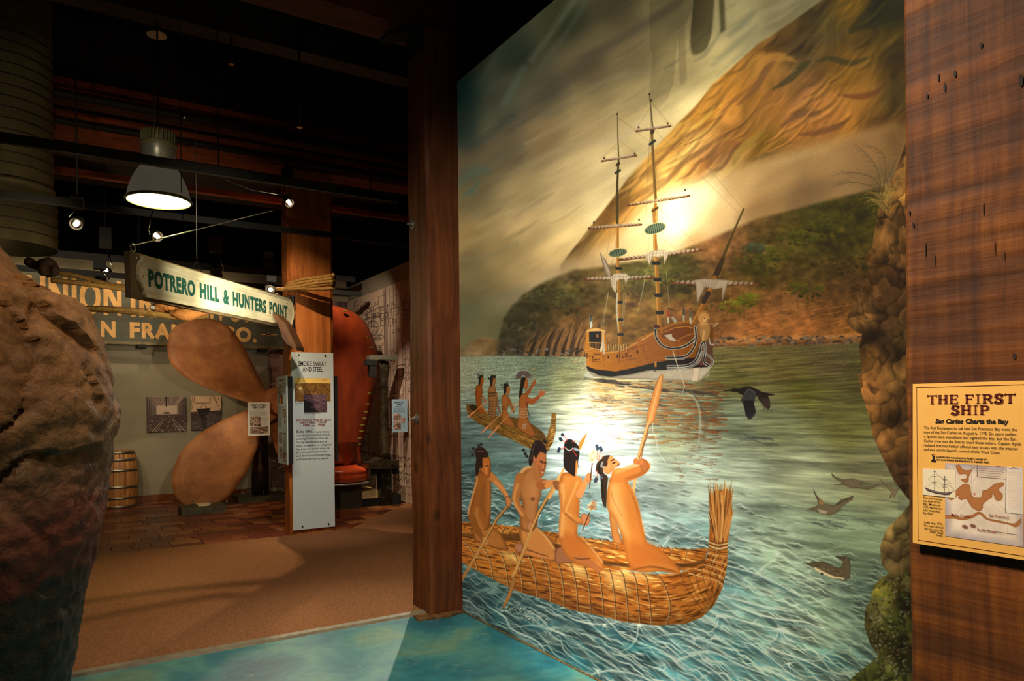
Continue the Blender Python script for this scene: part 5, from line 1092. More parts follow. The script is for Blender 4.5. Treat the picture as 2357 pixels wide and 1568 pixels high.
def floor_blue():
    m = bpy.data.materials.new('painted_blue_concrete'); m.use_nodes = True; nt = m.node_tree; N = nt.nodes.new; K = nt.links.new
    b = nt.nodes['Principled BSDF']; b.inputs['Roughness'].default_value = .38
    tc = N('ShaderNodeTexCoord'); n = N('ShaderNodeTexNoise'); n.inputs['Scale'].default_value = 1.7; n.inputs['Detail'].default_value = 6; n.inputs['Distortion'].default_value = .6
    K(tc.outputs['Object'], n.inputs[0]); r = N('ShaderNodeValToRGB'); e = r.color_ramp.elements
    e[0].position = .30; e[0].color = (*s2l((24,86,104)), 1); e[1].position = .72; e[1].color = (*s2l((116,140,108)), 1)
    k = e.new(.46); k.color = (*s2l((44,112,122)), 1); k = e.new(.58); k.color = (*s2l((74,132,126)), 1)
    K(n.outputs[0], r.inputs[0])
    n2 = N('ShaderNodeTexNoise'); n2.inputs['Scale'].default_value = 14; n2.inputs['Detail'].default_value = 8; K(tc.outputs['Object'], n2.inputs[0])
    mr = N('ShaderNodeMapRange'); mr.inputs[1].default_value = .3; mr.inputs[2].default_value = .7; mr.inputs[3].default_value = .82; mr.inputs[4].default_value = 1.12; K(n2.outputs[0], mr.inputs[0])
    mu = N('ShaderNodeVectorMath'); mu.operation = 'SCALE'; K(r.outputs[0], mu.inputs[0]); K(mr.outputs[0], mu.inputs['Scale'])
    # worn pale scratches
    n3 = N('ShaderNodeTexNoise'); n3.inputs['Scale'].default_value = 3.1; n3.inputs['Detail'].default_value = 9; n3.inputs['Distortion'].default_value = 2.5; K(tc.outputs['Object'], n3.inputs[0])
    r3 = N('ShaderNodeValToRGB'); q = r3.color_ramp.elements; q[0].position = .493; q[0].color = (0,0,0,1); q[1].position = .507; q[1].color = (0,0,0,1); k = q.new(.5); k.color = (1,1,1,1); K(n3.outputs[0], r3.inputs[0])
    m3 = N('ShaderNodeMath'); m3.operation = 'MULTIPLY'; K(r3.outputs[0], m3.inputs[0]); 
    n4 = N('ShaderNodeTexNoise'); n4.inputs['Scale'].default_value = 5; K(tc.outputs['Object'], n4.inputs[0]); mr4 = N('ShaderNodeMapRange'); mr4.inputs[1].default_value = .56; mr4.inputs[2].default_value = .62; mr4.inputs[4].default_value = .45; K(n4.outputs[0], mr4.inputs[0]); K(mr4.outputs[0], m3.inputs[1])
    mx = N('ShaderNodeMix'); mx.data_type = 'RGBA'; K(m3.outputs[0], mx.inputs[0]); K(mu.outputs[0], mx.inputs[6]); mx.inputs[7].default_value = (*s2l((190,196,160)), 1)
    K(mx.outputs[2], b.inputs['Base Color'])
    bp = N('ShaderNodeBump'); bp.inputs['Strength'].default_value = .12; bp.inputs['Distance'].default_value = .01; K(n2.outputs[0], bp.inputs['Height']); K(bp.outputs[0], b.inputs['Normal'])
    return m
struct(MB().box((-4, -2.5, -.08), (2.60, 5.03, 0)).build('floor', floor_blue()))
# gold grime line where floor meets the mural is real wear: a thin dirty sealant strip
struct(MB().box((2.588, 1.36, 0), (2.604, 4.925, .006)).build('baseboard_mural', mat('dirty_sealant', s2l((110,92,50)), .7, col2=s2l((60,48,28)), scale=30)))

M_carpet = mat('brown_carpet', s2l((128,84,54)), .95, col2=s2l((158,106,70)), scale=55, detail=9, bump=.5, bscale=260, spec=.1, contrast=(.38, .62))
mb = MB().prism([(-4, 5.06), (4.75, 5.06), (4.75, 10.9), (3.12, 9.02), (-4, 9.02)], -.06, .014)
struct(mb.build('floor_carpet', M_carpet))
M_trim = mat('grey_rubber_trim', s2l((132,120,96)), .5, col2=s2l((112,100,80)), scale=20)
A, B_ = (-4, 5.035, 0), (2.34, 5.035, 0)
struct(MB().add([(-4,5.015,0),(2.34,5.015,0),(2.34,5.035,.016),(-4,5.035,.016),(-4,5.085,.020),(2.34,5.085,.020)], [(0,1,2,3),(3,2,5,4)]).build('trim_1', M_trim))

# end-grain / parquet floor: base slab + single wood blocks
base = struct(MB().prism([(-4, 9.0), (3.0, 9.0), (4.75, 10.8), (4.75, YB), (-4, YB)], -.06, -.002).build('floor_wood', mat('floor_gap', (.05,.022,.012), .9)))
WB = [timber_mat('floor_block_%d' % i, s2l(a), s2l(b), s2l(c), (3, 22, 22), rough=.35, bump=.1) for i, (a, b, c) in enumerate(
    [((92,44,22),(118,58,28),(136,70,36)), ((120,62,32),(146,80,42),(160,92,50)), ((74,36,20),(96,48,26),(110,58,32)), ((140,84,44),(164,104,58),(180,118,68)), ((104,46,30),(124,58,38),(140,68,44))])]
rnd = random.Random(11); n_b = 0; rest = MB(); protos = {}
BW, BD = .34, .235
rows = int((YB - 9.0) / BD) + 1
cells = []
for j in range(rows):
    y = 9.02 + j * BD; x = -.35 + rnd.uniform(0, BW)
    while x < 4.7:
        w_ = BW * rnd.choice([.6, 1, 1, 1.3])
        x1 = min(x + w_, 4.74); y1 = min(y + BD, YB - .03)
        lim = 3.12 + max(0, (y - 9.02)) / 1.153
        if x < lim + .1 and x1 > x + .05 and y1 > y + .05: cells.append((x, y, x1, y1))
        x += w_
def seen_size(c):
    return 1 / ((c[0] + c[2]) ** 2 / 4 + (c[1] + c[3]) ** 2 / 4)
# hidden behind the big rock, the post and its panel
def hidden(c):
    cx, cy = (c[0] + c[2]) / 2, (c[1] + c[3]) / 2
    d = cx * _f[0] + cy * _f[1]; px_ = CX + F_PX * (cx * RX[0] + cy * RX[1]) / d
    return px_ < 225 or 665 < px_ < 768
vis = sorted([c for c in cells if not hidden(c)], key=seen_size, reverse=True)
keep = set(vis[:296])
for c in cells:
    h = .004 + rnd.uniform(-.0015, .0015); g = .0015
    if c in keep:
        sx, sy = c[2] - c[0] - 2 * g, c[3] - c[1] - 2 * g
        key = (round(sx, 2), round(sy, 2), rnd.randrange(5))
        if key not in protos:
            o = MB().add([(-sx/2,-sy/2,-.02),(sx/2,-sy/2,-.02),(sx/2,sy/2,-.02),(-sx/2,sy/2,-.02),(-sx/2+.004,-sy/2+.004,.004),(sx/2-.004,-sy/2+.004,.004),(sx/2-.004,sy/2-.004,.004),(-sx/2+.004,sy/2-.004,.004)],
                [(4,5,6,7),(0,1,5,4),(1,2,6,5),(2,3,7,6),(3,0,4,7)]).build('wood_block', WB[key[2]])
            protos[key] = o
        else:
            o = protos[key].copy(); C.objects.link(o)
        o.parent = base; o.location = ((c[0]+c[2])/2, (c[1]+c[3])/2, h - .004)
    else: rest.box((c[0]+g, c[1]+g, -.02), (c[2]-g, c[3]-g, h))
o = rest.build('wood_block_field', WB[0], base); o['kind'] = 'stuff'

# walls
struct(MB().box((-4, YB, 0), (XR + .2, YB + .2, 4.18)).build('wall_back', M_grey))
struct(MB().box((XR, 5.4, 0), (XR + .2, YB, 3.98)).build('wall_right', M_grey))
struct(MB().box((-4, YB - .05, 4.18), (XR + .2, YB + .2, 5.6)).box((XR - .03, 5.4, 3.98), (XR + .2, YB, 5.6)).build('wall_upper', M_dark))
struct(MB().box((-4.2, -2.5, 0), (-4, YB, 5.6)).build('wall_left', M_dark))
struct(MB().box((-4.2, -2.7, 0), (5, -2.5, 5.6)).build('wall_front', M_dark))
struct(MB().box((2.90, -2.5, 0), (3.0, .72, 5.6)).build('wall_side', M_dark))
struct(MB().box((2.66, 1.36, 0), (2.76, 4.925, 5.6)).box((2.61, 1.36, 4.14), (2.66, 4.925, 5.6)).build('wall_mural', M_dark))
struct(MB().box((-4.2, -2.7, 5.5), (5, YB + .2, 5.6)).build('ceiling', M_ceil))
M_base = mat('baseboard_wood', s2l((120,60,26)), .5, col2=s2l((92,44,18)), scale=8, stretch=(1, 1, 6))
struct(MB().box((-4, YB - .025, 0), (3.19, YB - .001, .13)).build('baseboard_back', M_base))

# ceiling planking: dark boards across (each board a part)
ceil_parent = bpy.data.objects['ceiling']
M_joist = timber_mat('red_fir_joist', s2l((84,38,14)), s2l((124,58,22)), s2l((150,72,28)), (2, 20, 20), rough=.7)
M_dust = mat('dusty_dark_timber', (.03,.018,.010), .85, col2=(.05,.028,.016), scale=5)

# beams: things carried by the posts
def beam(lo, hi, m, label, bev=.01):
    o = MB().box(lo, hi).build('ceiling_beam', m); tag(o, label, 'beam'); return o
M_joist2 = timber_mat('shaded_fir_beam', s2l((54,22,10)), s2l((82,36,16)), s2l((98,46,20)), (2, 20, 20), rough=.8)  # darker copy of the joist fir, shade put into its colours
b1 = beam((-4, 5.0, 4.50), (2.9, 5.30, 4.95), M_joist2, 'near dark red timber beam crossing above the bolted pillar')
beam((-4, 9.12, 5.02), (4.7, 9.42, 5.22), M_joist, 'upper red timber girder strip behind the pendant lamp')
beam((-4, 9.10, 4.64), (4.7, 9.46, 4.86), M_joist, 'lower red timber girder resting on the far post')
beam((-4, 9.9, 4.40), (4.7, 10.0, 4.47), M_joist, 'thin red timber strip just below the lower girder')
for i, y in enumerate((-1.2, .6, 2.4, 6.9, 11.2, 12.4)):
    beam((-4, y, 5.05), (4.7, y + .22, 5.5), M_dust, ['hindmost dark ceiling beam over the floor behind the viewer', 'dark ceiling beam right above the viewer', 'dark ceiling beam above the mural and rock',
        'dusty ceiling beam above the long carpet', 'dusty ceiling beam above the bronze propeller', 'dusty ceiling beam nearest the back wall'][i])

# ----------------------------------------------------------------------------
# THE MURAL
# ----------------------------------------------------------------------------
def mural_light(U, V):
    """how strongly the room's mural lamps light each point, so the paint can be read back from the photograph's tones"""
    L = np.zeros(U.shape + (3,), np.float32)
    for nm, p, aim, wts, col, cone, bl, rad in MURAL_LIGHTS:
        dx = MX - p[0]; dy = U - p[1]; dz = V - p[2]; d2 = dx * dx + dy * dy + dz * dz; d = np.sqrt(d2)
        a = np.array(aim) - np.array(p); a = a / np.linalg.norm(a)
        cs = (dx * a[0] + dy * a[1] + dz * a[2]) / d
        ch = math.cos(math.radians(cone) / 2)
        q = np.clip((cs - ch) / ((1 - ch) * bl), 0, 1); q = q * q * (3 - 2 * q)
        L += (wts / (4 * PI * PI) * (dx / d) / d2 * q)[..., None] * np.array(col, np.float32)
        # the rest of the room spills a little light on it, more towards the floor
    k = .022 + .045 * np.clip(1 - V / 2.4, 0, 1)
    return L + (k[..., None] * np.array([1, .88, .5])).astype(np.float32)
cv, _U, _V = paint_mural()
U0, U1, V0, V1 = 1.358, 4.925, 0.0, 4.13
TW, TH = 1900, 2200
uu, vv = np.meshgrid(np.linspace(U1, U0, TW), np.linspace(V1, V0, TH))
# project each texture point into the painted canvas
dx = np.full(uu.shape, MX); dz = vv - EYE
dep = dx * _f[0] + uu * _f[1]
pxx = CX + F_PX * (dx * RX[0] + uu * RX[1] + dz * RX[2]) / dep - cv.x0
pyy = CY - F_PX * (dx * UX[0] + uu * UX[1] + dz * UX[2]) / dep - cv.y0
pxx = np.clip(pxx, 0, cv.W - 1.01); pyy = np.clip(pyy, 0, cv.H - 1.01)
ix = pxx.astype(int); iy = pyy.astype(int); fx = (pxx - ix)[..., None]; fy = (pyy - iy)[..., None]
a = cv.a
seen = (a[iy, ix] * (1 - fx) + a[iy, ix + 1] * fx) * (1 - fy) + (a[iy + 1, ix] * (1 - fx) + a[iy + 1, ix + 1] * fx) * fy
seen = np.clip(seen, 0, 340) / 255.
lin = np.where(seen <= .04045, seen / 12.92, ((seen + .055) / 1.055) ** 2.4)
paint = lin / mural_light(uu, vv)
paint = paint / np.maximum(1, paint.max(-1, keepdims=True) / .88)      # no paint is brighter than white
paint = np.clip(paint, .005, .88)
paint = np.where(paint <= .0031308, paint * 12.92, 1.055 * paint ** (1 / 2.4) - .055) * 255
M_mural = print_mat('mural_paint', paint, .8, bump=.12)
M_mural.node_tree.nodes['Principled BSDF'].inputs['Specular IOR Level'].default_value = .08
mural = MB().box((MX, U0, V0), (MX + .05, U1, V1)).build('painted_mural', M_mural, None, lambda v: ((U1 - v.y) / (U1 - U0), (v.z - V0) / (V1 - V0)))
tag(mural, 'huge painted mural of a sailing ship, reed boats and paddlers on a bay', 'mural')
del cv, a, seen, lin, paint, uu, vv
# ----------------------------------------------------------------------------
# POSTS
# ----------------------------------------------------------------------------
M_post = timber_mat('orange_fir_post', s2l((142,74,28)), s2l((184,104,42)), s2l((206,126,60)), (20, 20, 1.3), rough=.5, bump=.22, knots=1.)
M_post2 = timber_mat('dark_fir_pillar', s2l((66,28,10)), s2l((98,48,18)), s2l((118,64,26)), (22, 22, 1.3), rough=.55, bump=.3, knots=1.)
M_rpost = timber_mat('rough_sawn_pillar', s2l((80,38,6)), s2l((110,56,10)), s2l((130,72,16)), (34, 34, 1.3), saw=.5, rough=.7, bump=.7, knots=.8)
M_steel = mat('galvanised_steel', (.35,.33,.28), .4, .8, col2=(.2,.19,.16), scale=20)

def wobbly_post(lo, hi, bev, rngs, seed=0, nz=40):
    """post with slightly irregular, waney edges"""
    rr = random.Random(seed); mb = MB(); (x0,y0,z0),(x1,y1,z1) = lo, hi
    P0 = [(x0+bev,y0),(x1-bev,y0),(x1,y0+bev),(x1,y1-bev),(x1-bev,y1),(x0+bev,y1),(x0,y1-bev),(x0,y0+bev)]
    vs = []; ph = [rr.uniform(0, 6) for _ in P0]
    for i in range(nz + 1):
        z = z0 + (z1 - z0) * i / nz
        for k, (x, y) in enumerate(P0):
            w_ = rngs * (math.sin(z * 3.1 + ph[k]) + .6 * math.sin(z * 11 + 2 * ph[k]) + rr.uniform(-.5, .5))
            cx, cy = (x0+x1)/2, (y0+y1)/2; vs.append((x + (w_ if x < cx else -w_), y + (w_ if y < cy else -w_), z))
    n = len(P0); fs = [(i*n+k, i*n+(k+1)%n, (i+1)*n+(k+1)%n, (i+1)*n+k) for i in range(nz) for k in range(n)] + [tuple(range(n))[::-1], tuple(range(nz*n, nz*n+n))]
    return mb.add(vs, fs)

near = thing('timber_pillar', (2.5, 5.11, 0), 'dark brown timber pillar with bolts at the left edge of the mural', 'pillar')
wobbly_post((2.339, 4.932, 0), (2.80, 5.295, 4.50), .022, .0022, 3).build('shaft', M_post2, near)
MB().prism([(2.20, 4.88), (2.44, 4.84), (2.60, 4.885), (2.598, 4.93), (2.335, 4.93), (2.33, 5.0), (2.22, 5.0)], 0, .014).build('base_patch', mat('old_wood_patch', s2l((120,84,40)), .8, col2=s2l((70,44,20)), scale=14), near)
for x, y in ((950, 517), (960, 964)):
    p = on_x(x, y, 2.339); M = Matrix.Rotation(-PI / 2, 3, 'Y')
    bo = MB().lathe([(.040,0),(.040,.006),(.020,.010)], p, 20, False, M).build('washer', M_steel, near)
    MB().lathe([(.019,.008),(.019,.026),(.012,.030)], p, 6, False, M).lathe([(.009,.026),(.009,.046)], p, 10, True, M).build('bolt', M_steel, near)
# angle brackets joining pillar and beam
MB().box((2.30, 4.95, 4.30), (2.335, 5.2, 4.5)).obox((2.18, 5.06, 4.44), (.13, 0, .05), (0, .09, 0), (-.006, 0, .014)).build('beam_bracket', M_black, near)

far = thing('timber_post', (2.66, 9.2, 0), 'orange brown timber post carrying the white text panel and tied rope', 'post')
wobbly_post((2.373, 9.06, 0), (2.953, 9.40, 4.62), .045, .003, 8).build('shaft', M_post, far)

right = thing('timber_pillar', (2.65, 1.05, 0), 'broad rough sawn timber pillar at the right edge behind the yellow panel', 'pillar')
wobbly_post((2.43, .70, 0), (2.88, 1.351, 5.4), .014, .002, 5, 90).build('shaft', M_rpost, right)
rk = random.Random(4)   # knots, nail holes and checks in the face
kb = MB()
for x, y, r, s in ((2134,220,.007,1.2),(2160,178,.006,2.2),(2174,200,.006,2.6),(2198,170,.008,1.4),(2258,105,.009,1),(2350,185,.012,1.6),(2093,490,.004,3),(2102,518,.006,1.6),(2130,575,.003,9),(2152,600,.003,7),(2290,570,.003,8),(2312,590,.003,6),(2264,480,.003,8),(2335,820,.008,1.2),(2212,878,.006,1)):
    p = on_x(x, y, 2.4265); kb.add([p + Vector((0, r * .55 * math.cos(a) * (1 + rk.uniform(-.3, .3)), r * s * math.sin(a))) for a in [2*PI*i/9 for i in range(9)]], [tuple(range(9))])
kb.build('knot', mat('knot_dark', (.02,.008,.004), .8), right)

# ----------------------------------------------------------------------------
# THE FIRST SHIP PANEL
# ----------------------------------------------------------------------------
PX = 2.400; pl = plane_x(PX); NX = (-1, 0, 0)
fs_ = thing('text_panel', (PX, 1.14, 1.3), 'yellow text panel titled THE FIRST SHIP with old map on the right pillar', 'panel')
M_yel = mat('yellow_panel', s2l((238,180,96)), .5, col2=s2l((232,170,84)), scale=4, spec=.3, contrast=(.3,.7))
tl, bl = pl(2101, 884), pl(2101, 1250); yr = .955
tl.z = (tl.z); c4 = [tl, Vector((PX, yr, tl.z)), Vector((PX, yr, bl.z)), bl]
MB().plate(c4, NX, .012).build('board', M_yel, fs_)
MB().box((2.412, 1.0, 1.3), (2.432, 1.28, 1.5)).build('mounting_block', M_black, fs_)
M_ink = mat('black_ink', s2l((28,22,18)), .6); M_red = mat('maroon_ink', s2l((98,30,14)), .6)
def frame_line(mb, pl, n, pts, w=.0008, off=.0012):
    P = [pl(*p) for p in pts]; n = Vector(n)
    for a, b in zip(P, P[1:]):
        d = (b - a).normalized(); s = d.cross(n).normalized() * w; o = n * off
        mb.add([a - s + o, b - s + o, b + s + o, a + s + o], [(0, 1, 2, 3)])
ml = MB()
zt, zb, yl = pl(2110, 892).z, pl(2112, 1243).z, pl(2110, 900).y
for a, b in (((yl, zt), (yr + .012, zt)), ((yl, zb), (yr + .012, zb)), ((yl, zt), (yl, zb)), ((yr + .012, zt), (yr + .012, zb))):
    ml.box((PX - .0012, min(a[0], b[0]) - .0006, min(a[1], b[1]) - .0006), (PX - .0006, max(a[0], b[0]) + .0006, max(a[1], b[1]) + .0006))
ml.build('border_line', M_red, fs_)

def slab_glyphs(mb, s, P0, P1, cap, n, off=.0014, wt=.25):
    """heavy wide slab-serif capitals, built from strokes"""
    G = {'T': (1.05, [[(.5,0),(.5,.94)]], [[(.04,.94),(.96,.94)]], [(.3,.0,.7),(.0,.78,.12),(.88,.78,1.)]),
         'H': (1.15, [[(.22,0),(.22,1)],[(.78,0),(.78,1)]], [[(.22,.5),(.78,.5)]], [(.02,0,.42),(.58,0,.98),(.02,.93,.42),(.58,.93,.98)]),
         'E': (.98, [[(.24,0),(.24,1)]], [[(.1,.94),(.92,.94)],[(.24,.5),(.72,.5)],[(.1,.05),(.92,.05)]], [(.02,0,.45),(.02,.93,.45),(.84,.72,.95),(.84,.0,.95),(.7,.38,.78)]),
         'F': (.95, [[(.24,0),(.24,1)]], [[(.1,.94),(.92,.94)],[(.24,.5),(.72,.5)]], [(.02,0,.5),(.02,.93,.45),(.84,.72,.95),(.7,.38,.78)]),
         'I': (.62, [[(.5,0),(.5,1)]], [], [(.12,0,.88),(.12,.93,.88)]),
         'R': (1.1, [[(.24,0),(.24,1)]], [[(.24,.94),(.6,.94),(.74,.88),(.8,.74),(.74,.58),(.6,.5),(.24,.5)],[(.5,.5),(.7,.3),(.9,.04)]], [(.02,0,.45),(.02,.93,.4),(.74,0,1.)]),
         'P': (1.02, [[(.24,0),(.24,1)]], [[(.24,.94),(.62,.94),(.78,.87),(.84,.72),(.78,.54),(.62,.47),(.24,.47)]], [(.02,0,.5),(.02,.93,.4)]),
         'S': (.92, [], [[(.86,.76),(.78,.9),(.55,.97),(.3,.93),(.17,.78),(.24,.62),(.5,.52),(.76,.42),(.84,.24),(.72,.07),(.45,.02),(.2,.1),(.12,.26)]], [(.8,.68,.92),(.06,.0,.18)]),
         ' ': (.5, [], [], [])}
    P0, P1 = Vector(P0), Vector(P1); n = Vector(n); tot = sum(G[c][0] + .06 for c in s) - .06; mb.marks.append((len(mb.v), len(mb.f)))
    R = (P1 - P0) / tot; up = n.cross(R.normalized()); up = up if up.z > 0 else -up
    x = 0
    def q(u, v, wd): return P0 + R * (x + u * wd) + up * (v * cap) + n * off
    for c in s:
        wd, thick, thin, ser = G[c]
        for st in thick:
            (a, b), (c2, d) = st; mb.add([q(a - wt * .5, b, wd), q(a + wt * .5, b, wd), q(a + wt * .5, d, wd), q(a - wt * .5, d, wd)], [(0, 1, 2, 3)])
        for st in thin:
            curved = len(st) > 3
            for i, (p_, r_) in enumerate(zip(st, st[1:])):
                dx, dy = r_[0] - p_[0], r_[1] - p_[1]; l = math.hypot(dx, dy) or 1; steep = abs(dy) / l
                wv = .055 + (.055 * steep if not curved else .085 * steep + (.05 if c == 'S' else 0)); ox, oy = -dy / l * wv, dx / l * wv
                e = .04 if curved else 0
                mb.add([q(p_[0]-ox-dx*e, p_[1]-oy-dy*e, wd), q(r_[0]-ox+dx*e, r_[1]-oy+dy*e, wd), q(r_[0]+ox+dx*e, r_[1]+oy+dy*e, wd), q(p_[0]+ox-dx*e, p_[1]+oy-dy*e, wd)], [(0, 1, 2, 3)])
        for a, b, d in ser:
            h = .07 if (d - a) > .15 else .26
            mb.add([q(a, b, wd), q(d, b, wd), q(d, b + h, wd), q(a, b + h, wd)], [(0, 1, 2, 3)])
        x += wd + .06
tm = MB()
for t, x0, x1, yb, cap in (('THE FIRST', 2135, 2339, 930.5, 20), ('SHIP', 2189, 2279, 955, 21)):
    P0 = pl(x0, yb); P1 = pl(x1, yb + (0 if t != 'SHIP' else .8)); P1.z = P0.z; c = (pl(x0, yb - cap) - P0).length
    slab_glyphs(tm, t, P0, P1, c * 1.02, NX)
tm.build('title_lettering', M_red, fs_)
def hline(mb, pl, n, t, x0, x1, y, cap, bold=0., shear=0.):
    P0 = pl(x0, y); P1 = pl(x1, y); P1.z = P0.z; lettering(mb, t, P0, P1, (pl(x0, y - cap) - P0).length, n, .0014, bold, shear)
tm = MB()
hline(tm, pl, NX, 'San Carlos', 2153, 2218, 974, 9.5, .035, .25); hline(tm, pl, NX, 'Charts the Bay', 2223, 2322, 974.5, 9.5, .045)
z0 = 985.5
for i, (t, x1) in enumerate((('The first Europeans to sail into San Francisco Bay were the', 2341), ('men of the San Carlos on August 6, 1775. Six years earlier,', 2341), ('a Spanish land expedition had sighted the bay, but the San', 2339), ('Carlos crew was the first to chart these waters. Captain Ayala', 2350), ('realized that this harbor offered easy access into the interior', 2344), ('and was vital to Spanish control of the West Coast.', 2303))):
    hline(tm, pl, NX, t, 2127, x1, 987.5 + i * 9.95, 6.2, .002)
hline(tm, pl, NX, "Look for the monument to Ayala's voyage on", 2156, 2272, 1053.2, 4.2, .025); hline(tm, pl, NX, 'the lawn behind the bleachers in Aquatic Park.', 2156, 2278, 1059.6, 4.2, .025)
for i, (t, x1) in enumerate((('The San Carlos,', 2169), ('was built at San', 2165), ('Blas, Mexico in', 2165), ('1773. Illustration', 2169), ('is by researcher', 2165), ('Ray Aker.', 2149))): hline(tm, pl, NX, t, 2125, x1, 1147.5 + i * 7.0, 4.6, .006)
for i, (t, x0) in enumerate((('Ayala map, 1775.', 2127), ('The crew charted', 2126), ('the bay using the', 2128), ("ship's small", 2141), ('boats.', 2155))): hline(tm, pl, NX, t, x0, 2171, 1203.5 + i * 7.4, 4.6, .006)
tm.build('text_lettering', M_ink, fs_)
# little capstan and gull mark
km = MB()
def polypx(mb, pl, n, pts, off=.0014): mb.add([pl(*p) + Vector(n) * off for p in pts], [tuple(range(len(pts)))])
polypx(km, pl, NX, [(2144,1063),(2155,1064),(2155,1061),(2152,1057),(2151.5,1053),(2152.5,1051),(2146.5,1051),(2147.5,1053),(2147,1057),(2144,1060)])
polypx(km, pl, NX, [(2145.5,1050.5),(2153,1050.5),(2152.5,1049),(2146,1049)]); polypx(km, pl, NX, [(2144,1048),(2147,1046),(2149.5,1044.5),(2150,1045.5),(2148,1048.5)]); polypx(km, pl, NX, [(2151.5,1044),(2153,1045.5),(2156,1043.5),(2153,1046.8)])
km.build('capstan_mark', M_ink, fs_)

def map_picture():
    c = Canvas(0, 0, 360, 380, (226,206,190)); W, H = 360, 380
    yy, xx = np.mgrid[0:H, 0:W]; n = fbm(xx / 60, yy / 60, 4, 3)
    c.a *= (1 + (n - .5) * .22)[..., None]
    e = np.clip(np.minimum.reduce([xx, yy, W - xx, H - yy]) / 40., 0, 1)
    c.a *= (1 - (1 - e)[..., None] * np.array([.22, .22, .12]))
    br = (176,112,66); dk = (140,88,54)
    k = 1.52
    def P(*p): return [((x - 555) / 1045 * 360, (y - 90) / 1120 * 380 - (x - 555) / 1045 * 30) for x, y in p]
    for pts in (P((710,130),(760,120),(800,180),(850,200),(930,190),(985,140),(940,180),(920,230),(890,300),(880,370),(830,380),(780,350),(790,330),(850,325),(850,260),(760,260),(730,210)),
                P((700,520),(780,430),(850,400),(900,430),(915,520),(940,590),(1000,600),(1060,590),(1080,500),(1130,490),(1200,430),(1240,400),(1340,375),(1350,420),(1290,480),(1340,560),(1320,630),(1250,630),(1210,520),(1200,590),(1140,640),(1080,700),(1075,760),(1040,800),(980,790),(920,740),(880,680),(850,630),(780,650),(740,620),(740,580),(690,620),(690,580)),
                P((575,570),(690,560),(690,610),(640,655),(580,620)),
                P((555,890),(680,890),(800,915),(850,880),(920,870),(1000,820),(1050,820),(1100,860),(1150,905),(1300,930),(1480,960),(1560,890),(1560,960),(1500,1010),(1400,975),(1200,945),(1100,910),(1030,850),(950,900),(800,950),(680,935),(555,940))):
        c.fill(pts, br, f=4, smooth=True, edge=(dk, 7))
    for q in (P((830,1050)), P((940,1030))): c.blob(q[0][0], q[0][1], 15, 10, (110,66,50), .2, .85, 6)
    for a, b in (((925,120),(925,1130)), ((700,600),(1100,200)), ((600,1000),(900,600)), ((1150,550),(1400,800)), ((1400,900),(1400,1190))): c.line(P(a, b), 1.2, (120,90,80), .6)
    for a, b in (((1005,115),(1005,300)), ((1005,300),(1385,330)), ((1390,130),(1375,810)), ((1375,810),(1600,830))): c.line(P(a, b), 2.4, (60,40,40), .95)
    c.fill(P((1395,130),(1600,150),(1600,825),(1380,805)), (232,222,212), alpha=.6)
    for i in range(34): c.line(P((1415, 215 + i * 16), (1415 + 100 + (i * 37) % 80, 220 + i * 16)), 1, (190,120,110), .6)
    for i in range(5): c.line(P((1025, 145 + i * 32), (1100, 138 + i * 33), (1200, 158 + i * 33), (1290, 150 + i * 34), (1365, 168 + i * 34)), 1.6, (110,60,50), .85)
    c.line(P((1420,185),(1480,170),(1550,185)), 2, (110,60,50)); c.line(P((1070,1075),(1520,1120)), 2.4, (60,40,40)); c.line(P((1160,1105),(1380,1130)), 1, (150,100,90))
    q = P((965,555))[0]
    for i in range(8): a = i * PI / 4; c.line([q, (q[0] + 10 * math.cos(a), q[1] + 10 * math.sin(a))], [3, .6], (170,90,80))
    for i in range(60):
        x = 600 + (i * 97) % 760; y = 400 + (i * 53) % 500; 
    return c.a
def ship_print():
    c = Canvas(0, 0, 200, 170, (232,214,186)); T = TT(-255 * 200 / 445, -165 * 200 / 445, 445 / 200.)
    L = lambda p, w, col=(44,40,44), a=.9: c.line(T(*p), w, col, a)
    for a, b in (((420,175),(415,470)), ((555,240),(550,475)), ((435,215),(690,440)), ((435,215),(330,315)), ((330,315),(480,420)), ((555,290),(620,470)), ((575,290),(680,430)), ((435,330),(550,420)), ((440,240),(580,300)), ((455,300),(540,380)), ((300,430),(400,340)), ((680,430),(620,500)), ((560,255),(640,350))): L((a, b), 1.3, a=.7)
    for x, y, w in ((420,200,14),(420,265,28),(420,345,20),(420,370,30),(555,265,12),(555,300,24),(555,370,20),(555,400,26)): L(((x - w, y + 3), (x + w, y)), 3)
    L(((420,180),(417,470)), 3.4); L(((555,250),(551,475)), 3.2)
    c.fill(T((275,425),(300,440),(420,470),(560,478),(640,465),(690,435),(640,480),(620,505),(560,515),(420,505),(310,480)), (70,58,62))
    c.line(T((310,460),(450,485),(620,485)), 2, (180,150,140)); c.line(T((560,520),(300,515)), 1.5, (120,110,110), .5)
    return c.a
def xr(x, y): return pl(x, y)
mtl, mbl = pl(2176, 1066), pl(2176, 1234); mr_y = pl(2355, 1100).y
picture('map_print', fs_, [mtl, Vector((PX, mr_y, mtl.z)), Vector((PX, mr_y, mbl.z)), mbl], NX, map_picture(), .0008, .0006)
stl, sbl = pl(2124.5, 1078), pl(2124.5, 1139); s_y = pl(2200, 1100).y
picture('ship_print', fs_, [stl, Vector((PX, s_y, stl.z)), Vector((PX, s_y, sbl.z)), sbl], NX, ship_print(), .0012, .0010)
tm = MB()
for t, x0, x1, y in (('Marin County', 2190, 2235, 1187), ('San Francisco', 2277, 2323, 1189), ('Pacific Ocean', 2250, 2294, 1222)): hline(tm, lambda x, y_: on_x(x, y_, PX - .002), NX, t, x0, x1, y, 6, .006)
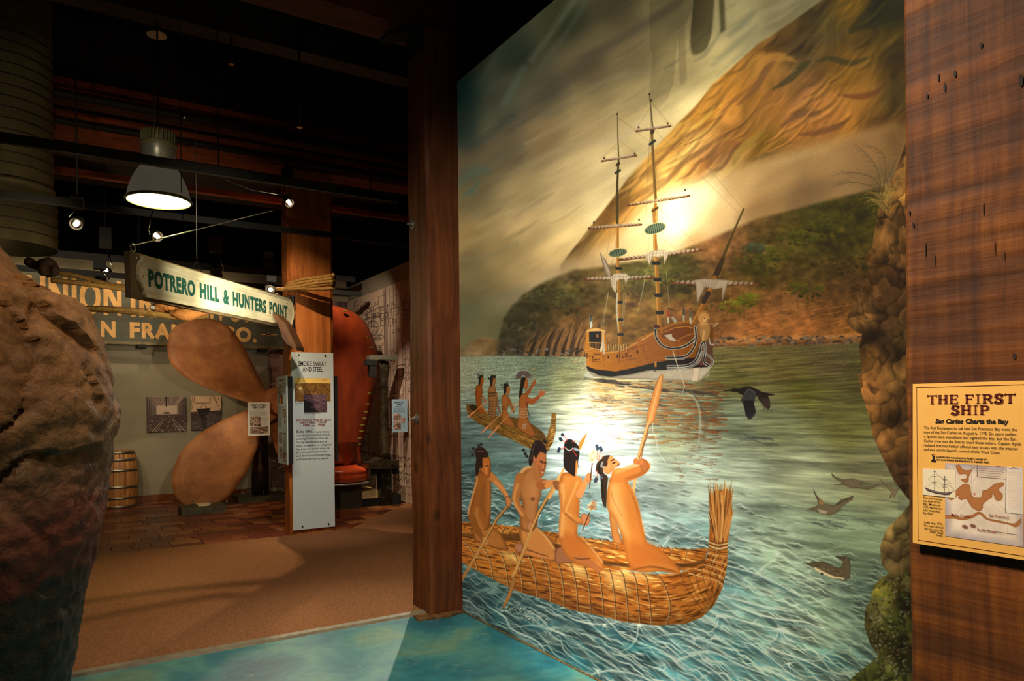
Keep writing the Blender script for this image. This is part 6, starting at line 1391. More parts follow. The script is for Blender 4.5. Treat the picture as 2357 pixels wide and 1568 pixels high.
tm.build('map_lettering', mat('red_map_ink', s2l((150,50,34)), .6), fs_)
# ----------------------------------------------------------------------------
# ROCK in the left foreground
# ----------------------------------------------------------------------------
def rock_mat():
    m = bpy.data.materials.new('painted_rock'); m.use_nodes = True; nt = m.node_tree; N = nt.nodes.new; K = nt.links.new
    b = nt.nodes['Principled BSDF']; b.inputs['Roughness'].default_value = .62; b.inputs['Specular IOR Level'].default_value = .3
    tc = N('ShaderNodeTexCoord'); sp = N('ShaderNodeSeparateXYZ'); K(tc.outputs['Object'], sp.inputs[0])
    n = N('ShaderNodeTexNoise'); n.inputs['Scale'].default_value = 2.6; n.inputs['Detail'].default_value = 8; n.inputs['Distortion'].default_value = .8; K(tc.outputs['Object'], n.inputs[0])
    # height, jittered, drives the painted bands: tan / umber / oxblood / sea-weed black-green
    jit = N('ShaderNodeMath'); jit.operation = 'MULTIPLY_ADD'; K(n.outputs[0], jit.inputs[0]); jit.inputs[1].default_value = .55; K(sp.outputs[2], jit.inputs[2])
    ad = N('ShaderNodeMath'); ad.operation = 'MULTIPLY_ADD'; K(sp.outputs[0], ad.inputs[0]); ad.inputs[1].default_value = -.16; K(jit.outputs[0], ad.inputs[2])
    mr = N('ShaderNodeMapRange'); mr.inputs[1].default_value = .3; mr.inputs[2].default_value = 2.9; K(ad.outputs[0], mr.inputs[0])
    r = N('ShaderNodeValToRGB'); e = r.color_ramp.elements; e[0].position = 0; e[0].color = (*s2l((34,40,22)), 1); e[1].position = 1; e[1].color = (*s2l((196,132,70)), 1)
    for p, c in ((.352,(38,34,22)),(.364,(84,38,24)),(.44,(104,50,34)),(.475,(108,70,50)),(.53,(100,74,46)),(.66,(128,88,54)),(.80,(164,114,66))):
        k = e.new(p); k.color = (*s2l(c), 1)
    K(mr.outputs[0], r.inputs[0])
    n2 = N('ShaderNodeTexNoise'); n2.inputs['Scale'].default_value = 9; n2.inputs['Detail'].default_value = 9; n2.inputs['Roughness'].default_value = .7; K(tc.outputs['Object'], n2.inputs[0])
    m2 = N('ShaderNodeMapRange'); m2.inputs[1].default_value = .3; m2.inputs[2].default_value = .7; m2.inputs[3].default_value = .38; m2.inputs[4].default_value = 1.5; K(n2.outputs[0], m2.inputs[0])
    s = N('ShaderNodeVectorMath'); s.operation = 'SCALE'; K(r.outputs[0], s.inputs[0]); K(m2.outputs[0], s.inputs['Scale'])
    # pale mineral patches
    n4 = N('ShaderNodeTexNoise'); n4.inputs['Scale'].default_value = 4.1; n4.inputs['Detail'].default_value = 10; n4.inputs['Roughness'].default_value = .75; K(tc.outputs['Object'], n4.inputs[0])
    m4 = N('ShaderNodeMapRange'); m4.inputs[1].default_value = .56; m4.inputs[2].default_value = .70; m4.inputs[4].default_value = .55; K(n4.outputs[0], m4.inputs[0])
    mk = N('ShaderNodeMath'); mk.operation = 'MULTIPLY'; K(m4.outputs[0], mk.inputs[0]); m5 = N('ShaderNodeMapRange'); m5.inputs[1].default_value = .45; m5.inputs[2].default_value = .6; K(mr.outputs[0], m5.inputs[0]); K(m5.outputs[0], mk.inputs[1])
    mx = N('ShaderNodeMix'); mx.data_type = 'RGBA'; K(mk.outputs[0], mx.inputs[0]); K(s.outputs[0], mx.inputs[6]); mx.inputs[7].default_value = (*s2l((176,150,118)), 1)
    K(mx.outputs[2], b.inputs['Base Color'])
    n3 = N('ShaderNodeTexNoise'); n3.inputs['Scale'].default_value = 16; n3.inputs['Detail'].default_value = 10; n3.inputs['Distortion'].default_value = .3; K(tc.outputs['Object'], n3.inputs[0])
    bp = N('ShaderNodeBump'); bp.inputs['Strength'].default_value = .8; bp.inputs['Distance'].default_value = .03; K(n3.outputs[0], bp.inputs['Height']); K(bp.outputs[0], b.inputs['Normal'])
    return m
from mathutils import noise as mnoise
def build_rock():
    # right-hand outline in the picture, (x, y), read at a depth of about 3.1 m
    out = [(-90,470),(-40,500),(-6,548),(14,585),(40,616),(62,640),(88,652),(104,668),(120,684),(140,686),(143,682),(152,694),(172,699),(198,700),(216,724),(232,760),(246,795),(256,830),(262,870),(270,905),(277,940),(277,965),(272,1000),(266,1030),(258,1048),(250,1100),(246,1150),(246,1200),(240,1232),(232,1260),(222,1310),(208,1370),(198,1410),(180,1478),(166,1530),(146,1580),(120,1660),(96,1760)]
    D = 3.1; prof = []
    for x, y in out:
        p = on_d(x, y, D); prof.append((p.z, (x - CX) / F_PX * D))
    prof.sort()
    zs = [p[0] for p in prof]; us = [p[1] for p in prof]
    z0, z1 = .0, 2.62
    # raised edges and hollows of the cast rock: line, ridge height, depth of the hollow beside it, its width in picture points
    ledges = [([(60,640),(84,660),(100,690),(112,706),(124,722),(136,730),(152,738),(170,746),(184,758),(196,768),(212,786)], .012, -.055, 22),
              ([(-20,690),(20,700),(60,742),(92,790),(100,830),(86,870),(70,900)], .0, -.035, 26), ([(0,985),(24,972),(48,948),(58,922)], .004, -.045, 12),
              ([(-10,1112),(20,1080),(50,1050),(72,1042),(110,1040),(150,1044),(200,1030)], .006, -.05, 20), ([(104,706),(86,730),(80,760),(84,790)], .0, -.03, 14), ([(210,860),(228,896),(236,930)], .008, -.03, 12)]
    NZ, NA = 230, 320; rt = Vector(_r); fw = Vector(_f); vs = []
    for i in range(NZ + 1):
        z = z0 + (z1 - z0) * i / NZ
        us_ = np.interp(z, zs, us)
        rad = .78 + .14 * math.sin(z * 1.6)
        if z > 2.15: rad *= math.sqrt(max(.02, 1 - ((z - 2.15) / .5) ** 2 * .9))
        # ellipse placed so that its right-hand tangent seen from the eye meets the outline at depth D
        kk = us_ / D; bb = .82 * rad; rt_ = math.sqrt(rad * rad + kk * kk * bb * bb)
        dc = D + kk * bb * bb / rt_; uc = kk * dc - rt_
        for k in range(NA):
            a = 2 * PI * k / NA; a -= .6 * math.cos(a)      # finer towards the viewer
            cx = uc + rad * math.cos(a); cd_ = dc + rad * .82 * math.sin(a)
            p = rt * cx + fw * cd_; p.z = z
            # relief, faded out at the outline side facing right
            q = Vector((p.x * 1.5, p.y * 1.5, p.z * 1.5))
            nz_ = mnoise.fractal(q, 1.0, 2.0, 6); rg = abs(mnoise.noise(q * 1.3 + Vector((5, 2, 1))))
            rg2 = abs(mnoise.noise(q * 3.1 + Vector((1, 7, 3))))
            edge = max(0., math.cos(a)) ** 6
            amp = (1 - .75 * edge)
            dsp = (nz_ * .062 - (.035 * max(0, 1 - rg * 8)) - .018 * max(0, 1 - rg2 * 6)) * amp + .010 * mnoise.noise(q * 14)
            nrm = rt * math.cos(a) + fw * math.sin(a)
            if math.sin(a) < .4 and z > .7:
                qd = p.x * _f[0] + p.y * _f[1]; sx_ = CX + F_PX * (p.x * RX[0] + p.y * RX[1] + (p.z - EYE) * RX[2]) / qd; sy_ = CY - F_PX * (p.x * UX[0] + p.y * UX[1] + (p.z - EYE) * UX[2]) / qd
                for poly_, hgt, side, wd in ledges:
                    best = 1e9; sg_ = 1
                    for (ax, ay), (bx, by) in zip(poly_, poly_[1:]):
                        if abs(sx_ - ax) + abs(sy_ - ay) > 160: continue
                        ex, ey = bx - ax, by - ay; t_ = max(0, min(1, ((sx_ - ax) * ex + (sy_ - ay) * ey) / (ex * ex + ey * ey)))
                        ddx, ddy = sx_ - ax - t_ * ex, sy_ - ay - t_ * ey; d_ = math.hypot(ddx, ddy)
                        if d_ < best: best = d_; sg_ = 1 if ex * ddy - ey * ddx > 0 else -1
                    if best < 90: dsp += hgt * math.exp(-(best / 5) ** 2) + (side * math.exp(-(best / wd) ** 1.3) if sg_ > 0 else 0)
            p += nrm * dsp; vs.append(p)
    fs = [(i*NA+k, i*NA+(k+1)%NA, (i+1)*NA+(k+1)%NA, (i+1)*NA+k) for i in range(NZ) for k in range(NA)]
    vs.append(rt * (uc) + fw * dc + Vector((0, 0, z1 + .03))); t = len(vs) - 1
    fs += [(NZ*NA+k, NZ*NA+(k+1)%NA, t) for k in range(NA)]
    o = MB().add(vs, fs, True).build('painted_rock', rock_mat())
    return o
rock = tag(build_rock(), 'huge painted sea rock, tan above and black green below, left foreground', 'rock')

# ----------------------------------------------------------------------------
# SIGN: POTRERO HILL & HUNTERS POINT
# ----------------------------------------------------------------------------
TL, TR, BR_, BL = on_d(299, 577, 5.67), on_d(672, 688, 8.9), on_d(668, 757, 8.9), on_d(302, 684, 5.67)
H_ = (TR - TL); H_.z = 0; H_.normalize(); NS = Vector((H_.y, -H_.x, 0))
if NS.dot(Vector((0, 0, 0)) - TL) < 0: NS = -NS
sp_ = plane_pn(TL, NS)
sg = thing('hanging_sign', TL, 'hanging sign POTRERO HILL & HUNTERS POINT with green letters on pale board', 'sign')
M_sgf = mat('brown_sign_frame', s2l((124,104,74)), .5, col2=s2l((104,86,60)), scale=12)
def pale_board():
    m = timber_mat('pale_limed_board', s2l((212,194,152)), s2l((226,214,176)), s2l((236,228,198)), (1, 1, 1), rough=.5, bump=.2)
    for n in m.node_tree.nodes:
        if n.type == 'MAPPING': n.inputs['Scale'].default_value = (1.6, 1.6, 60)
    return m
M_pale = pale_board()
Q = [sp_(299, 577), sp_(672, 688), sp_(668, 757), sp_(302, 684)]
MB().plate(Q, NS, .05).build('backboard', M_sgf, sg)
ins = [(322,589),(660,690)]; bot = [(330,683),(664,753)]
def arc(x0, y0, x1, y1, bx, n=9):
    """curved end: bows out in the middle"""
    o = []
    for i in range(n):
        t = i / (n - 1); o.append((x0 + (x1 - x0) * t + bx * math.sin(PI * t) ** .8, y0 + (y1 - y0) * t))
    return o
left_e = [(322,589),(321,596),(315,604),(312,616),(311,630),(314,646),(321,660),(325,670),(326,677),(329,684)]
right_e = [(667,752),(667,747),(670,737),(672,722),(671,708),(668,698),(663,689)]
face = [sp_(*p) for p in left_e] + [sp_(*p) for p in right_e]
cen = sum(face, Vector()) / len(face)
n_ = len(face); oo = .030
outer = [p + NS * .004 for p in face]; mid = [cen + (p - cen) * 1 + NS * oo for p in face]
def shrink(p, k): 
    d = cen - p; h = H_ * d.dot(H_); v = Vector((0, 0, d.z)); 
    return p + h * (k / max(abs(h.length), .01)) + v * (k / max(abs(v.length), .03) if v.length > .03 else 0)
inner = [shrink(p, .028) + NS * .020 for p in face]
mbp = MB(); mbp.add(outer + mid + inner, [(i, (i+1)%n_, n_+(i+1)%n_, n_+i) for i in range(n_)] + [(n_+i, n_+(i+1)%n_, 2*n_+(i+1)%n_, 2*n_+i) for i in range(n_)])
mbp.build('moulded_rim', mat('cream_rim', s2l((222,212,176)), .45, col2=s2l((204,190,150)), scale=10), sg)
MB().add(inner, [tuple(range(n_))]).build('face_board', M_pale, sg)
M_grn = mat('dark_green_letter', s2l((30,78,66)), .5, col2=s2l((44,92,76)), scale=20)
tm = MB(); spf = plane_pn(TL + NS * .021, NS)
def yb(x): return 657 + (x - 343) * (731 - 657) / (661 - 343.)
def cp(x): return np.interp(x, [343, 661], [35, 24.5])
for t, a, b in (('POTRERO', 342, 449), ('HILL', 460, 505), ('&', 514, 528), ('HUNTERS', 536, 613), ('POINT', 620, 662)):
    P0, P1 = spf(a, yb(a)), spf(b, yb(b)); c = (spf(a, yb(a) - cp(a)) - P0).length
    lettering(tm, t, P0, P1, c, NS, .0015, bold=.052, spacing=1.12)
tm.build('lettering', M_grn, sg)
for x, y in ((312, 595), (328, 636), (664, 713), (661, 698)):
    MB().sphere(spf(x, y) + NS * .004, .008, 8, 6).build('screw', M_steel, sg)
# eye ring, stay wire and hinge brackets on the post
e = sp_(306, 571); ring = [e + H_ * .03 * math.cos(a) + Vector((0, 0, .03 * math.sin(a))) for a in [2*PI*i/14 for i in range(15)]]
MB().tube(ring, .006, 6).build('eye_ring', M_steel, sg)
MB().tube([e + Vector((0, 0, .02)), on_d(655, 478, 8.9)], .005, 6).build('stay_wire', mat('bright_wire', (.5,.5,.36), .3, .8), sg)
for y0 in (690, 745):
    p = sp_(668, y0); MB().obox(p + H_ * .03 - NS * .02, H_ * .06, NS * .03, (0, 0, .035)).obox(p + H_ * .045 + NS * .02, H_ * .02, NS * .012, (0, 0, .05)).build('hinge_bracket', M_black, sg)

# brown wooden brace poking over the sign's lower edge
br_pts = [(627,724),(634,722),(656,745),(682,797),(682,806),(660,792),(650,778),(640,748)]
MB().plate([on_d(x, y, 8.2) for x, y in br_pts], -Vector(_f), .30).build('wooden_brace', mat('worn_brown_wood', s2l((96,60,30)), .6, col2=s2l((74,44,22)), scale=9), None)
o = bpy.data.objects['wooden_brace']; tag(o, 'tapered brown wooden peg slanting from sign POINT down to the post', 'brace')
mbb = MB().add([on_d(x, y, 8.195) for x, y in ((640,748),(650,778),(660,792),(682,806),(668,790),(655,765))], [tuple(range(6))]).build('worn_edge', mat('pale_worn_edge', s2l((70,42,22)), .6), o)

# ----------------------------------------------------------------------------
# ROPES and the weathered block
# ----------------------------------------------------------------------------
M_rope = mat('manila_rope', s2l((158,116,52)), .8, col2=s2l((120,82,34)), scale=30, bump=.4, bscale=90)
def rope(name, pts, r, label, group=None, parent=None, m=None, step=.03):
    P = [Vector(p) for p in pts]
    if len(P) > 2: P = [Vector(p) for p in spl([tuple(p) for p in P], False, 10)]
    L = sum((b - a).length for a, b in zip(P, P[1:])); n = min(int(L / step) + 2, 420)
    Q = []; acc = 0; tgt = [L * i / (n - 1) for i in range(n)]; j = 0; seg = [(b - a).length for a, b in zip(P, P[1:])]; cum = np.concatenate([[0], np.cumsum(seg)])
    A_ = np.array([tuple(p) for p in P]); Q = [Vector([np.interp(t, cum, A_[:, k]) for k in range(3)]) for t in tgt]
    o = MB().tube(Q, r, 12, lobes=3 * 2, twist=2 * PI / (r * 14)).build(name, m or M_rope, parent)
    if label: tag(o, label, 'rope', group)
    return o
ro = rope('wrapped_rope', [on_d(x, y, d) for x, y, d in ((660,655,8.85),(690,645,8.83),(728,640,8.83),(764,634,8.84))], .021, 'manila rope wound around the orange post above the text panel')
for pts in (((658,660,8.85),(690,652,8.80),(728,646,8.80),(766,641,8.82)), ((656,664,8.85),(692,659,8.79),(730,652,8.79),(767,648,8.82)), ((652,666,8.85),(690,664,8.80),(728,658,8.80),(766,653,8.84)), ((648,668,8.86),(668,663,8.82),(720,666,8.80),(767,664,8.84)), ((766,632,8.85),(769,640,8.95),(768,655,8.98),(767,664,8.88)), ((764,634,8.86),(768,645,8.92),(766,654,8.88))):
    rope('strand_turn', [on_d(x, y, d) for x, y, d in pts], .020, None, None, ro)
for i, (pts, r, lb) in enumerate([
    ([(150,709,7.2),(260,714,7.3),(360,724,7.5),(420,731,7.6),(480,726,7.7)], .030, 'long manila rope running from behind the rock to the wooden block'),
    ([(118,645,7.6),(200,654,7.7),(300,668,7.9),(420,684,8.2),(560,700,8.6),(640,680,8.86)], .026, 'upper manila rope crossing in front of the letters NION'),
    ([(100,622,7.6),(180,636,7.7),(250,655,7.8),(300,662,7.9),(420,682,8.2)], .024, 'dark rope sagging from the knotted rope on the left'),
    ([(655,668,8.86),(640,666,8.8),(622,672,8.7),(600,690,8.6),(520,705,8.2),(470,722,7.7)], .024, 'rope leading from the post down to the wooden block')]):
    rope('rigging_rope', [on_d(x, y, d) for x, y, d in pts], r, lb)
kn = rope('knotted_rope', [on_d(x, y, d) for x, y, d in ((62,600,7.5),(85,612,7.5),(100,606,7.45),(112,618,7.5),(98,624,7.45),(106,602,7.4),(122,612,7.5),(126,624,7.5),(112,630,7.55))], .045, 'thick knotted rope end hanging above the big rock', m=mat('dark_striped_rope', s2l((96,70,44)), .7, col2=s2l((40,26,16)), scale=14))
MB().tube([on_d(120,703,7.0), on_d(250,706,7.2), on_d(354,712,7.4)], .006, 6).build('thin_cord', mat('thin_brown_cord', s2l((110,66,40)), .7)); tag(bpy.data.objects['thin_cord'], 'thin brown cord stretched just above the long manila rope', 'cord')

def blob_body(mb, rows, Yf, thick, seg=12):
    """rows of picture point pairs (left, right) -> closed body with lens-shaped section"""
    n = len(rows); W = []
    for i, (a, b) in enumerate(rows):
        A_ = Yf(*a); B2 = Yf(*b); c = (A_ + B2) / 2; h = (B2 - A_) / 2; d = Vector((c.x, c.y, 0)).normalized()
        th = thick if not callable(thick) else thick(i / (n - 1))
        for k in range(seg):
            t = 2 * PI * k / seg; W.append(c + h * math.cos(t) + d * math.sin(t) * th)
    fs = [(i*seg+k, i*seg+(k+1)%seg, (i+1)*seg+(k+1)%seg, (i+1)*seg+k) for i in range(n-1) for k in range(seg)]
    fs += [tuple(range(seg))[::-1], tuple((n-1)*seg+k for k in range(seg))]
    mb.add(W, fs, True); return mb
M_block = mat('weathered_orange_wood', s2l((214,136,70)), .6, col2=s2l((122,62,30)), scale=7, detail=9, bump=.5, bscale=30, contrast=(.42,.6))
wb = thing('wooden_block', on_d(410, 715, 7.6), 'weathered orange wooden tackle block hung in ropes beneath the sign', 'block')
blob_body(MB(), [((349,705),(349,714)),((352,699),(354,718)),((372,695),(374,723)),((400,697),(398,725)),((424,706),(415,722)),((432,712),(428,716))], lambda x, y: on_d(x, y, 7.6), .05).build('cheek', M_block, wb)
blob_body(MB(), [((390,716),(392,728)),((402,714),(420,738)),((430,706),(440,739)),((456,704),(460,730)),((478,716),(480,724)),((483,719),(483,722))], lambda x, y: on_d(x, y, 7.55), .05).build('cheek', M_block, wb)
MB().lathe([(.022,-.02),(.03,0),(.022,.02)], on_d(351, 709, 7.55), 12, True, Matrix.Rotation(PI/2, 3, 'X')).build('eyelet', M_steel, wb)

# ----------------------------------------------------------------------------
# UNION IRON WORKS SIGN
# ----------------------------------------------------------------------------
US = 13.50; pu = plane_y(US); NY = (0, -1, 0)
us = thing('shop_sign', pu(380, 720), 'long dark grey wall sign with two rows of gold capital letters', 'sign')
zt_, zb_ = pu(300, 637).z, pu(400, 790).z; xl_, xr_ = pu(58, 700).x, pu(662, 700).x
MB().box((xl_, US, zb_), (xr_, US + .06, zt_)).build('signboard', mat('grey_green_signboard', s2l((84,80,62)), .55, col2=s2l((66,66,54)), scale=5, stretch=(1,1,2)), us)
MB().box((xl_, US - .03, zb_ - .05), (xr_, US + .06, zb_)).box((xl_, US - .03, zt_), (xr_, US + .06, zt_ + .05)).build('moulding', mat('dull_brass_moulding', s2l((120,100,60)), .45, .3, col2=s2l((80,66,40)), scale=10), us)
for x in (326, 606): p = pu(x, 795); MB().box((p.x - .07, US - .06, zb_ - .10), (p.x + .07, US + .19, zb_ - .045)).build('wall_bracket', M_black, us)
M_gold = mat('gold_letter_paint', s2l((224,170,98)), .5, col2=s2l((200,146,78)), scale=6)
tm = MB()
zc1, zc0 = pu(262, 722).z, pu(262, 652).z
for t, a, b in (('UNION', 62, 280), ('IRON', 301, 452), ('WORKS', 472, 640)):
    A_ = pu(a, 722); B2 = pu(b, 722); lettering(tm, t, (A_.x, US, zc1), (B2.x, US, zc1), zc0 - zc1, NY, .002, bold=.045, spacing=1.16)
za, zb2 = pu(251, 774).z, pu(251, 741.5).z
for t, a, b in (('SAN', 170, 266), ('FRANCISCO.', 299, 591)):
    A_ = pu(a, 780); B2 = pu(b, 780); lettering(tm, t, (A_.x, US, za), (B2.x, US, za), zb2 - za, NY, .002, bold=.05, spacing=1.15)
tm.build('gold_lettering', M_gold, us)
om = MB(); 
for pts in ([(599,768.5),(638,770),(638,772),(599,771)], [(612,770),(618,766.5),(624,770.5),(618,774)], [(599,767),(602,769),(602,771),(599,772.5)], [(634,768),(636,770),(636,772),(634,774)]):
    om.add([pu(*p) + Vector((0, -.002, 0)) for p in pts], [tuple(range(len(pts)))])
om.build('gold_ornament', M_gold, us)

# ----------------------------------------------------------------------------
# FAR GALLERY: photographs, prints
# ----------------------------------------------------------------------------
def sepia(w_, h_, kind, seed):
    rs = np.random.RandomState(seed); c = Canvas(0, 0, w_, h_, (150,128,116)); yy, xx = np.mgrid[0:h_, 0:w_]
    D, M, Lt = (44,32,30), (104,84,78), (216,186,164)
    if kind == 'slipway':
        c.fill([(0,0),(w_,0),(w_*.82,h_*.26),(w_*.24,h_*.24)], (120,98,88)); c.fill([(w_*.24,h_*.25),(w_*.8,h_*.25),(w_*.82,h_*.52),(w_*.22,h_*.52)], (206,178,156), f=6)
        for k in range(60): x = rs.uniform(0, w_); c.line([(x, 0), (w_ * .5 + (x - w_ * .5) * .6, h_ * .24)], rs.uniform(1, 3), D if k % 2 else Lt, .5)
        for k in range(8): y = k * h_ * .03; c.line([(0, y), (w_, y + 2)], 2, Lt, .5)
        c.fill([(w_*.47,0),(w_*.52,0),(w_*.51,h_*.28),(w_*.48,h_*.28)], D)
        for s in (0, 1):
            for k in range(16):
                t = k / 16.; x = t * w_ * .25; x = x if s == 0 else w_ - x; y0 = t * h_ * .25; y1 = h_ * (.85 - t * .3); c.line([(x, y0), (x, y1)], 4 * (1 - t) + 1, D if k % 3 else M, .85)
                c.line([(0 if s == 0 else w_, h_ * (.2 + k * .04)), (w_ * (.24 if s == 0 else .78), h_ * (.3 + k * .012))], 2, D, .5)
        c.fill([(0,h_*.58),(w_*.25,h_*.5),(w_*.8,h_*.5),(w_,h_*.58),(w_,h_),(0,h_)], (80,62,58))
        for k in range(260): x = rs.uniform(0, w_); y = rs.uniform(h_ * .55, h_); c.blob(x, y, rs.uniform(2, 7), rs.uniform(1, 4), (D, M, Lt)[k % 3], rs.uniform(-.5, .5), .5)
        for x0, x1 in ((.42,.12),(.46,.2),(.62,.85),(.66,.98)): c.line([(w_*x0, h_*.62), (w_*x1, h_)], [2,6], Lt, .75)
        c.blob(w_ * .5, h_ * .46, w_ * .1, h_ * .03, M); 
    elif kind == 'hull':
        c.fill([(0,0),(w_,0),(w_,h_*.45),(0,h_*.48)], (216,176,140)); c.fill([(0,h_*.46),(w_,h_*.42),(w_,h_),(0,h_)], (74,56,54))
        for p in (((.05,0),(0,.35)),((.12,0),(.02,.4)),((.12,.2),(.64,.2)),((.12,.02),(.12,.2)),((.64,.02),(.64,.2)),((.4,.2),(.3,.36)),((.4,.2),(.52,.36)),((.72,0),(.98,.42)),((.95,0),(.9,.1)),((.78,.02),(.86,.2))):
            c.line([(w_*a, h_*b) for a, b in p], 4, (84,62,54))
        c.fill([(w_*.17,h_*.37),(w_*.65,h_*.35),(w_*.52,h_*.55),(w_*.48,h_*.95),(w_*.36,h_*.96),(w_*.34,h_*.66)], D, edge=((28,20,20), 5))
        for k in range(170): x = rs.uniform(0, w_); y = rs.uniform(h_ * .48, h_); a = rs.uniform(-1, 1); L = rs.uniform(6, 30); c.line([(x, y), (x + L, y + a * L * .8)], rs.uniform(1, 3), (D, M, (170,140,122))[k % 3], .55)
    elif kind == 'yard':
        c.a[:] = (132,102,92)
        n = fbm(xx / 30, yy / 30, 4, seed); c.a *= (.5 + n)[..., None]
        for k in range(120): x = rs.uniform(0, w_); y = rs.uniform(0, h_); a = rs.choice([.1, 1.5, -.8, .6]); L = rs.uniform(20, 120); c.line([(x, y), (x + L * math.cos(a), y + L * math.sin(a))], rs.uniform(1, 7), (D, M, Lt, (176,142,124))[k % 4], .5)
    elif kind == 'aerial':
        c.a[:] = (122,84,34); n = fbm(xx / 12, yy / 8, 5, seed); c.a *= (.45 + 1.1 * n)[..., None]
        c.fill([(0,0),(w_,0),(w_,h_*.22),(w_*.5,h_*.2),(0,h_*.24)], (240,196,104), f=4); c.fill([(0,h_*.24),(w_*.16,h_*.24),(w_*.27,h_*.6),(w_*.2,h_*.75),(0,h_*.3)], (170,130,72), alpha=.6)
        c.blob(w_ * .16, h_ * .44, w_ * .055, h_ * .08, (232,200,130)); c.line([(w_*.02,h_*.25),(w_*.28,h_*.75)], 2, (220,180,110), .8); c.line([(w_*.74,h_*.16),(w_*.9,h_*.02)], 2, (110,70,30)); c.line([(w_*.72,h_*.04),(w_*.92,h_*.1)], 2, (110,70,30))
        for k in range(160): x = rs.uniform(0, w_); y = rs.uniform(h_ * .35, h_); c.blob(x, y, rs.uniform(2, 5), rs.uniform(1, 3), ((230,186,104), (60,38,14))[k % 2], 0, .5)
    elif kind == 'waterfront':
        c.a[:] = (96,70,80); n = fbm(xx / 18, yy / 10, 5, seed); c.a *= (.4 + 1.1 * n)[..., None]
        c.fill([(0,h_*.25),(w_*.12,h_*.35),(w_*.4,h_*.55),(w_*.5,h_*.8),(w_*.66,h_),(0,h_)], (30,26,30), f=6)
        for k in range(60): x = rs.uniform(w_ * .2, w_); y = rs.uniform(0, h_); c.line([(x, y), (x + rs.uniform(8, 40), y + rs.uniform(-6, 6))], rs.uniform(1, 4), (206,160,160), .45)
    elif kind == 'fire':
        c.a[:] = (60,24,14); c.line([(w_*.4,h_),(w_*.55,h_*.6),(w_*.4,h_*.3),(w_*.6,0)], [w_*.3,w_*.4,w_*.2,w_*.1], (240,120,30), f=8, smooth=True); c.line([(w_*.45,h_),(w_*.55,h_*.6),(w_*.45,h_*.3)], [w_*.1,w_*.15,w_*.05], (255,210,110), f=6, smooth=True)
    else:
        c.a[:] = (170,140,124); n = fbm(xx / 20, yy / 20, 4, seed); c.a *= (.3 + 1.3 * n)[..., None]
        for k in range(40): x = rs.uniform(0, w_); y = rs.uniform(h_ * .2, h_); c.blob(x, y, rs.uniform(3, w_ * .12), rs.uniform(3, h_ * .12), (D, M, Lt)[k % 3], rs.uniform(0, 3), .6)
    return c.a
YW = YB - .02; pw = plane_y(YW)
for nm, q, kind, lb in (('photo_print', (337,913.5,427,914,429,992,339,996), 'slipway', 'wall mounted photo of an empty covered slipway, left of the bronze blade'), ('photo_print', (439,912,508,912,509,989,441,992), 'hull', 'wall mounted photo of a ship hull on the stocks, right one')):
    c4 = quad_px(pw, *q); zt2 = (c4[0].z + c4[1].z) / 2; zb3 = (c4[2].z + c4[3].z) / 2
    root = thing(nm, ((c4[0].x + c4[1].x) / 2, YW, zb3), lb, 'photo')
    c5 = [Vector((c4[0].x, YW, zt2)), Vector((c4[1].x, YW, zt2)), Vector((c4[1].x, YW, zb3)), Vector((c4[0].x, YW, zb3))]
    picture('print', root, c5, NY, sepia(300, 260, kind, 3), .001, .026)
    MB().box((c5[0].x, YW - .025, zb3), (c5[1].x, YW + .015, zt2)).build('backing_board', mat('print_edge', s2l((70,56,48)), .6), root)
# photo wallpaper at the right end of the back wall
x0_, x1_ = on_y(618, 800, YW).x, XR - .002
def photomural():
    W, H = 620, 1480; c = Canvas(0, 0, W, H, (120,92,84)); rs = np.random.RandomState(9); yy, xx = np.mgrid[0:H, 0:W]
    n = fbm(xx / 70, yy / 70, 5, 2); c.a *= (.62 + .7 * n)[..., None]
    for x, w_, col in ((20,14,(70,50,48)),(60,26,(200,164,144)),(98,30,(86,60,58)),(150,20,(176,142,128)),(230,34,(94,70,66)),(330,22,(188,150,136)),(420,40,(84,60,58)),(500,26,(150,120,112)),(560,34,(76,54,52)),(600,16,(60,42,42))):
        c.line([(x, -5), (x + rs.uniform(-6, 6), H * .62)], w_, col, .8, f=3)
    c.line([(0,60),(80,0)], 16, (236,206,186)); c.line([(10,90),(60,70),(60,150),(30,240),(70,330)], [20,26,12,8,10], (240,210,186), smooth=True); c.line([(90,310),(140,120)], 20, (170,136,120), .8)
    c.line([(0,420),(130,380),(300,360)], 16, (190,148,128)); c.line([(0,445),(130,405),(300,386)], 6, (50,34,32))
    c.fill([(0,450),(130,410),(300,400),(200,560),(90,640),(30,620)], (150,112,100), f=3)
    for k in range(420): x = rs.uniform(0, W); y = rs.uniform(640, H); a = rs.uniform(-.9, .3); L = rs.uniform(20, 130); c.line([(x, y), (x + L * math.cos(a), y + L * math.sin(a))], rs.uniform(2, 12), ((60,42,44), (110,86,82), (200,166,150), (90,66,64))[k % 4], .6)
    for k in range(60): x = rs.uniform(0, W); y = rs.uniform(1000, H); c.line([(x, y), (x + 90, y - 50)], [12, 16], (206,168,150), .7)
    return c.a
pmu = MB().box((x0_, YB - .012, .13), (x1_, YB - .001, 3.69)).build('photo_mural', print_mat('photo_mural_print', photomural()), None, lambda v: ((v.x - x0_) / (x1_ - x0_), (v.z - .13) / 3.56))
tag(pmu, 'sepia shipyard photo mural at the right end of the back wall', 'mural')
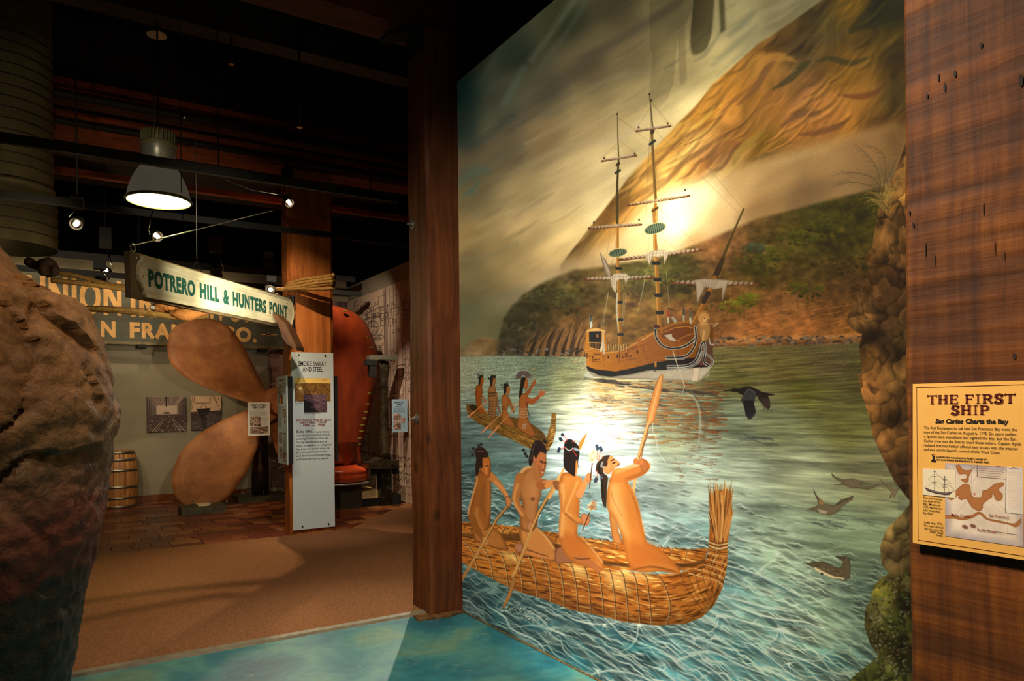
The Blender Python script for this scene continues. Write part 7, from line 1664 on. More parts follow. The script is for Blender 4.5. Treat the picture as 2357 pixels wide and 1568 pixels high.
# engineering drawing wallpaper on the right wall
def drawing():
    W, H = 1500, 1850; c = Canvas(0, 0, W, H, (196,168,142)); rs = np.random.RandomState(12); yy, xx = np.mgrid[0:H, 0:W]
    c.a *= (.92 + .16 * fbm(xx / 160, yy / 200, 3, 4))[..., None]; ink = (70,56,52); pk = (150,118,116)
    # U runs from the far corner (0) to the near end (W)
    for x, w_, col, a in ((860,70,pk,.55),(1240,60,pk,.45),(1000,260,(212,186,160),.6),(1350,120,(214,188,162),.6)): c.line([(x, 0), (x, H)], w_, col, a)
    def rect(x, y, w_, h_, s=3): 
        w_ *= 1.5
        for q_, p in enumerate((((x,y),(x+w_,y)),((x+w_,y),(x+w_,y+h_)),((x+w_,y+h_),(x,y+h_)),((x,y+h_),(x,y)))): c.line(p, s * (3.2 if q_ % 2 else 1.5), ink, .8)
    def circ(x, y, r, s=7): c.line([(x + 2.2*r*math.cos(a), y + r*math.sin(a)) for a in np.linspace(0, 2*PI, 26)], s, ink, .75)
    for x in (40,90,150,200,250,330,820,850,880,930,1000,1060,1160,1200,1290,1340,1400,1440): c.line([(x, 20), (x, 1700)], rs.choice([8,10,13]), ink, .6)
    for k in range(150): rect(rs.choice([30,90,150,230,300,880,960,1180,1320,1400]) + rs.uniform(-20, 20), rs.uniform(20, 1500), rs.uniform(20, 120), rs.uniform(14, 70), rs.choice([2,3]))
    for k in range(26): circ(rs.uniform(40, W - 40), rs.uniform(60, 1500), rs.uniform(12, 60))
    for x, y, r in ((560,330,110),(560,700,70),(1120,760,60),(1370,900,50)): circ(x, y, r); rect(x - r * 1.2, y - r, r * 2.4, r * 2); circ(x, y, r * .6)
    for k in range(40): x = rs.uniform(380, 760); y = rs.uniform(60, 900); rect(x, y, rs.uniform(20, 120), rs.uniform(20, 100), 3)
    c.line([(420,60),(520,110),(560,240)], 4, ink, .8, smooth=True); c.line([(360,420),(700,360)], 5, ink, .8); c.line([(1000,300),(1280,700)], 3, ink, .6)
    for s_ in (-1, 1): c.line([(1110 + s_ * 110, 740), (1110 + s_ * 100, 860), (1110 + s_ * 40, 950), (1110, 970)], 8, (110,84,86), .8, smooth=True)
    c.line([(1110,970),(1110,1500)], 60, pk, .6)
    for y in (1500, 1560, 1620, 1680): 
        x = 380
        while x < W - 60:
            L = rs.uniform(14, 60); c.line([(x, y), (x + L * .3, y - rs.uniform(16, 40)), (x + L * 1.2, y), (x + L * 2, y - rs.uniform(4, 30))], 9, ink, .85); x += L * 2 + rs.uniform(14, 50)
    for y in (1120,1300,1480,1720,1780): c.line([(0, y), (W, y + rs.uniform(-4, 4))], 5, ink, .5)
    return c.a
dy0, dy1 = YB - .012, 10.2
dr = MB().box((XR - .012, dy1, 0.02), (XR - .001, dy0, 3.69)).build('drawing_mural', print_mat('drawing_print', drawing()), None, lambda v: ((dy0 - v.y) / (dy0 - dy1), (v.z - .02) / 3.67))
tag(dr, 'wall sized engineering drawing print on the right wall of the far gallery', 'mural')

# ----------------------------------------------------------------------------
# PANELS ON AND AROUND THE FAR POST
# ----------------------------------------------------------------------------
M_white = mat('pale_blue_panel', s2l((196,204,206)), .5, spec=.3)
M_grey2 = mat('side_panel_face', s2l((172,180,182)), .5)
YP = 9.022; pp = plane_y(YP)
wp = thing('text_panel', on_y(720, 1218, YP), 'tall pale panel titled SMOKE, SWEAT AND STEEL on the orange post', 'panel')
a_, b_ = pp(668, 811), pp(766, 812.5); c_, d_ = pp(772, 1212), pp(677, 1221)
xl2, xr2 = (a_.x + d_.x) / 2, (b_.x + c_.x) / 2; zt3, zb4 = (a_.z + b_.z) / 2, (c_.z + d_.z) / 2
MB().box((xl2, YP, zb4), (xr2, YP + .012, zt3)).build('board', M_white, wp)
for x, y in ((687,817),(748,818.5),(696,1212),(756,1206)): MB().lathe([(.010,0),(.010,.014),(.006,.018)], pp(x, y), 10, True, Matrix.Rotation(PI / 2, 3, 'X')).build('screw', M_black, wp)
tm = MB()
def wl(mb, t, x0, x1, y, cap, bold=0., pl_=None, n=NY):
    pl_ = pl_ or pp; P0 = pl_(x0, y); P1 = pl_(x1, y); P1.z = P0.z; lettering(mb, t, P0, P1, (pl_(x0, y - cap) - P0).length, n, .0016, bold)
wl(tm, 'SMOKE, SWEAT', 687, 751, 842, 10.4, .014); wl(tm, 'AND STEEL', 696.5, 743, 855, 10.4, .014)
wl(tm, 'By the 1890s...', 682, 723, 997, 6.2, .012); wl(tm, 'heavy industry,', 726, 759, 996.5, 4.4, .006)
for i, (t, x1) in enumerate((('most of it tied to maritime trade, is', 759), ('out along Third Street these days.', 757), ('The big steel shipyard, graving', 752), ('docks, cordage factory, rolling mills,', 764), ('foundries, and machine shops are', 758), ('all in this southern part of town.', 754), ('Land down here is relatively cheap,', 762), ("and there's still room to expand.", 755))):
    wl(tm, t, 682, x1, 1005 + i * 7.85, 4.6, .006)
wl(tm, 'San Francisco,', 679.5, 697, 929, 2.6, .004); wl(tm, '1875', 679.5, 686, 932.6, 2.6, .004); wl(tm, 'The southern waterfront, 2011', 700, 737, 953.5, 2.8, .004)
tm.build('text_lettering', M_ink, wp)
tm = MB(); wl(tm, 'POTRERO POINT AND', 682.5, 762, 970.5, 4.6, .03); wl(tm, 'HUNTERS POINT', 692, 752, 975.8, 4.6, .03); wl(tm, '1880 \u2014 1940s', 698, 748, 981.5, 4.6, .03); tm.build('heading_lettering', mat('red_brown_ink', s2l((120,44,34)), .6), wp)
def rect_y(Yp, x0, y0, x1, y1):
    A2 = on_y(x0, y0, Yp); B2 = on_y(x1, y1, Yp); return [Vector((A2.x, Yp, A2.z)), Vector((B2.x, Yp, A2.z)), Vector((B2.x, Yp, B2.z)), Vector((A2.x, Yp, B2.z))]
picture('aerial_print', wp, rect_y(YP, 678, 870, 761, 924), NY, sepia(340, 220, 'aerial', 5), .0008, .0008)
picture('waterfront_print', wp, rect_y(YP, 699, 908, 753, 949), NY, sepia(230, 170, 'waterfront', 6), .0008, .0018)
# side boards wrapped round the post
XS = 2.29; px_s = plane_x(XS)
sd = thing('side_panel', px_s(650, 1070), 'narrow pale side panel with small pictures on the left face of the post', 'panel')
a_, d_ = px_s(638.5, 868), px_s(661, 1072); ya, yb_ = on_x(638.5, 900, XS).y, on_x(659.5, 900, XS).y
zt4, zb5 = on_x(649, 866, XS).z, on_x(652, 1068, XS).z
MB().box((XS, yb_, zb5), (XS + .014, ya, zt4)).build('board', M_grey2, sd)
MB().box((XS + .014, yb_ + .006, zb5 + .01), (2.366, ya - .01, zt4 - .01)).build('box_frame', M_black, sd)
def sx(mb, t, x0, x1, y, cap, bold=0.):
    P0 = px_s(x0, y); P1 = px_s(x1, y); P1.z = P0.z; lettering(mb, t, P0, P1, (px_s(x0, y - cap) - P0).length, NX, .0016, bold)
tm = MB(); M_linetext = M_ink
for y0, y1, xa, xb in ((884,908,650,657.5),(938,985,641.5,648),(1000,1052,652,658)):
    y = y0
    while y < y1: sx(tm, 'nnn nnnn nn', xa, xb, y, 2.0, .03); y += 3.7
tm.build('text_lettering', M_ink, sd)
tm = MB(); sx(tm, 'nnnn nnnn', 643, 653.5, 878, 4.5, .04); sx(tm, 'nnnn nnn nnnnn', 641.5, 655.5, 938, 2.6, .04); sx(tm, 'nnnnnn nnnnn', 643, 659, 997.5, 2.6, .04); tm.build('heading_lettering', mat('red_brown_ink2', s2l((120,44,34)), .6), sd)
def rect_x(x0, y0, x1, y1):
    A2 = px_s(x0, y0); B2 = px_s(x1, y0); z2 = px_s((x0 + x1) / 2, y1).z; z1 = px_s((x0 + x1) / 2, y0).z
    return [Vector((XS, A2.y, z1)), Vector((XS, B2.y, z1)), Vector((XS, B2.y, z2)), Vector((XS, A2.y, z2))]
for q, k, s_ in (((640.5,885,649,907), 'x', 1), ((643,909,650.5,929), 'fire', 2), ((650,941,658,961), 'x', 3), ((654.5,963,658.5,976), 'x', 8), ((642,999,649,1019), 'x', 4), ((643,1028,650,1054), 'x', 5), ((652,1040,659,1063), 'x', 6)):
    picture('small_print', sd, rect_x(*q), NX, sepia(60, 90, k, s_), .0006, .0008)
rs_ = MB().box((2.957, 9.07, on_y(772, 1062, 9.07).z), (on_y(777, 900, 9.07).x, 9.40, on_y(771, 866, 9.07).z)).build('side_panel', M_black); tag(rs_, 'dark edge of the panel on the right side of the post', 'panel')

# FIRST STEEL SHIPYARD and DRAWN ON LINEN
def small_panel(Yp, q, base, label, face, rows, reds, pics, dark, pipe=None):
    a2, b2 = on_y(q[0], q[1], Yp), on_y(q[2], q[3], Yp)
    o = thing('text_panel', ((a2.x + b2.x) / 2, Yp, b2.z), label, 'panel')
    MB().box((a2.x, Yp, b2.z), (b2.x, Yp + .015, a2.z)).build('board', face, o)
    f = plane_y(Yp); tm = MB()
    for t, x0, x1, y, cap, bd in rows: wl(tm, t, x0, x1, y, cap, bd, f)
    tm.build('text_lettering', dark, o)
    for (x0, y0, x1, y1), k, s_ in pics: picture('small_print', o, rect_y(Yp, x0, y0, x1, y1), NY, sepia(120, 90, k, s_), .0008, .0010)
    return o
YF = 11.95
rows = [('FIRST STEEL', 578, 612.5, 935.5, 4.0, .03), ('SHIPYARD', 582, 610, 940.3, 4.0, .03), ('Union Iron Works', 586, 606, 943.5, 1.9, .03)]
for i in range(7): rows.append(('nnnn nn nnnnn nnn nnnn nnn nnnnn nn', 575, 614 - (i > 5) * 14, 948 + i * 1.9, 1.15, .01))
for i in range(10): rows.append(('nnnn nnnnn nn', 602, 616, 962 + i * 2.1, 1.15, .01))
fp = small_panel(YF, (570.5, 926.5, 621.5, 1002), 0, 'small white panel titled FIRST STEEL SHIPYARD in front of the propeller', mat('white_panel', s2l((226,222,210)), .5), rows, None, [((575.5,960,600,981.5), 'x', 21), ((576,983,618,997.5), 'yard', 22)], M_ink)
p0 = on_y(597, 965, YF); MB().box((p0.x - .02, YF + .015, p0.z - .1), (p0.x + .02, 12.16, p0.z - .05)).build('mounting_arm', M_black, fp)
rows = [('DRAWN ON', 908, 928.5, 928, 3.2, .03), ('LINEN', 913, 924, 932.8, 3.2, .03), ('nnnnn nn nnn', 912, 925, 936, 1.4, .03)]
for i in range(7): rows.append(('nnnn nn nnnnn nnn nn', 906, 932, 940 + i * 1.8, 1.1, .01))
for i in range(8): rows.append(('nnn nnn', 924, 932, 956 + i * 4, 1.1, .01))
YD = 10.75
dp = small_panel(YD, (902.5, 919.5, 938, 994.5), 0, 'small pale blue panel titled DRAWN ON LINEN beside the dark pillar', mat('blue_panel', s2l((150,182,206)), .5), rows, None, [((905,953,922.5,967), 'x', 31), ((905.5,969,922.5,989), 'x', 32), ((923.5,960,932.5,973), 'x', 33)], M_ink)
p0 = on_y(920, 960, YD); MB().box((p0.x - .02, YD + .015, p0.z - .05), (4.74, YD + .06, p0.z)).build('mounting_arm', M_black, dp)
# framed picture seen between propeller and post
q = rect_y(13.4, 630, 905, 640, 970); o = thing('framed_picture', q[3], 'narrow framed picture glimpsed between the propeller and the post', 'picture')
MB().box((q[0].x, 13.4, q[3].z), (q[1].x, 13.43, q[0].z)).build('frame', mat('pink_frame', s2l((220,160,110)), .5), o)
q2 = rect_y(13.4, 632.5, 910, 640, 966); picture('print', o, q2, NY, sepia(60, 200, 'x', 41) * .5 + np.array((206,186,140)) * .5, .001, .002)
MB().box((q[0].x + .02, 13.43, q[3].z + .1), (q[0].x + .05, YB - .013, q[3].z + .2)).build('wall_hook', M_black, o)

# ----------------------------------------------------------------------------
# PROPELLER
# ----------------------------------------------------------------------------
M_bronze = mat('brown_bronze', s2l((176,112,62)), .55, .0, col2=s2l((132,78,40)), scale=3.2, detail=8, bump=.15, bscale=30, spec=.3)
pr = thing('ship_propeller', on_z(470, 1185), 'large brown bronze ship propeller standing on one blade tip', 'propeller')
def blade(name, rows, Y0, twist, thick, m, parent, nc=10, bow=0., sub=4):
    A_ = spl([r[0] for r in rows], False, sub); B2 = spl([r[1] for r in rows], False, sub); n = len(A_)
    vs = []
    for sgn in (1, -1):
        for i in range(n):
            s_ = i / (n - 1)
            for k in range(nc + 1):
                t = k / nc; x = A_[i][0] + (B2[i][0] - A_[i][0]) * t; y = A_[i][1] + (B2[i][1] - A_[i][1]) * t
                d = Y0 + twist * (t - .5) * (s_ + .15) + bow * math.sin(PI * t)
                p = on_y(x, y, d); th = thick * (.25 + .75 * s_) * math.sqrt(max(0, 1 - (2 * t - 1) ** 2)) + .004
                p.y += -th * sgn * .5; vs.append(p)
    N1 = n * (nc + 1); W = nc + 1; fs = []
    for i in range(n - 1):
        for k in range(nc):
            q = i * W + k; fs.append((q, q + 1, q + W + 1, q + W)); fs.append((N1 + q, N1 + q + W, N1 + q + W + 1, N1 + q + 1))
    for i in range(n - 1): q = i * W; fs.append((q, q + W, N1 + q + W, N1 + q)); q += nc; fs.append((q, N1 + q, N1 + q + W, q + W))
    for k in range(nc): fs.append((k, N1 + k, N1 + k + 1, k + 1)); q = (n - 1) * W + k; fs.append((q, q + 1, N1 + q + 1, N1 + q))
    o = MB().add(vs, fs, True).build(name, m, parent)
    return o
blade('blade', [((440,737),(452,734)),((410,747),(492,736)),((391,768),(530,756)),((385,798),(552,784)),((391,832),(568,812)),((412,858),(584,842)),((450,882),(599,874)),((505,905),(614,898)),((560,924),(640,897)),((600,938),(660,905))], 12.25, .25, .10, M_bronze, pr)
blade('blade', [((430,1167),(470,1173)),((408,1150),(495,1163)),((396,1118),(522,1147)),((398,1085),(545,1122)),((415,1043),(562,1098)),((448,1008),(575,1072)),((485,982),(588,1042)),((530,960),(600,1012)),((575,940),(612,985)),((600,930),(640,960))], 12.25, -.2, .10, M_bronze, pr)
blade('blade', [((700,1140),(760,1120)),((668,1095),(740,1060)),((640,1050),(700,1010)),((624,1000),(668,975)),((620,960),(650,935))], 12.3, .2, .08, M_bronze, pr)
hp = on_y(640, 925, 12.3); MB().lathe([(.20,-.28),(.25,-.2),(.26,.1),(.20,.3)], hp, 28, True, Matrix.Rotation(PI/2, 3, 'X')).build('hub', M_bronze, pr)
M_plinth = mat('grey_steel_plinth', s2l((96,90,68)), .5, .3, col2=s2l((74,68,52)), scale=12)
pb = thing('steel_plinth', on_z(468, 1184), 'grey steel plinth with bolts beneath the propeller tip', 'plinth')
f0, f1 = on_z(416, 1186), on_z(522, 1180); yy0 = (f0.y + f1.y) / 2
MB().box((f0.x, yy0, .0), (f1.x, yy0 + .42, .11)).build('base', M_plinth, pb)
MB().box((f0.x + .25, yy0 + .08, .11), (f1.x - .2, yy0 + .32, .128)).build('light_spill_strip', mat('light_spill_cream', s2l((240,214,160)), .5), pb)  # pale strip stands in for light spilling onto the plinth
for dx, dy in ((.09, .06), (.2, .3), (.42, .05), (.70, .28), (.66, .08)):
    MB().lathe([(.014,.11),(.014,.15),(.008,.15),(.008,.185)], (f0.x + dx, yy0 + dy, 0), 8).build('bolt', M_steel, pb)
sc_ = thing('pipe_stand', on_z(598, 1150), 'dark steel pipe stand with bolted base behind the propeller', 'stand')
c0 = on_z(600, 1146); yS = 12.9; xS = on_y(599, 1100, yS).x
MB().lathe([(.145,.10),(.145,1.62)], (xS, yS, 0), 28).build('pipe', mat('polished_pipe', (.22,.20,.15), .3, .9, col2=(.10,.09,.07), scale=9), sc_)
a3, b3 = on_y(549, 1158, yS - .25), on_y(652, 1150, yS - .25)
MB().box((a3.x, yS - .28, 0), (b3.x + .1, yS + .35, .10)).build('base_plate', M_plinth, sc_)
for k in range(6): MB().lathe([(.012,.10),(.012,.19)], (a3.x + .08 + k * .17, yS - .2 + .25 * (k % 2), 0), 8).build('bolt', M_steel, sc_)

# ----------------------------------------------------------------------------
# BARREL
# ----------------------------------------------------------------------------
pbz = on_z(276, 1172); ba = thing('wooden_barrel', (pbz.x, pbz.y + .25, 0), 'pale wooden barrel with steel hoops by the back wall', 'barrel')
M_stave = [timber_mat('stave_%d' % i, s2l(a), s2l(b), s2l(c), (20, 20, 1.5), rough=.5, bump=.15) for i, (a, b, c) in enumerate([((166,108,56),(190,130,72),(204,146,86)), ((150,94,46),(176,116,62),(190,130,74))])]
BH, BR0, BRM = .93, .235, .295
def br(z): return BR0 + (BRM - BR0) * (1 - (2 * z / BH - 1) ** 2)
NS_ = 20
for k in range(NS_):
    mb = MB(); a0 = 2*PI*k/NS_ + .012; a1 = 2*PI*(k+1)/NS_ - .012; vs = []
    for i in range(9):
        z = BH * i / 8; r = br(z)
        for a, rr in ((a0, r - .004), ((a0+a1)/2, r + .002), (a1, r - .004), (a1, r - .025), (a0, r - .025)): vs.append((ba.location.x + rr*math.cos(a), ba.location.y + rr*math.sin(a), z))
    mb.add(vs, [(i*5+j, i*5+(j+1)%5, (i+1)*5+(j+1)%5, (i+1)*5+j) for i in range(8) for j in range(5)] + [(4,3,2,1,0), (40,41,42,43,44)]); mb.build('stave', M_stave[k % 2], ba)
for z, h in ((.0,.045),(.15,.04),(.33,.04),(.60,.04),(.77,.04),(.885,.045)):
    MB().lathe([(br(z)+.001, z),(br(z)+.006, z),(br(z+h)+.006, z+h),(br(z+h)+.001, z+h)], (ba.location.x, ba.location.y, 0), 40, cap=False).build('hoop', mat('barrel_hoop', (.30,.28,.22), .35, .9), ba)
MB().lathe([(.001,.90),(br(.9)-.02,.90)], (ba.location.x, ba.location.y, 0), 24, cap=False).build('head', M_stave[1], ba)

# ----------------------------------------------------------------------------
# RED CASTING PATTERN on its stand, carved piece, dark columns
# ----------------------------------------------------------------------------
M_redp = mat('orange_red_varnish', s2l((156,62,24)), .4, col2=s2l((104,36,14)), scale=2.4, stretch=(1,1,.5), detail=8, spec=.5)
rp = thing('blade_pattern', on_z(780, 1168), 'tall orange red varnished wooden propeller blade pattern on round base', 'pattern')
YR = 11.3
blade('blade', [((742,704),(768,703)),((716,712),(800,712)),((700,726),(828,729)),((690,752),(848,754)),((684,790),(863,790)),((682,832),(872,834)),((684,880),(866,880)),((690,925),(857,925)),((700,965),(848,965)),((715,1005),(838,1005)),((735,1035),(831,1035)),((745,1068),(834,1068))], YR, .5, .16, M_redp, rp, 14, bow=-.1)
# tick marks painted green on the edge
gm = MB(); M_tick = mat('olive_tick_paint', s2l((120,112,46)), .5)
for x, y in ((764,708),(800,716),(855,775),(860,800),(860,905-45),(858,826),(857,905),(853,930),(849,948),(845,963),(841,978),(838,993),(834,1008),(832,1022)):
    p = on_y(x - 6, y, YR - .13); s_ = .03
    MB().obox(p, (.028, .01, 0), (0, .025, 0), (.003, 0, .011)).build('tick_mark', M_tick, rp)
MB().sphere(on_y(770, 782, YR - .1), .012, 8, 6).build('peg_hole', M_black, rp)
cb = on_y(777, 1088, YR); zc = cb.z
MB().lathe([(.44,zc-.135),(.50,zc-.12),(.515,zc-.03),(.50,zc+.01),(.515,zc+.03),(.49,zc+.07),(.36,zc+.085),(.30,zc+.12)], (cb.x, YR, 0), 48).build('round_base', mat('orange_red_base', s2l((196,78,34)), .3, col2=s2l((164,56,24)), scale=4), rp)
MB().lathe([(.16,zc+.11),(.19,zc+.2),(.25,zc+.34),(.30,zc+.5)], (cb.x + .05, YR, 0), 20, cap=False).build('flare', M_redp, rp)
st_ = thing('display_stand', (cb.x, YR, 0), 'dark round stand with grey rim under the red pattern', 'stand')
MB().lathe([(.53,zc-.165),(.56,zc-.16),(.56,zc-.14),(.53,zc-.137)], (cb.x, YR, 0), 48).build('rim', mat('grey_rim', (.3,.29,.25), .4, .6), st_)
MB().box((cb.x - .42, YR - .4, 0), (cb.x + .26, YR + .4, zc - .165)).build('pedestal', mat('dark_olive_pedestal', s2l((52,44,28)), .5), st_)

cpz = on_z(846, 1168); cz = thing('carved_piece', cpz, 'pale notched wooden piece on a black block beside the dark column', 'carving')
x0c, x1c = on_y(823, 1150, 11.0).x, on_y(876, 1150, 11.0).x; zc0, zc1 = on_y(846, 1148, 11.0).z, on_y(846, 1133, 11.0).z
P = [(x0c, 11.0), (x1c, 11.0), (x1c, 11.55), (x0c + .12, 11.7), (x0c + .05, 11.62), (x0c + .2, 11.5), (x0c + .24, 11.36), (x0c + .16, 11.26), (x0c + .02, 11.2)]
MB().prism(P, zc0, zc1 + .02).build('body', mat('pale_wood', s2l((216,184,128)), .5, col2=s2l((196,160,104)), scale=8), cz)
MB().box((x0c - .06, 10.98, 0), (x1c, 11.6, zc0)).build('block', M_black, cz)

YC = 10.95; ec = thing('iron_column', on_y(886, 1170, YC), 'dark iron column with flat head and flanged middle near the drawing wall', 'column')
M_iron = mat('old_iron', s2l((92,80,60)), .38, .7, col2=s2l((40,34,26)), scale=8, detail=8, bump=.2)
xc = on_y(884, 900, YC).x
def zc_(y): return on_y(884, y, YC).z
MB().lathe([(.10,zc_(1058)),(.085,zc_(1040)),(.068,zc_(960)),(.060,zc_(880)),(.075,zc_(862)),(.10,zc_(845)),(.085,zc_(832))], (xc, YC, 0), 20).build('shaft', M_iron, ec)
MB().box((on_y(868, 820, YC).x, YC - .14, zc_(829)), (on_y(909, 820, YC).x, YC + .14, zc_(819))).box((on_y(849, 820, YC).x, YC - .05, zc_(829)), (on_y(868, 820, YC).x, YC + .1, zc_(819))).build('head_plate', mat('grey_head_plate', s2l((112,108,92)), .5, .4), ec)
MB().box((on_y(841, 830, YC).x, YC - .06, zc_(842)), (on_y(866, 830, YC).x, YC + .08, zc_(829))).box((on_y(849, 850, YC).x, YC - .05, zc_(868)), (on_y(864, 850, YC).x, YC + .06, zc_(842))).build('arm', M_black, ec)
mbf = MB(); P = [(849,1066),(862,1064),(872,1058),(884,1055),(896,1058),(906,1061),(919,1060),(919,1078),(895,1079),(870,1080),(849,1079)]
mbf.plate([on_y(x, y, YC - .16) for x, y in P], NY, .34).build('flange', M_iron, ec)
for x in (860, 908): MB().lathe([(.055,zc_(1092)),(.06,zc_(1079))], (on_y(x, 1085, YC).x, YC - .04, 0), 12).build('nut', M_black, ec)
MB().bevbox((on_y(872, 1100, YC).x, YC - .09, 0), (on_y(898, 1100, YC).x, YC + .09, zc_(1079)), .02).build('lower_shaft', mat('worn_black_iron', (.02,.017,.012), .3, .6, col2=(.16,.12,.07), scale=10, contrast=(.55,.7)), ec)
MB().box((on_y(898, 1150, YC).x, YC - .05, 0), (on_y(920, 1150, YC).x, YC + .3, zc_(1140))).build('foot_block', M_black, ec)
# ----------------------------------------------------------------------------
# CEILING: duct, tracks, lamps, pipes
# ----------------------------------------------------------------------------
M_duct = mat('grey_duct_metal', s2l((120,108,78)), .5, .35, col2=s2l((96,86,62)), scale=3)
dct = thing('spiral_duct', on_d(8, 560, 6.6), 'big grey spiral seamed air duct hanging down at the left edge', 'duct')
dc = on_d(6, 300, 6.6); R1 = .393
zj, zbm = on_d(6, 437, 6.6).z, on_d(6, 570, 6.6).z
MB().lathe([(R1, zj), (R1, 5.5)], (dc.x, dc.y, 0), 48, cap=False).build('upper_pipe', M_duct, dct)
MB().lathe([(R1 + .03, zbm), (R1 + .03, zj - .06), (R1 + .005, zj - .03), (R1 + .02, zj), (R1 + .02, zj + .03), (R1, zj + .03)], (dc.x, dc.y, 0), 48, cap=False).build('lower_pipe', M_duct, dct)
z = zbm + .1; mbs = MB()
while z < 5.5:
    if abs(z - zj) > .08:
        rr = (R1 if z > zj else R1 + .03); mbs.lathe([(rr, z - .006), (rr + .010, z), (rr, z + .006)], (dc.x, dc.y, 0), 40, cap=False)
    z += .098
so = mbs.build('seam', mat('dark_seam', s2l((40,32,22)), .6), dct); so['kind'] = 'stuff'

def track(name, p0, p1, label, h=.035):
    p0, p1 = Vector(p0), Vector(p1); d = (p1 - p0); c = (p0 + p1) / 2; s_ = d.cross(Vector((0, 0, 1))).normalized()
    o = thing(name, c, label, 'track'); MB().obox(c, d / 2, s_ * .02, (0, 0, h)).build('rail', M_black, o)
    m = MB()
    n = max(2, int(d.length / 2.2))
    for i in range(n):
        p = p0 + d * ((i + .5) / n); m = MB().tube([p + Vector((0, 0, h)), Vector((p.x, p.y, 5.05 if p.z < 5 else 5.5))], .006, 6); m.build('hanger_rod', M_black, o)
    return o
def hx(x, y, Yw): return on_y(x, y, Yw)
zA = hx(365, 373, 6.0).z; track('lighting_track', (-3.5, 6.0, zA), (2.55, 6.0, zA), 'black lighting track crossing in front of the pendant lamp')
zB = hx(700, 534, 8.80).z; track('lighting_track', (-.3, 8.80, zB), (4.6, 8.80, zB), 'black lighting track crossing low in front of the orange post')
zE = hx(90, 458, 6.3).z; track('lighting_track', (-3.5, 6.3, zE), (hx(190, 478, 6.3).x, 6.3, zE), 'short double lighting track before the duct', .03)
zC = hx(200, 590, 12.3).z; track('lighting_track', (-2.5, 12.3, zC), (4.4, 12.3, zC), 'upper black lighting track near the back wall', .05)
zD = hx(200, 629, 12.0).z; track('lighting_track', (-2.5, 12.0, zD), (4.4, 12.0, zD), 'lower black lighting track just above the gold lettered sign', .04)
# pipes along the ceiling
for i, (y, z_, r, lb) in enumerate(((8.8, 4.92, .05, 'dark pipe running along the upper red girder'), (8.7, 4.60, .04, 'thin dark pipe running under the lower red girder'), (4.7, 4.85, .06, 'dark pipe in front of the near timber beam'))):
    o = MB().tube([(-3.9, y, z_), (4.6, y, z_)], r, 12).build('ceiling_pipe', M_black); tag(o, lb, 'pipe')
for x, y in ((417, 0), (365, 180), (533, 0), (170, 300)):
    pass

M_lens = mat('lit_lens', (1, .8, .55), .3, emit=(1, .72, .42), estr=60); M_chrome = mat('chrome', (.6,.55,.5), .15, 1.)
def spotlight(p, aim, label, up=.16, s_=1., lit=True, group=None, stem=None):
    """track head: adaptor box, yoke arm, lamp can with lit lens"""
    p = Vector(p); d = (Vector(aim) - p).normalized(); o = thing('track_spotlight', p + Vector((0, 0, up * s_)), label, 'spotlight', group)
    a = Vector((0, 0, 1)); sx_ = d.cross(a).normalized(); M = Matrix((sx_, d.cross(sx_).normalized() * -1, d)).transposed()
    MB().box((p.x - .05 * s_, p.y - .035 * s_, p.z + up * s_ * .55), (p.x + .05 * s_, p.y + .035 * s_, p.z + up * s_)).build('adaptor_box', M_black, o)
    if stem: MB().tube([p + Vector((0, 0, up * s_)), Vector((p.x, p.y, stem))], .010, 6).build('stem', M_black, o)
    MB().tube([p + Vector((0, 0, up * s_ * .6)), p + sx_ * .06 * s_ + Vector((0, 0, .04 * s_)), p + sx_ * .055 * s_ + d * .02 * s_, p], .006 * s_, 6).build('yoke', M_chrome, o)
    MB().lathe([(.02 * s_, -.07 * s_), (.045 * s_, -.04 * s_), (.05 * s_, .04 * s_), (.052 * s_, .06 * s_), (.046 * s_, .06 * s_), (.040 * s_, .035 * s_)], p, 16, True, M, cap=False).build('can', M_black, o)
    MB().lathe([(.001, .036 * s_), (.040 * s_, .036 * s_)], p, 16, True, M, cap=False).build('lens', M_chrome, o)
    if lit: MB().sphere(p + d * .06 * s_, .019 * s_, 8, 6).build('bulb', M_lens, o)
    return o
eye = Vector((0, 0, EYE))
def gp(x, y, Yw): return hx(x, y, Yw)
def toward(p, k, q): return Vector(p).lerp(eye, k) * 1.0 + Vector(q)
p = gp(658, 466, 8.80); p.y = 8.72; spotlight(p, toward(p, .3, (1.2, 0, -1.4)), 'lit track spotlight hanging in front of the orange post', up=.34, s_=1.15, stem=4.64)
p = gp(178, 512, 7.4); spotlight(p, toward(p, .4, (-.6, 0, -1)), 'lit spotlight left of the pendant lamp, below the short track', up=.2, s_=1.1, stem=5.5)
p = gp(357, 540, 7.9); spotlight(p, toward(p, .4, (1.4, 0, -1.2)), 'small lit spotlight directly beneath the pendant lamp', up=.5, s_=1.1, stem=5.5)
p = gp(243, 628, 12.25); spotlight(p, (p.x - .3, 13.6, 3.0), 'black spotlight above the letter O of the gold sign', up=.42, s_=1.6, lit=False, stem=5.5)
MB().sphere(gp(245, 622, 12.1), .022, 8, 6).build('lamp_glint', M_lens, bpy.data.objects['track_spotlight.003'])
p = gp(230, 648, 11.95); spotlight(p, (p.x + .5, 13.6, 3.2), 'black spotlight just under the lower track at the gold sign', up=.2, s_=1.6, lit=False)
p = gp(618, 660, 11.95); spotlight(p, (p.x - 1, 13.6, 2.6), 'black spotlight on the lower track just left of the orange post', up=.4, s_=1.4, lit=False)
p = gp(624, 667, 8.75); spotlight(p, toward(p, .5, (-.9, 0, -.1)), 'small lit lamp tucked by the rope at the post', up=.15, s_=1.1)
p = gp(497, 625, 12.0); spotlight(p, (p.x + .4, 13.6, 2.8), 'black spotlight hanging behind the middle of the pale hanging sign', up=.3, s_=1.8, lit=False)
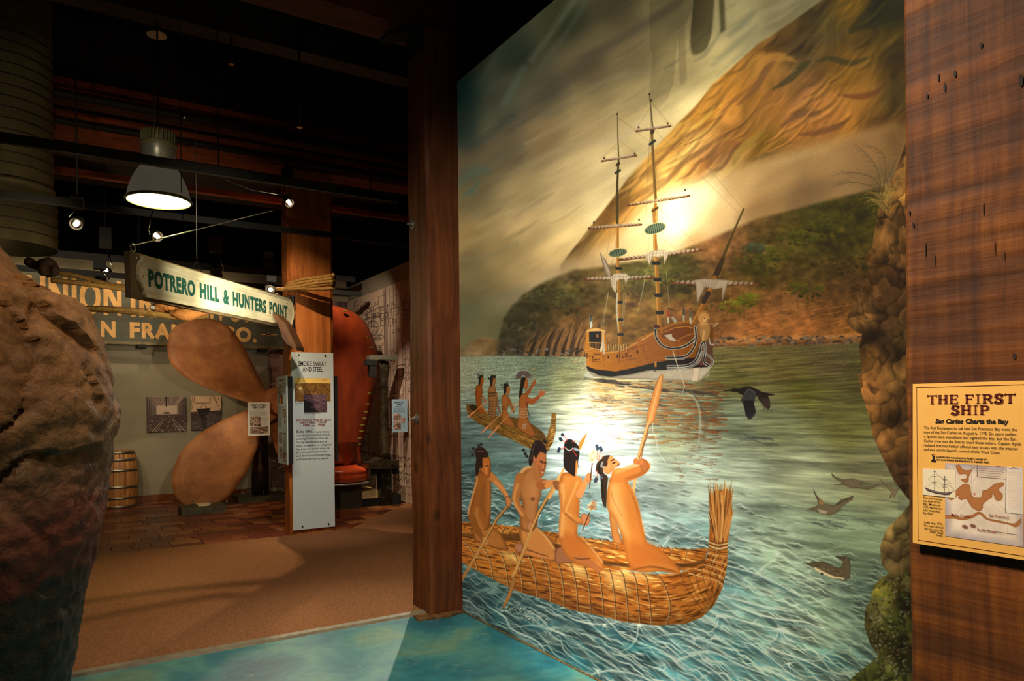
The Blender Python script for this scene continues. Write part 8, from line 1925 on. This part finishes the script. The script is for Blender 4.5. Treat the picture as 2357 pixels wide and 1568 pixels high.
# spider hook with wire above the sign
hk = thing('wire_hook', gp(452, 600, 8.4), 'wire hook with spreading cords hanging behind the pale hanging sign', 'hook')
a = gp(453, 600, 8.4); MB().tube([Vector((a.x, a.y, 5.3)), a + Vector((0, 0, .02))], .005, 6).build('wire', M_steel, hk)
for dx in (-.18, -.09, 0.02, .12): MB().tube([a, a + Vector((dx, 0, -.32))], .006, 6).build('cord', M_black, hk)

# pendant lamp
DL = 6.35; pc = on_d(366, 470, DL)
pd = thing('pendant_lamp', pc, 'large glowing pendant lamp with finned top over the pale hanging sign', 'lamp')
def zz(y): return on_d(366, y, DL).z
M_cast = mat('cast_grey_metal', s2l((150,140,100)), .5, .2); M_refl = mat('prismatic_reflector', s2l((150,142,112)), .25, .1, spec=.6, col2=s2l((104,96,74)), scale=6, emit=(1, .84, .58), estr=.045)
rl = .262; z0p, z1p = zz(462), zz(378)
prof = [(r, zz(y)) for y, r in ((462,rl),(452,.256),(440,.246),(428,.232),(415,.213),(402,.188),(392,.164),(384,.140),(378,.118))]
MB().lathe(prof, (pc.x, pc.y, 0), 40, cap=False).build('reflector', M_refl, pd)
MB().lathe([(rl + .012, z0p - .012), (rl + .016, z0p), (rl + .004, z0p + .014), (rl - .004, z0p - .012)], (pc.x, pc.y, 0), 40, cap=False).build('rim', M_cast, pd)
MB().lathe([(.001, z0p - .012), (rl * .6, z0p - .016), (rl - .002, z0p - .002)], (pc.x, pc.y, 0), 40, cap=False).build('lens', mat('lamp_lens', (1, 1, .8), .3, emit=(1, .97, .42), estr=7), pd)
MB().lathe([(.110, z1p - .01), (.136, z1p + .02), (.140, zz(340)), (.140, zz(338))], (pc.x, pc.y, 0), 32).build('collar', mat('brushed_collar', (.55,.50,.42), .35, .5), pd)
MB().lathe([(.145, zz(340)), (.152, zz(337)), (.150, zz(331)), (.11, zz(330))], (pc.x, pc.y, 0), 32).build('ring', M_cast, pd)
MB().lathe([(.10, zz(332)), (.10, zz(306))], (pc.x, pc.y, 0), 20).build('core', M_cast, pd)
for k in range(26):
    a = 2*PI*k/26; c = Vector((pc.x + .115*math.cos(a), pc.y + .115*math.sin(a), (zz(331)+zz(306))/2)); MB().obox(c, Vector((math.cos(a), math.sin(a), 0)) * .028, Vector((-math.sin(a), math.cos(a), 0)) * .003, (0, 0, (zz(306)-zz(331))/2)).build('fin', M_cast, pd)
MB().tube([(pc.x, pc.y, zz(308)), (pc.x, pc.y, 5.5)], .008, 8).build('suspension_rod', M_black, pd)
l = bpy.data.lights.new('pendant_light', 'SPOT'); l.energy = 130; l.color = (.96, 1, .52); l.spot_size = math.radians(150); l.spot_blend = .6; l.shadow_soft_size = .2
o = bpy.data.objects.new('pendant_light', l); C.objects.link(o); o.location = (pc.x, pc.y, z0p - .03)

# sprinklers, dome lamp, hanging rods, cords
for x, y, lb in ((533, 140, 'brass sprinkler head hanging below the dark ceiling, upper one'), (690, 285, 'brass sprinkler head hanging right of the pendant lamp')):
    a = on_d(x, y, 6.6); s = thing('sprinkler_head', a, lb, 'sprinkler'); MB().tube([a + Vector((0, 0, .03)), Vector((a.x, a.y, 5.5))], .012, 8).build('drop_pipe', M_black, s)
    MB().lathe([(.014,.03),(.022,.015),(.010,0),(.010,-.02),(.028,-.03),(.026,-.036)], a, 12).build('nozzle', mat('dull_brass', (.35,.22,.08), .35, .9), s)
a = on_d(361, 82, 6.9); o = MB().lathe([(.09,.0),(.08,.03),(.04,.055),(.01,.06)], a, 24, True).build('dome_shade', mat('satin_dome', (.6,.52,.45), .35, .7)); tag(o, 'small satin dome fitting high in the dark ceiling', 'fitting')
MB().tube([a + Vector((0, 0, .09)), Vector((a.x, a.y, 5.5))], .01, 6).build('stem', M_black, o)
a = on_d(417, 385, 6.2); o = MB().tube([Vector((a.x, a.y, zA)), Vector((a.x, a.y, 5.5))], .004, 6).build('ceiling_cable', M_black); tag(o, 'thin black cable hanging right of the pendant lamp', 'cable')
a = on_d(424, 268, 6.2); MB().sphere(a, .022, 8, 6).build('cable_clip', M_chrome, o)
ct = MB().tube([on_d(520, 415, 7.2), on_d(580, 438, 7.6), on_d(655, 450, 8.6)], .004, 6).build('loose_cord', M_steel); tag(ct, 'thin slack cord running to the spotlight at the post', 'cord')
for i, (x, y) in enumerate(((500, -8), (478, -8))):
    pass
# fixture in the beam of the mural wash: throws its own shadow on the painted sky
m0 = on_x(1545, 85, MX); Lp = Vector(MURAL_LIGHTS[3][1]); q = m0.lerp(Lp, .30)
fx_ = thing('track_spotlight', q, 'black spotlight hanging high in front of the mural', 'spotlight')
MB().obox(q + Vector((0, 0, .13)), (.05, 0, 0), (0, .075, 0), (0, 0, .11)).build('adaptor_box', M_black, fx_)
MB().obox(q + Vector((0, -.05, -.06)), (.01, 0, 0), (0, .012, 0), (0, .006, .12)).build('yoke', M_black, fx_)
MB().lathe([(.04,-.16),(.055,-.12),(.055,.06),(.03,.1)], q + Vector((0, .035, -.04)), 14, True, Matrix.Rotation(.12, 3, 'X')).build('can', M_black, fx_)
MB().tube([q + Vector((0, 0, .2)), Vector((q.x, q.y, 5.4))], .012, 8).build('stem', M_black, fx_)
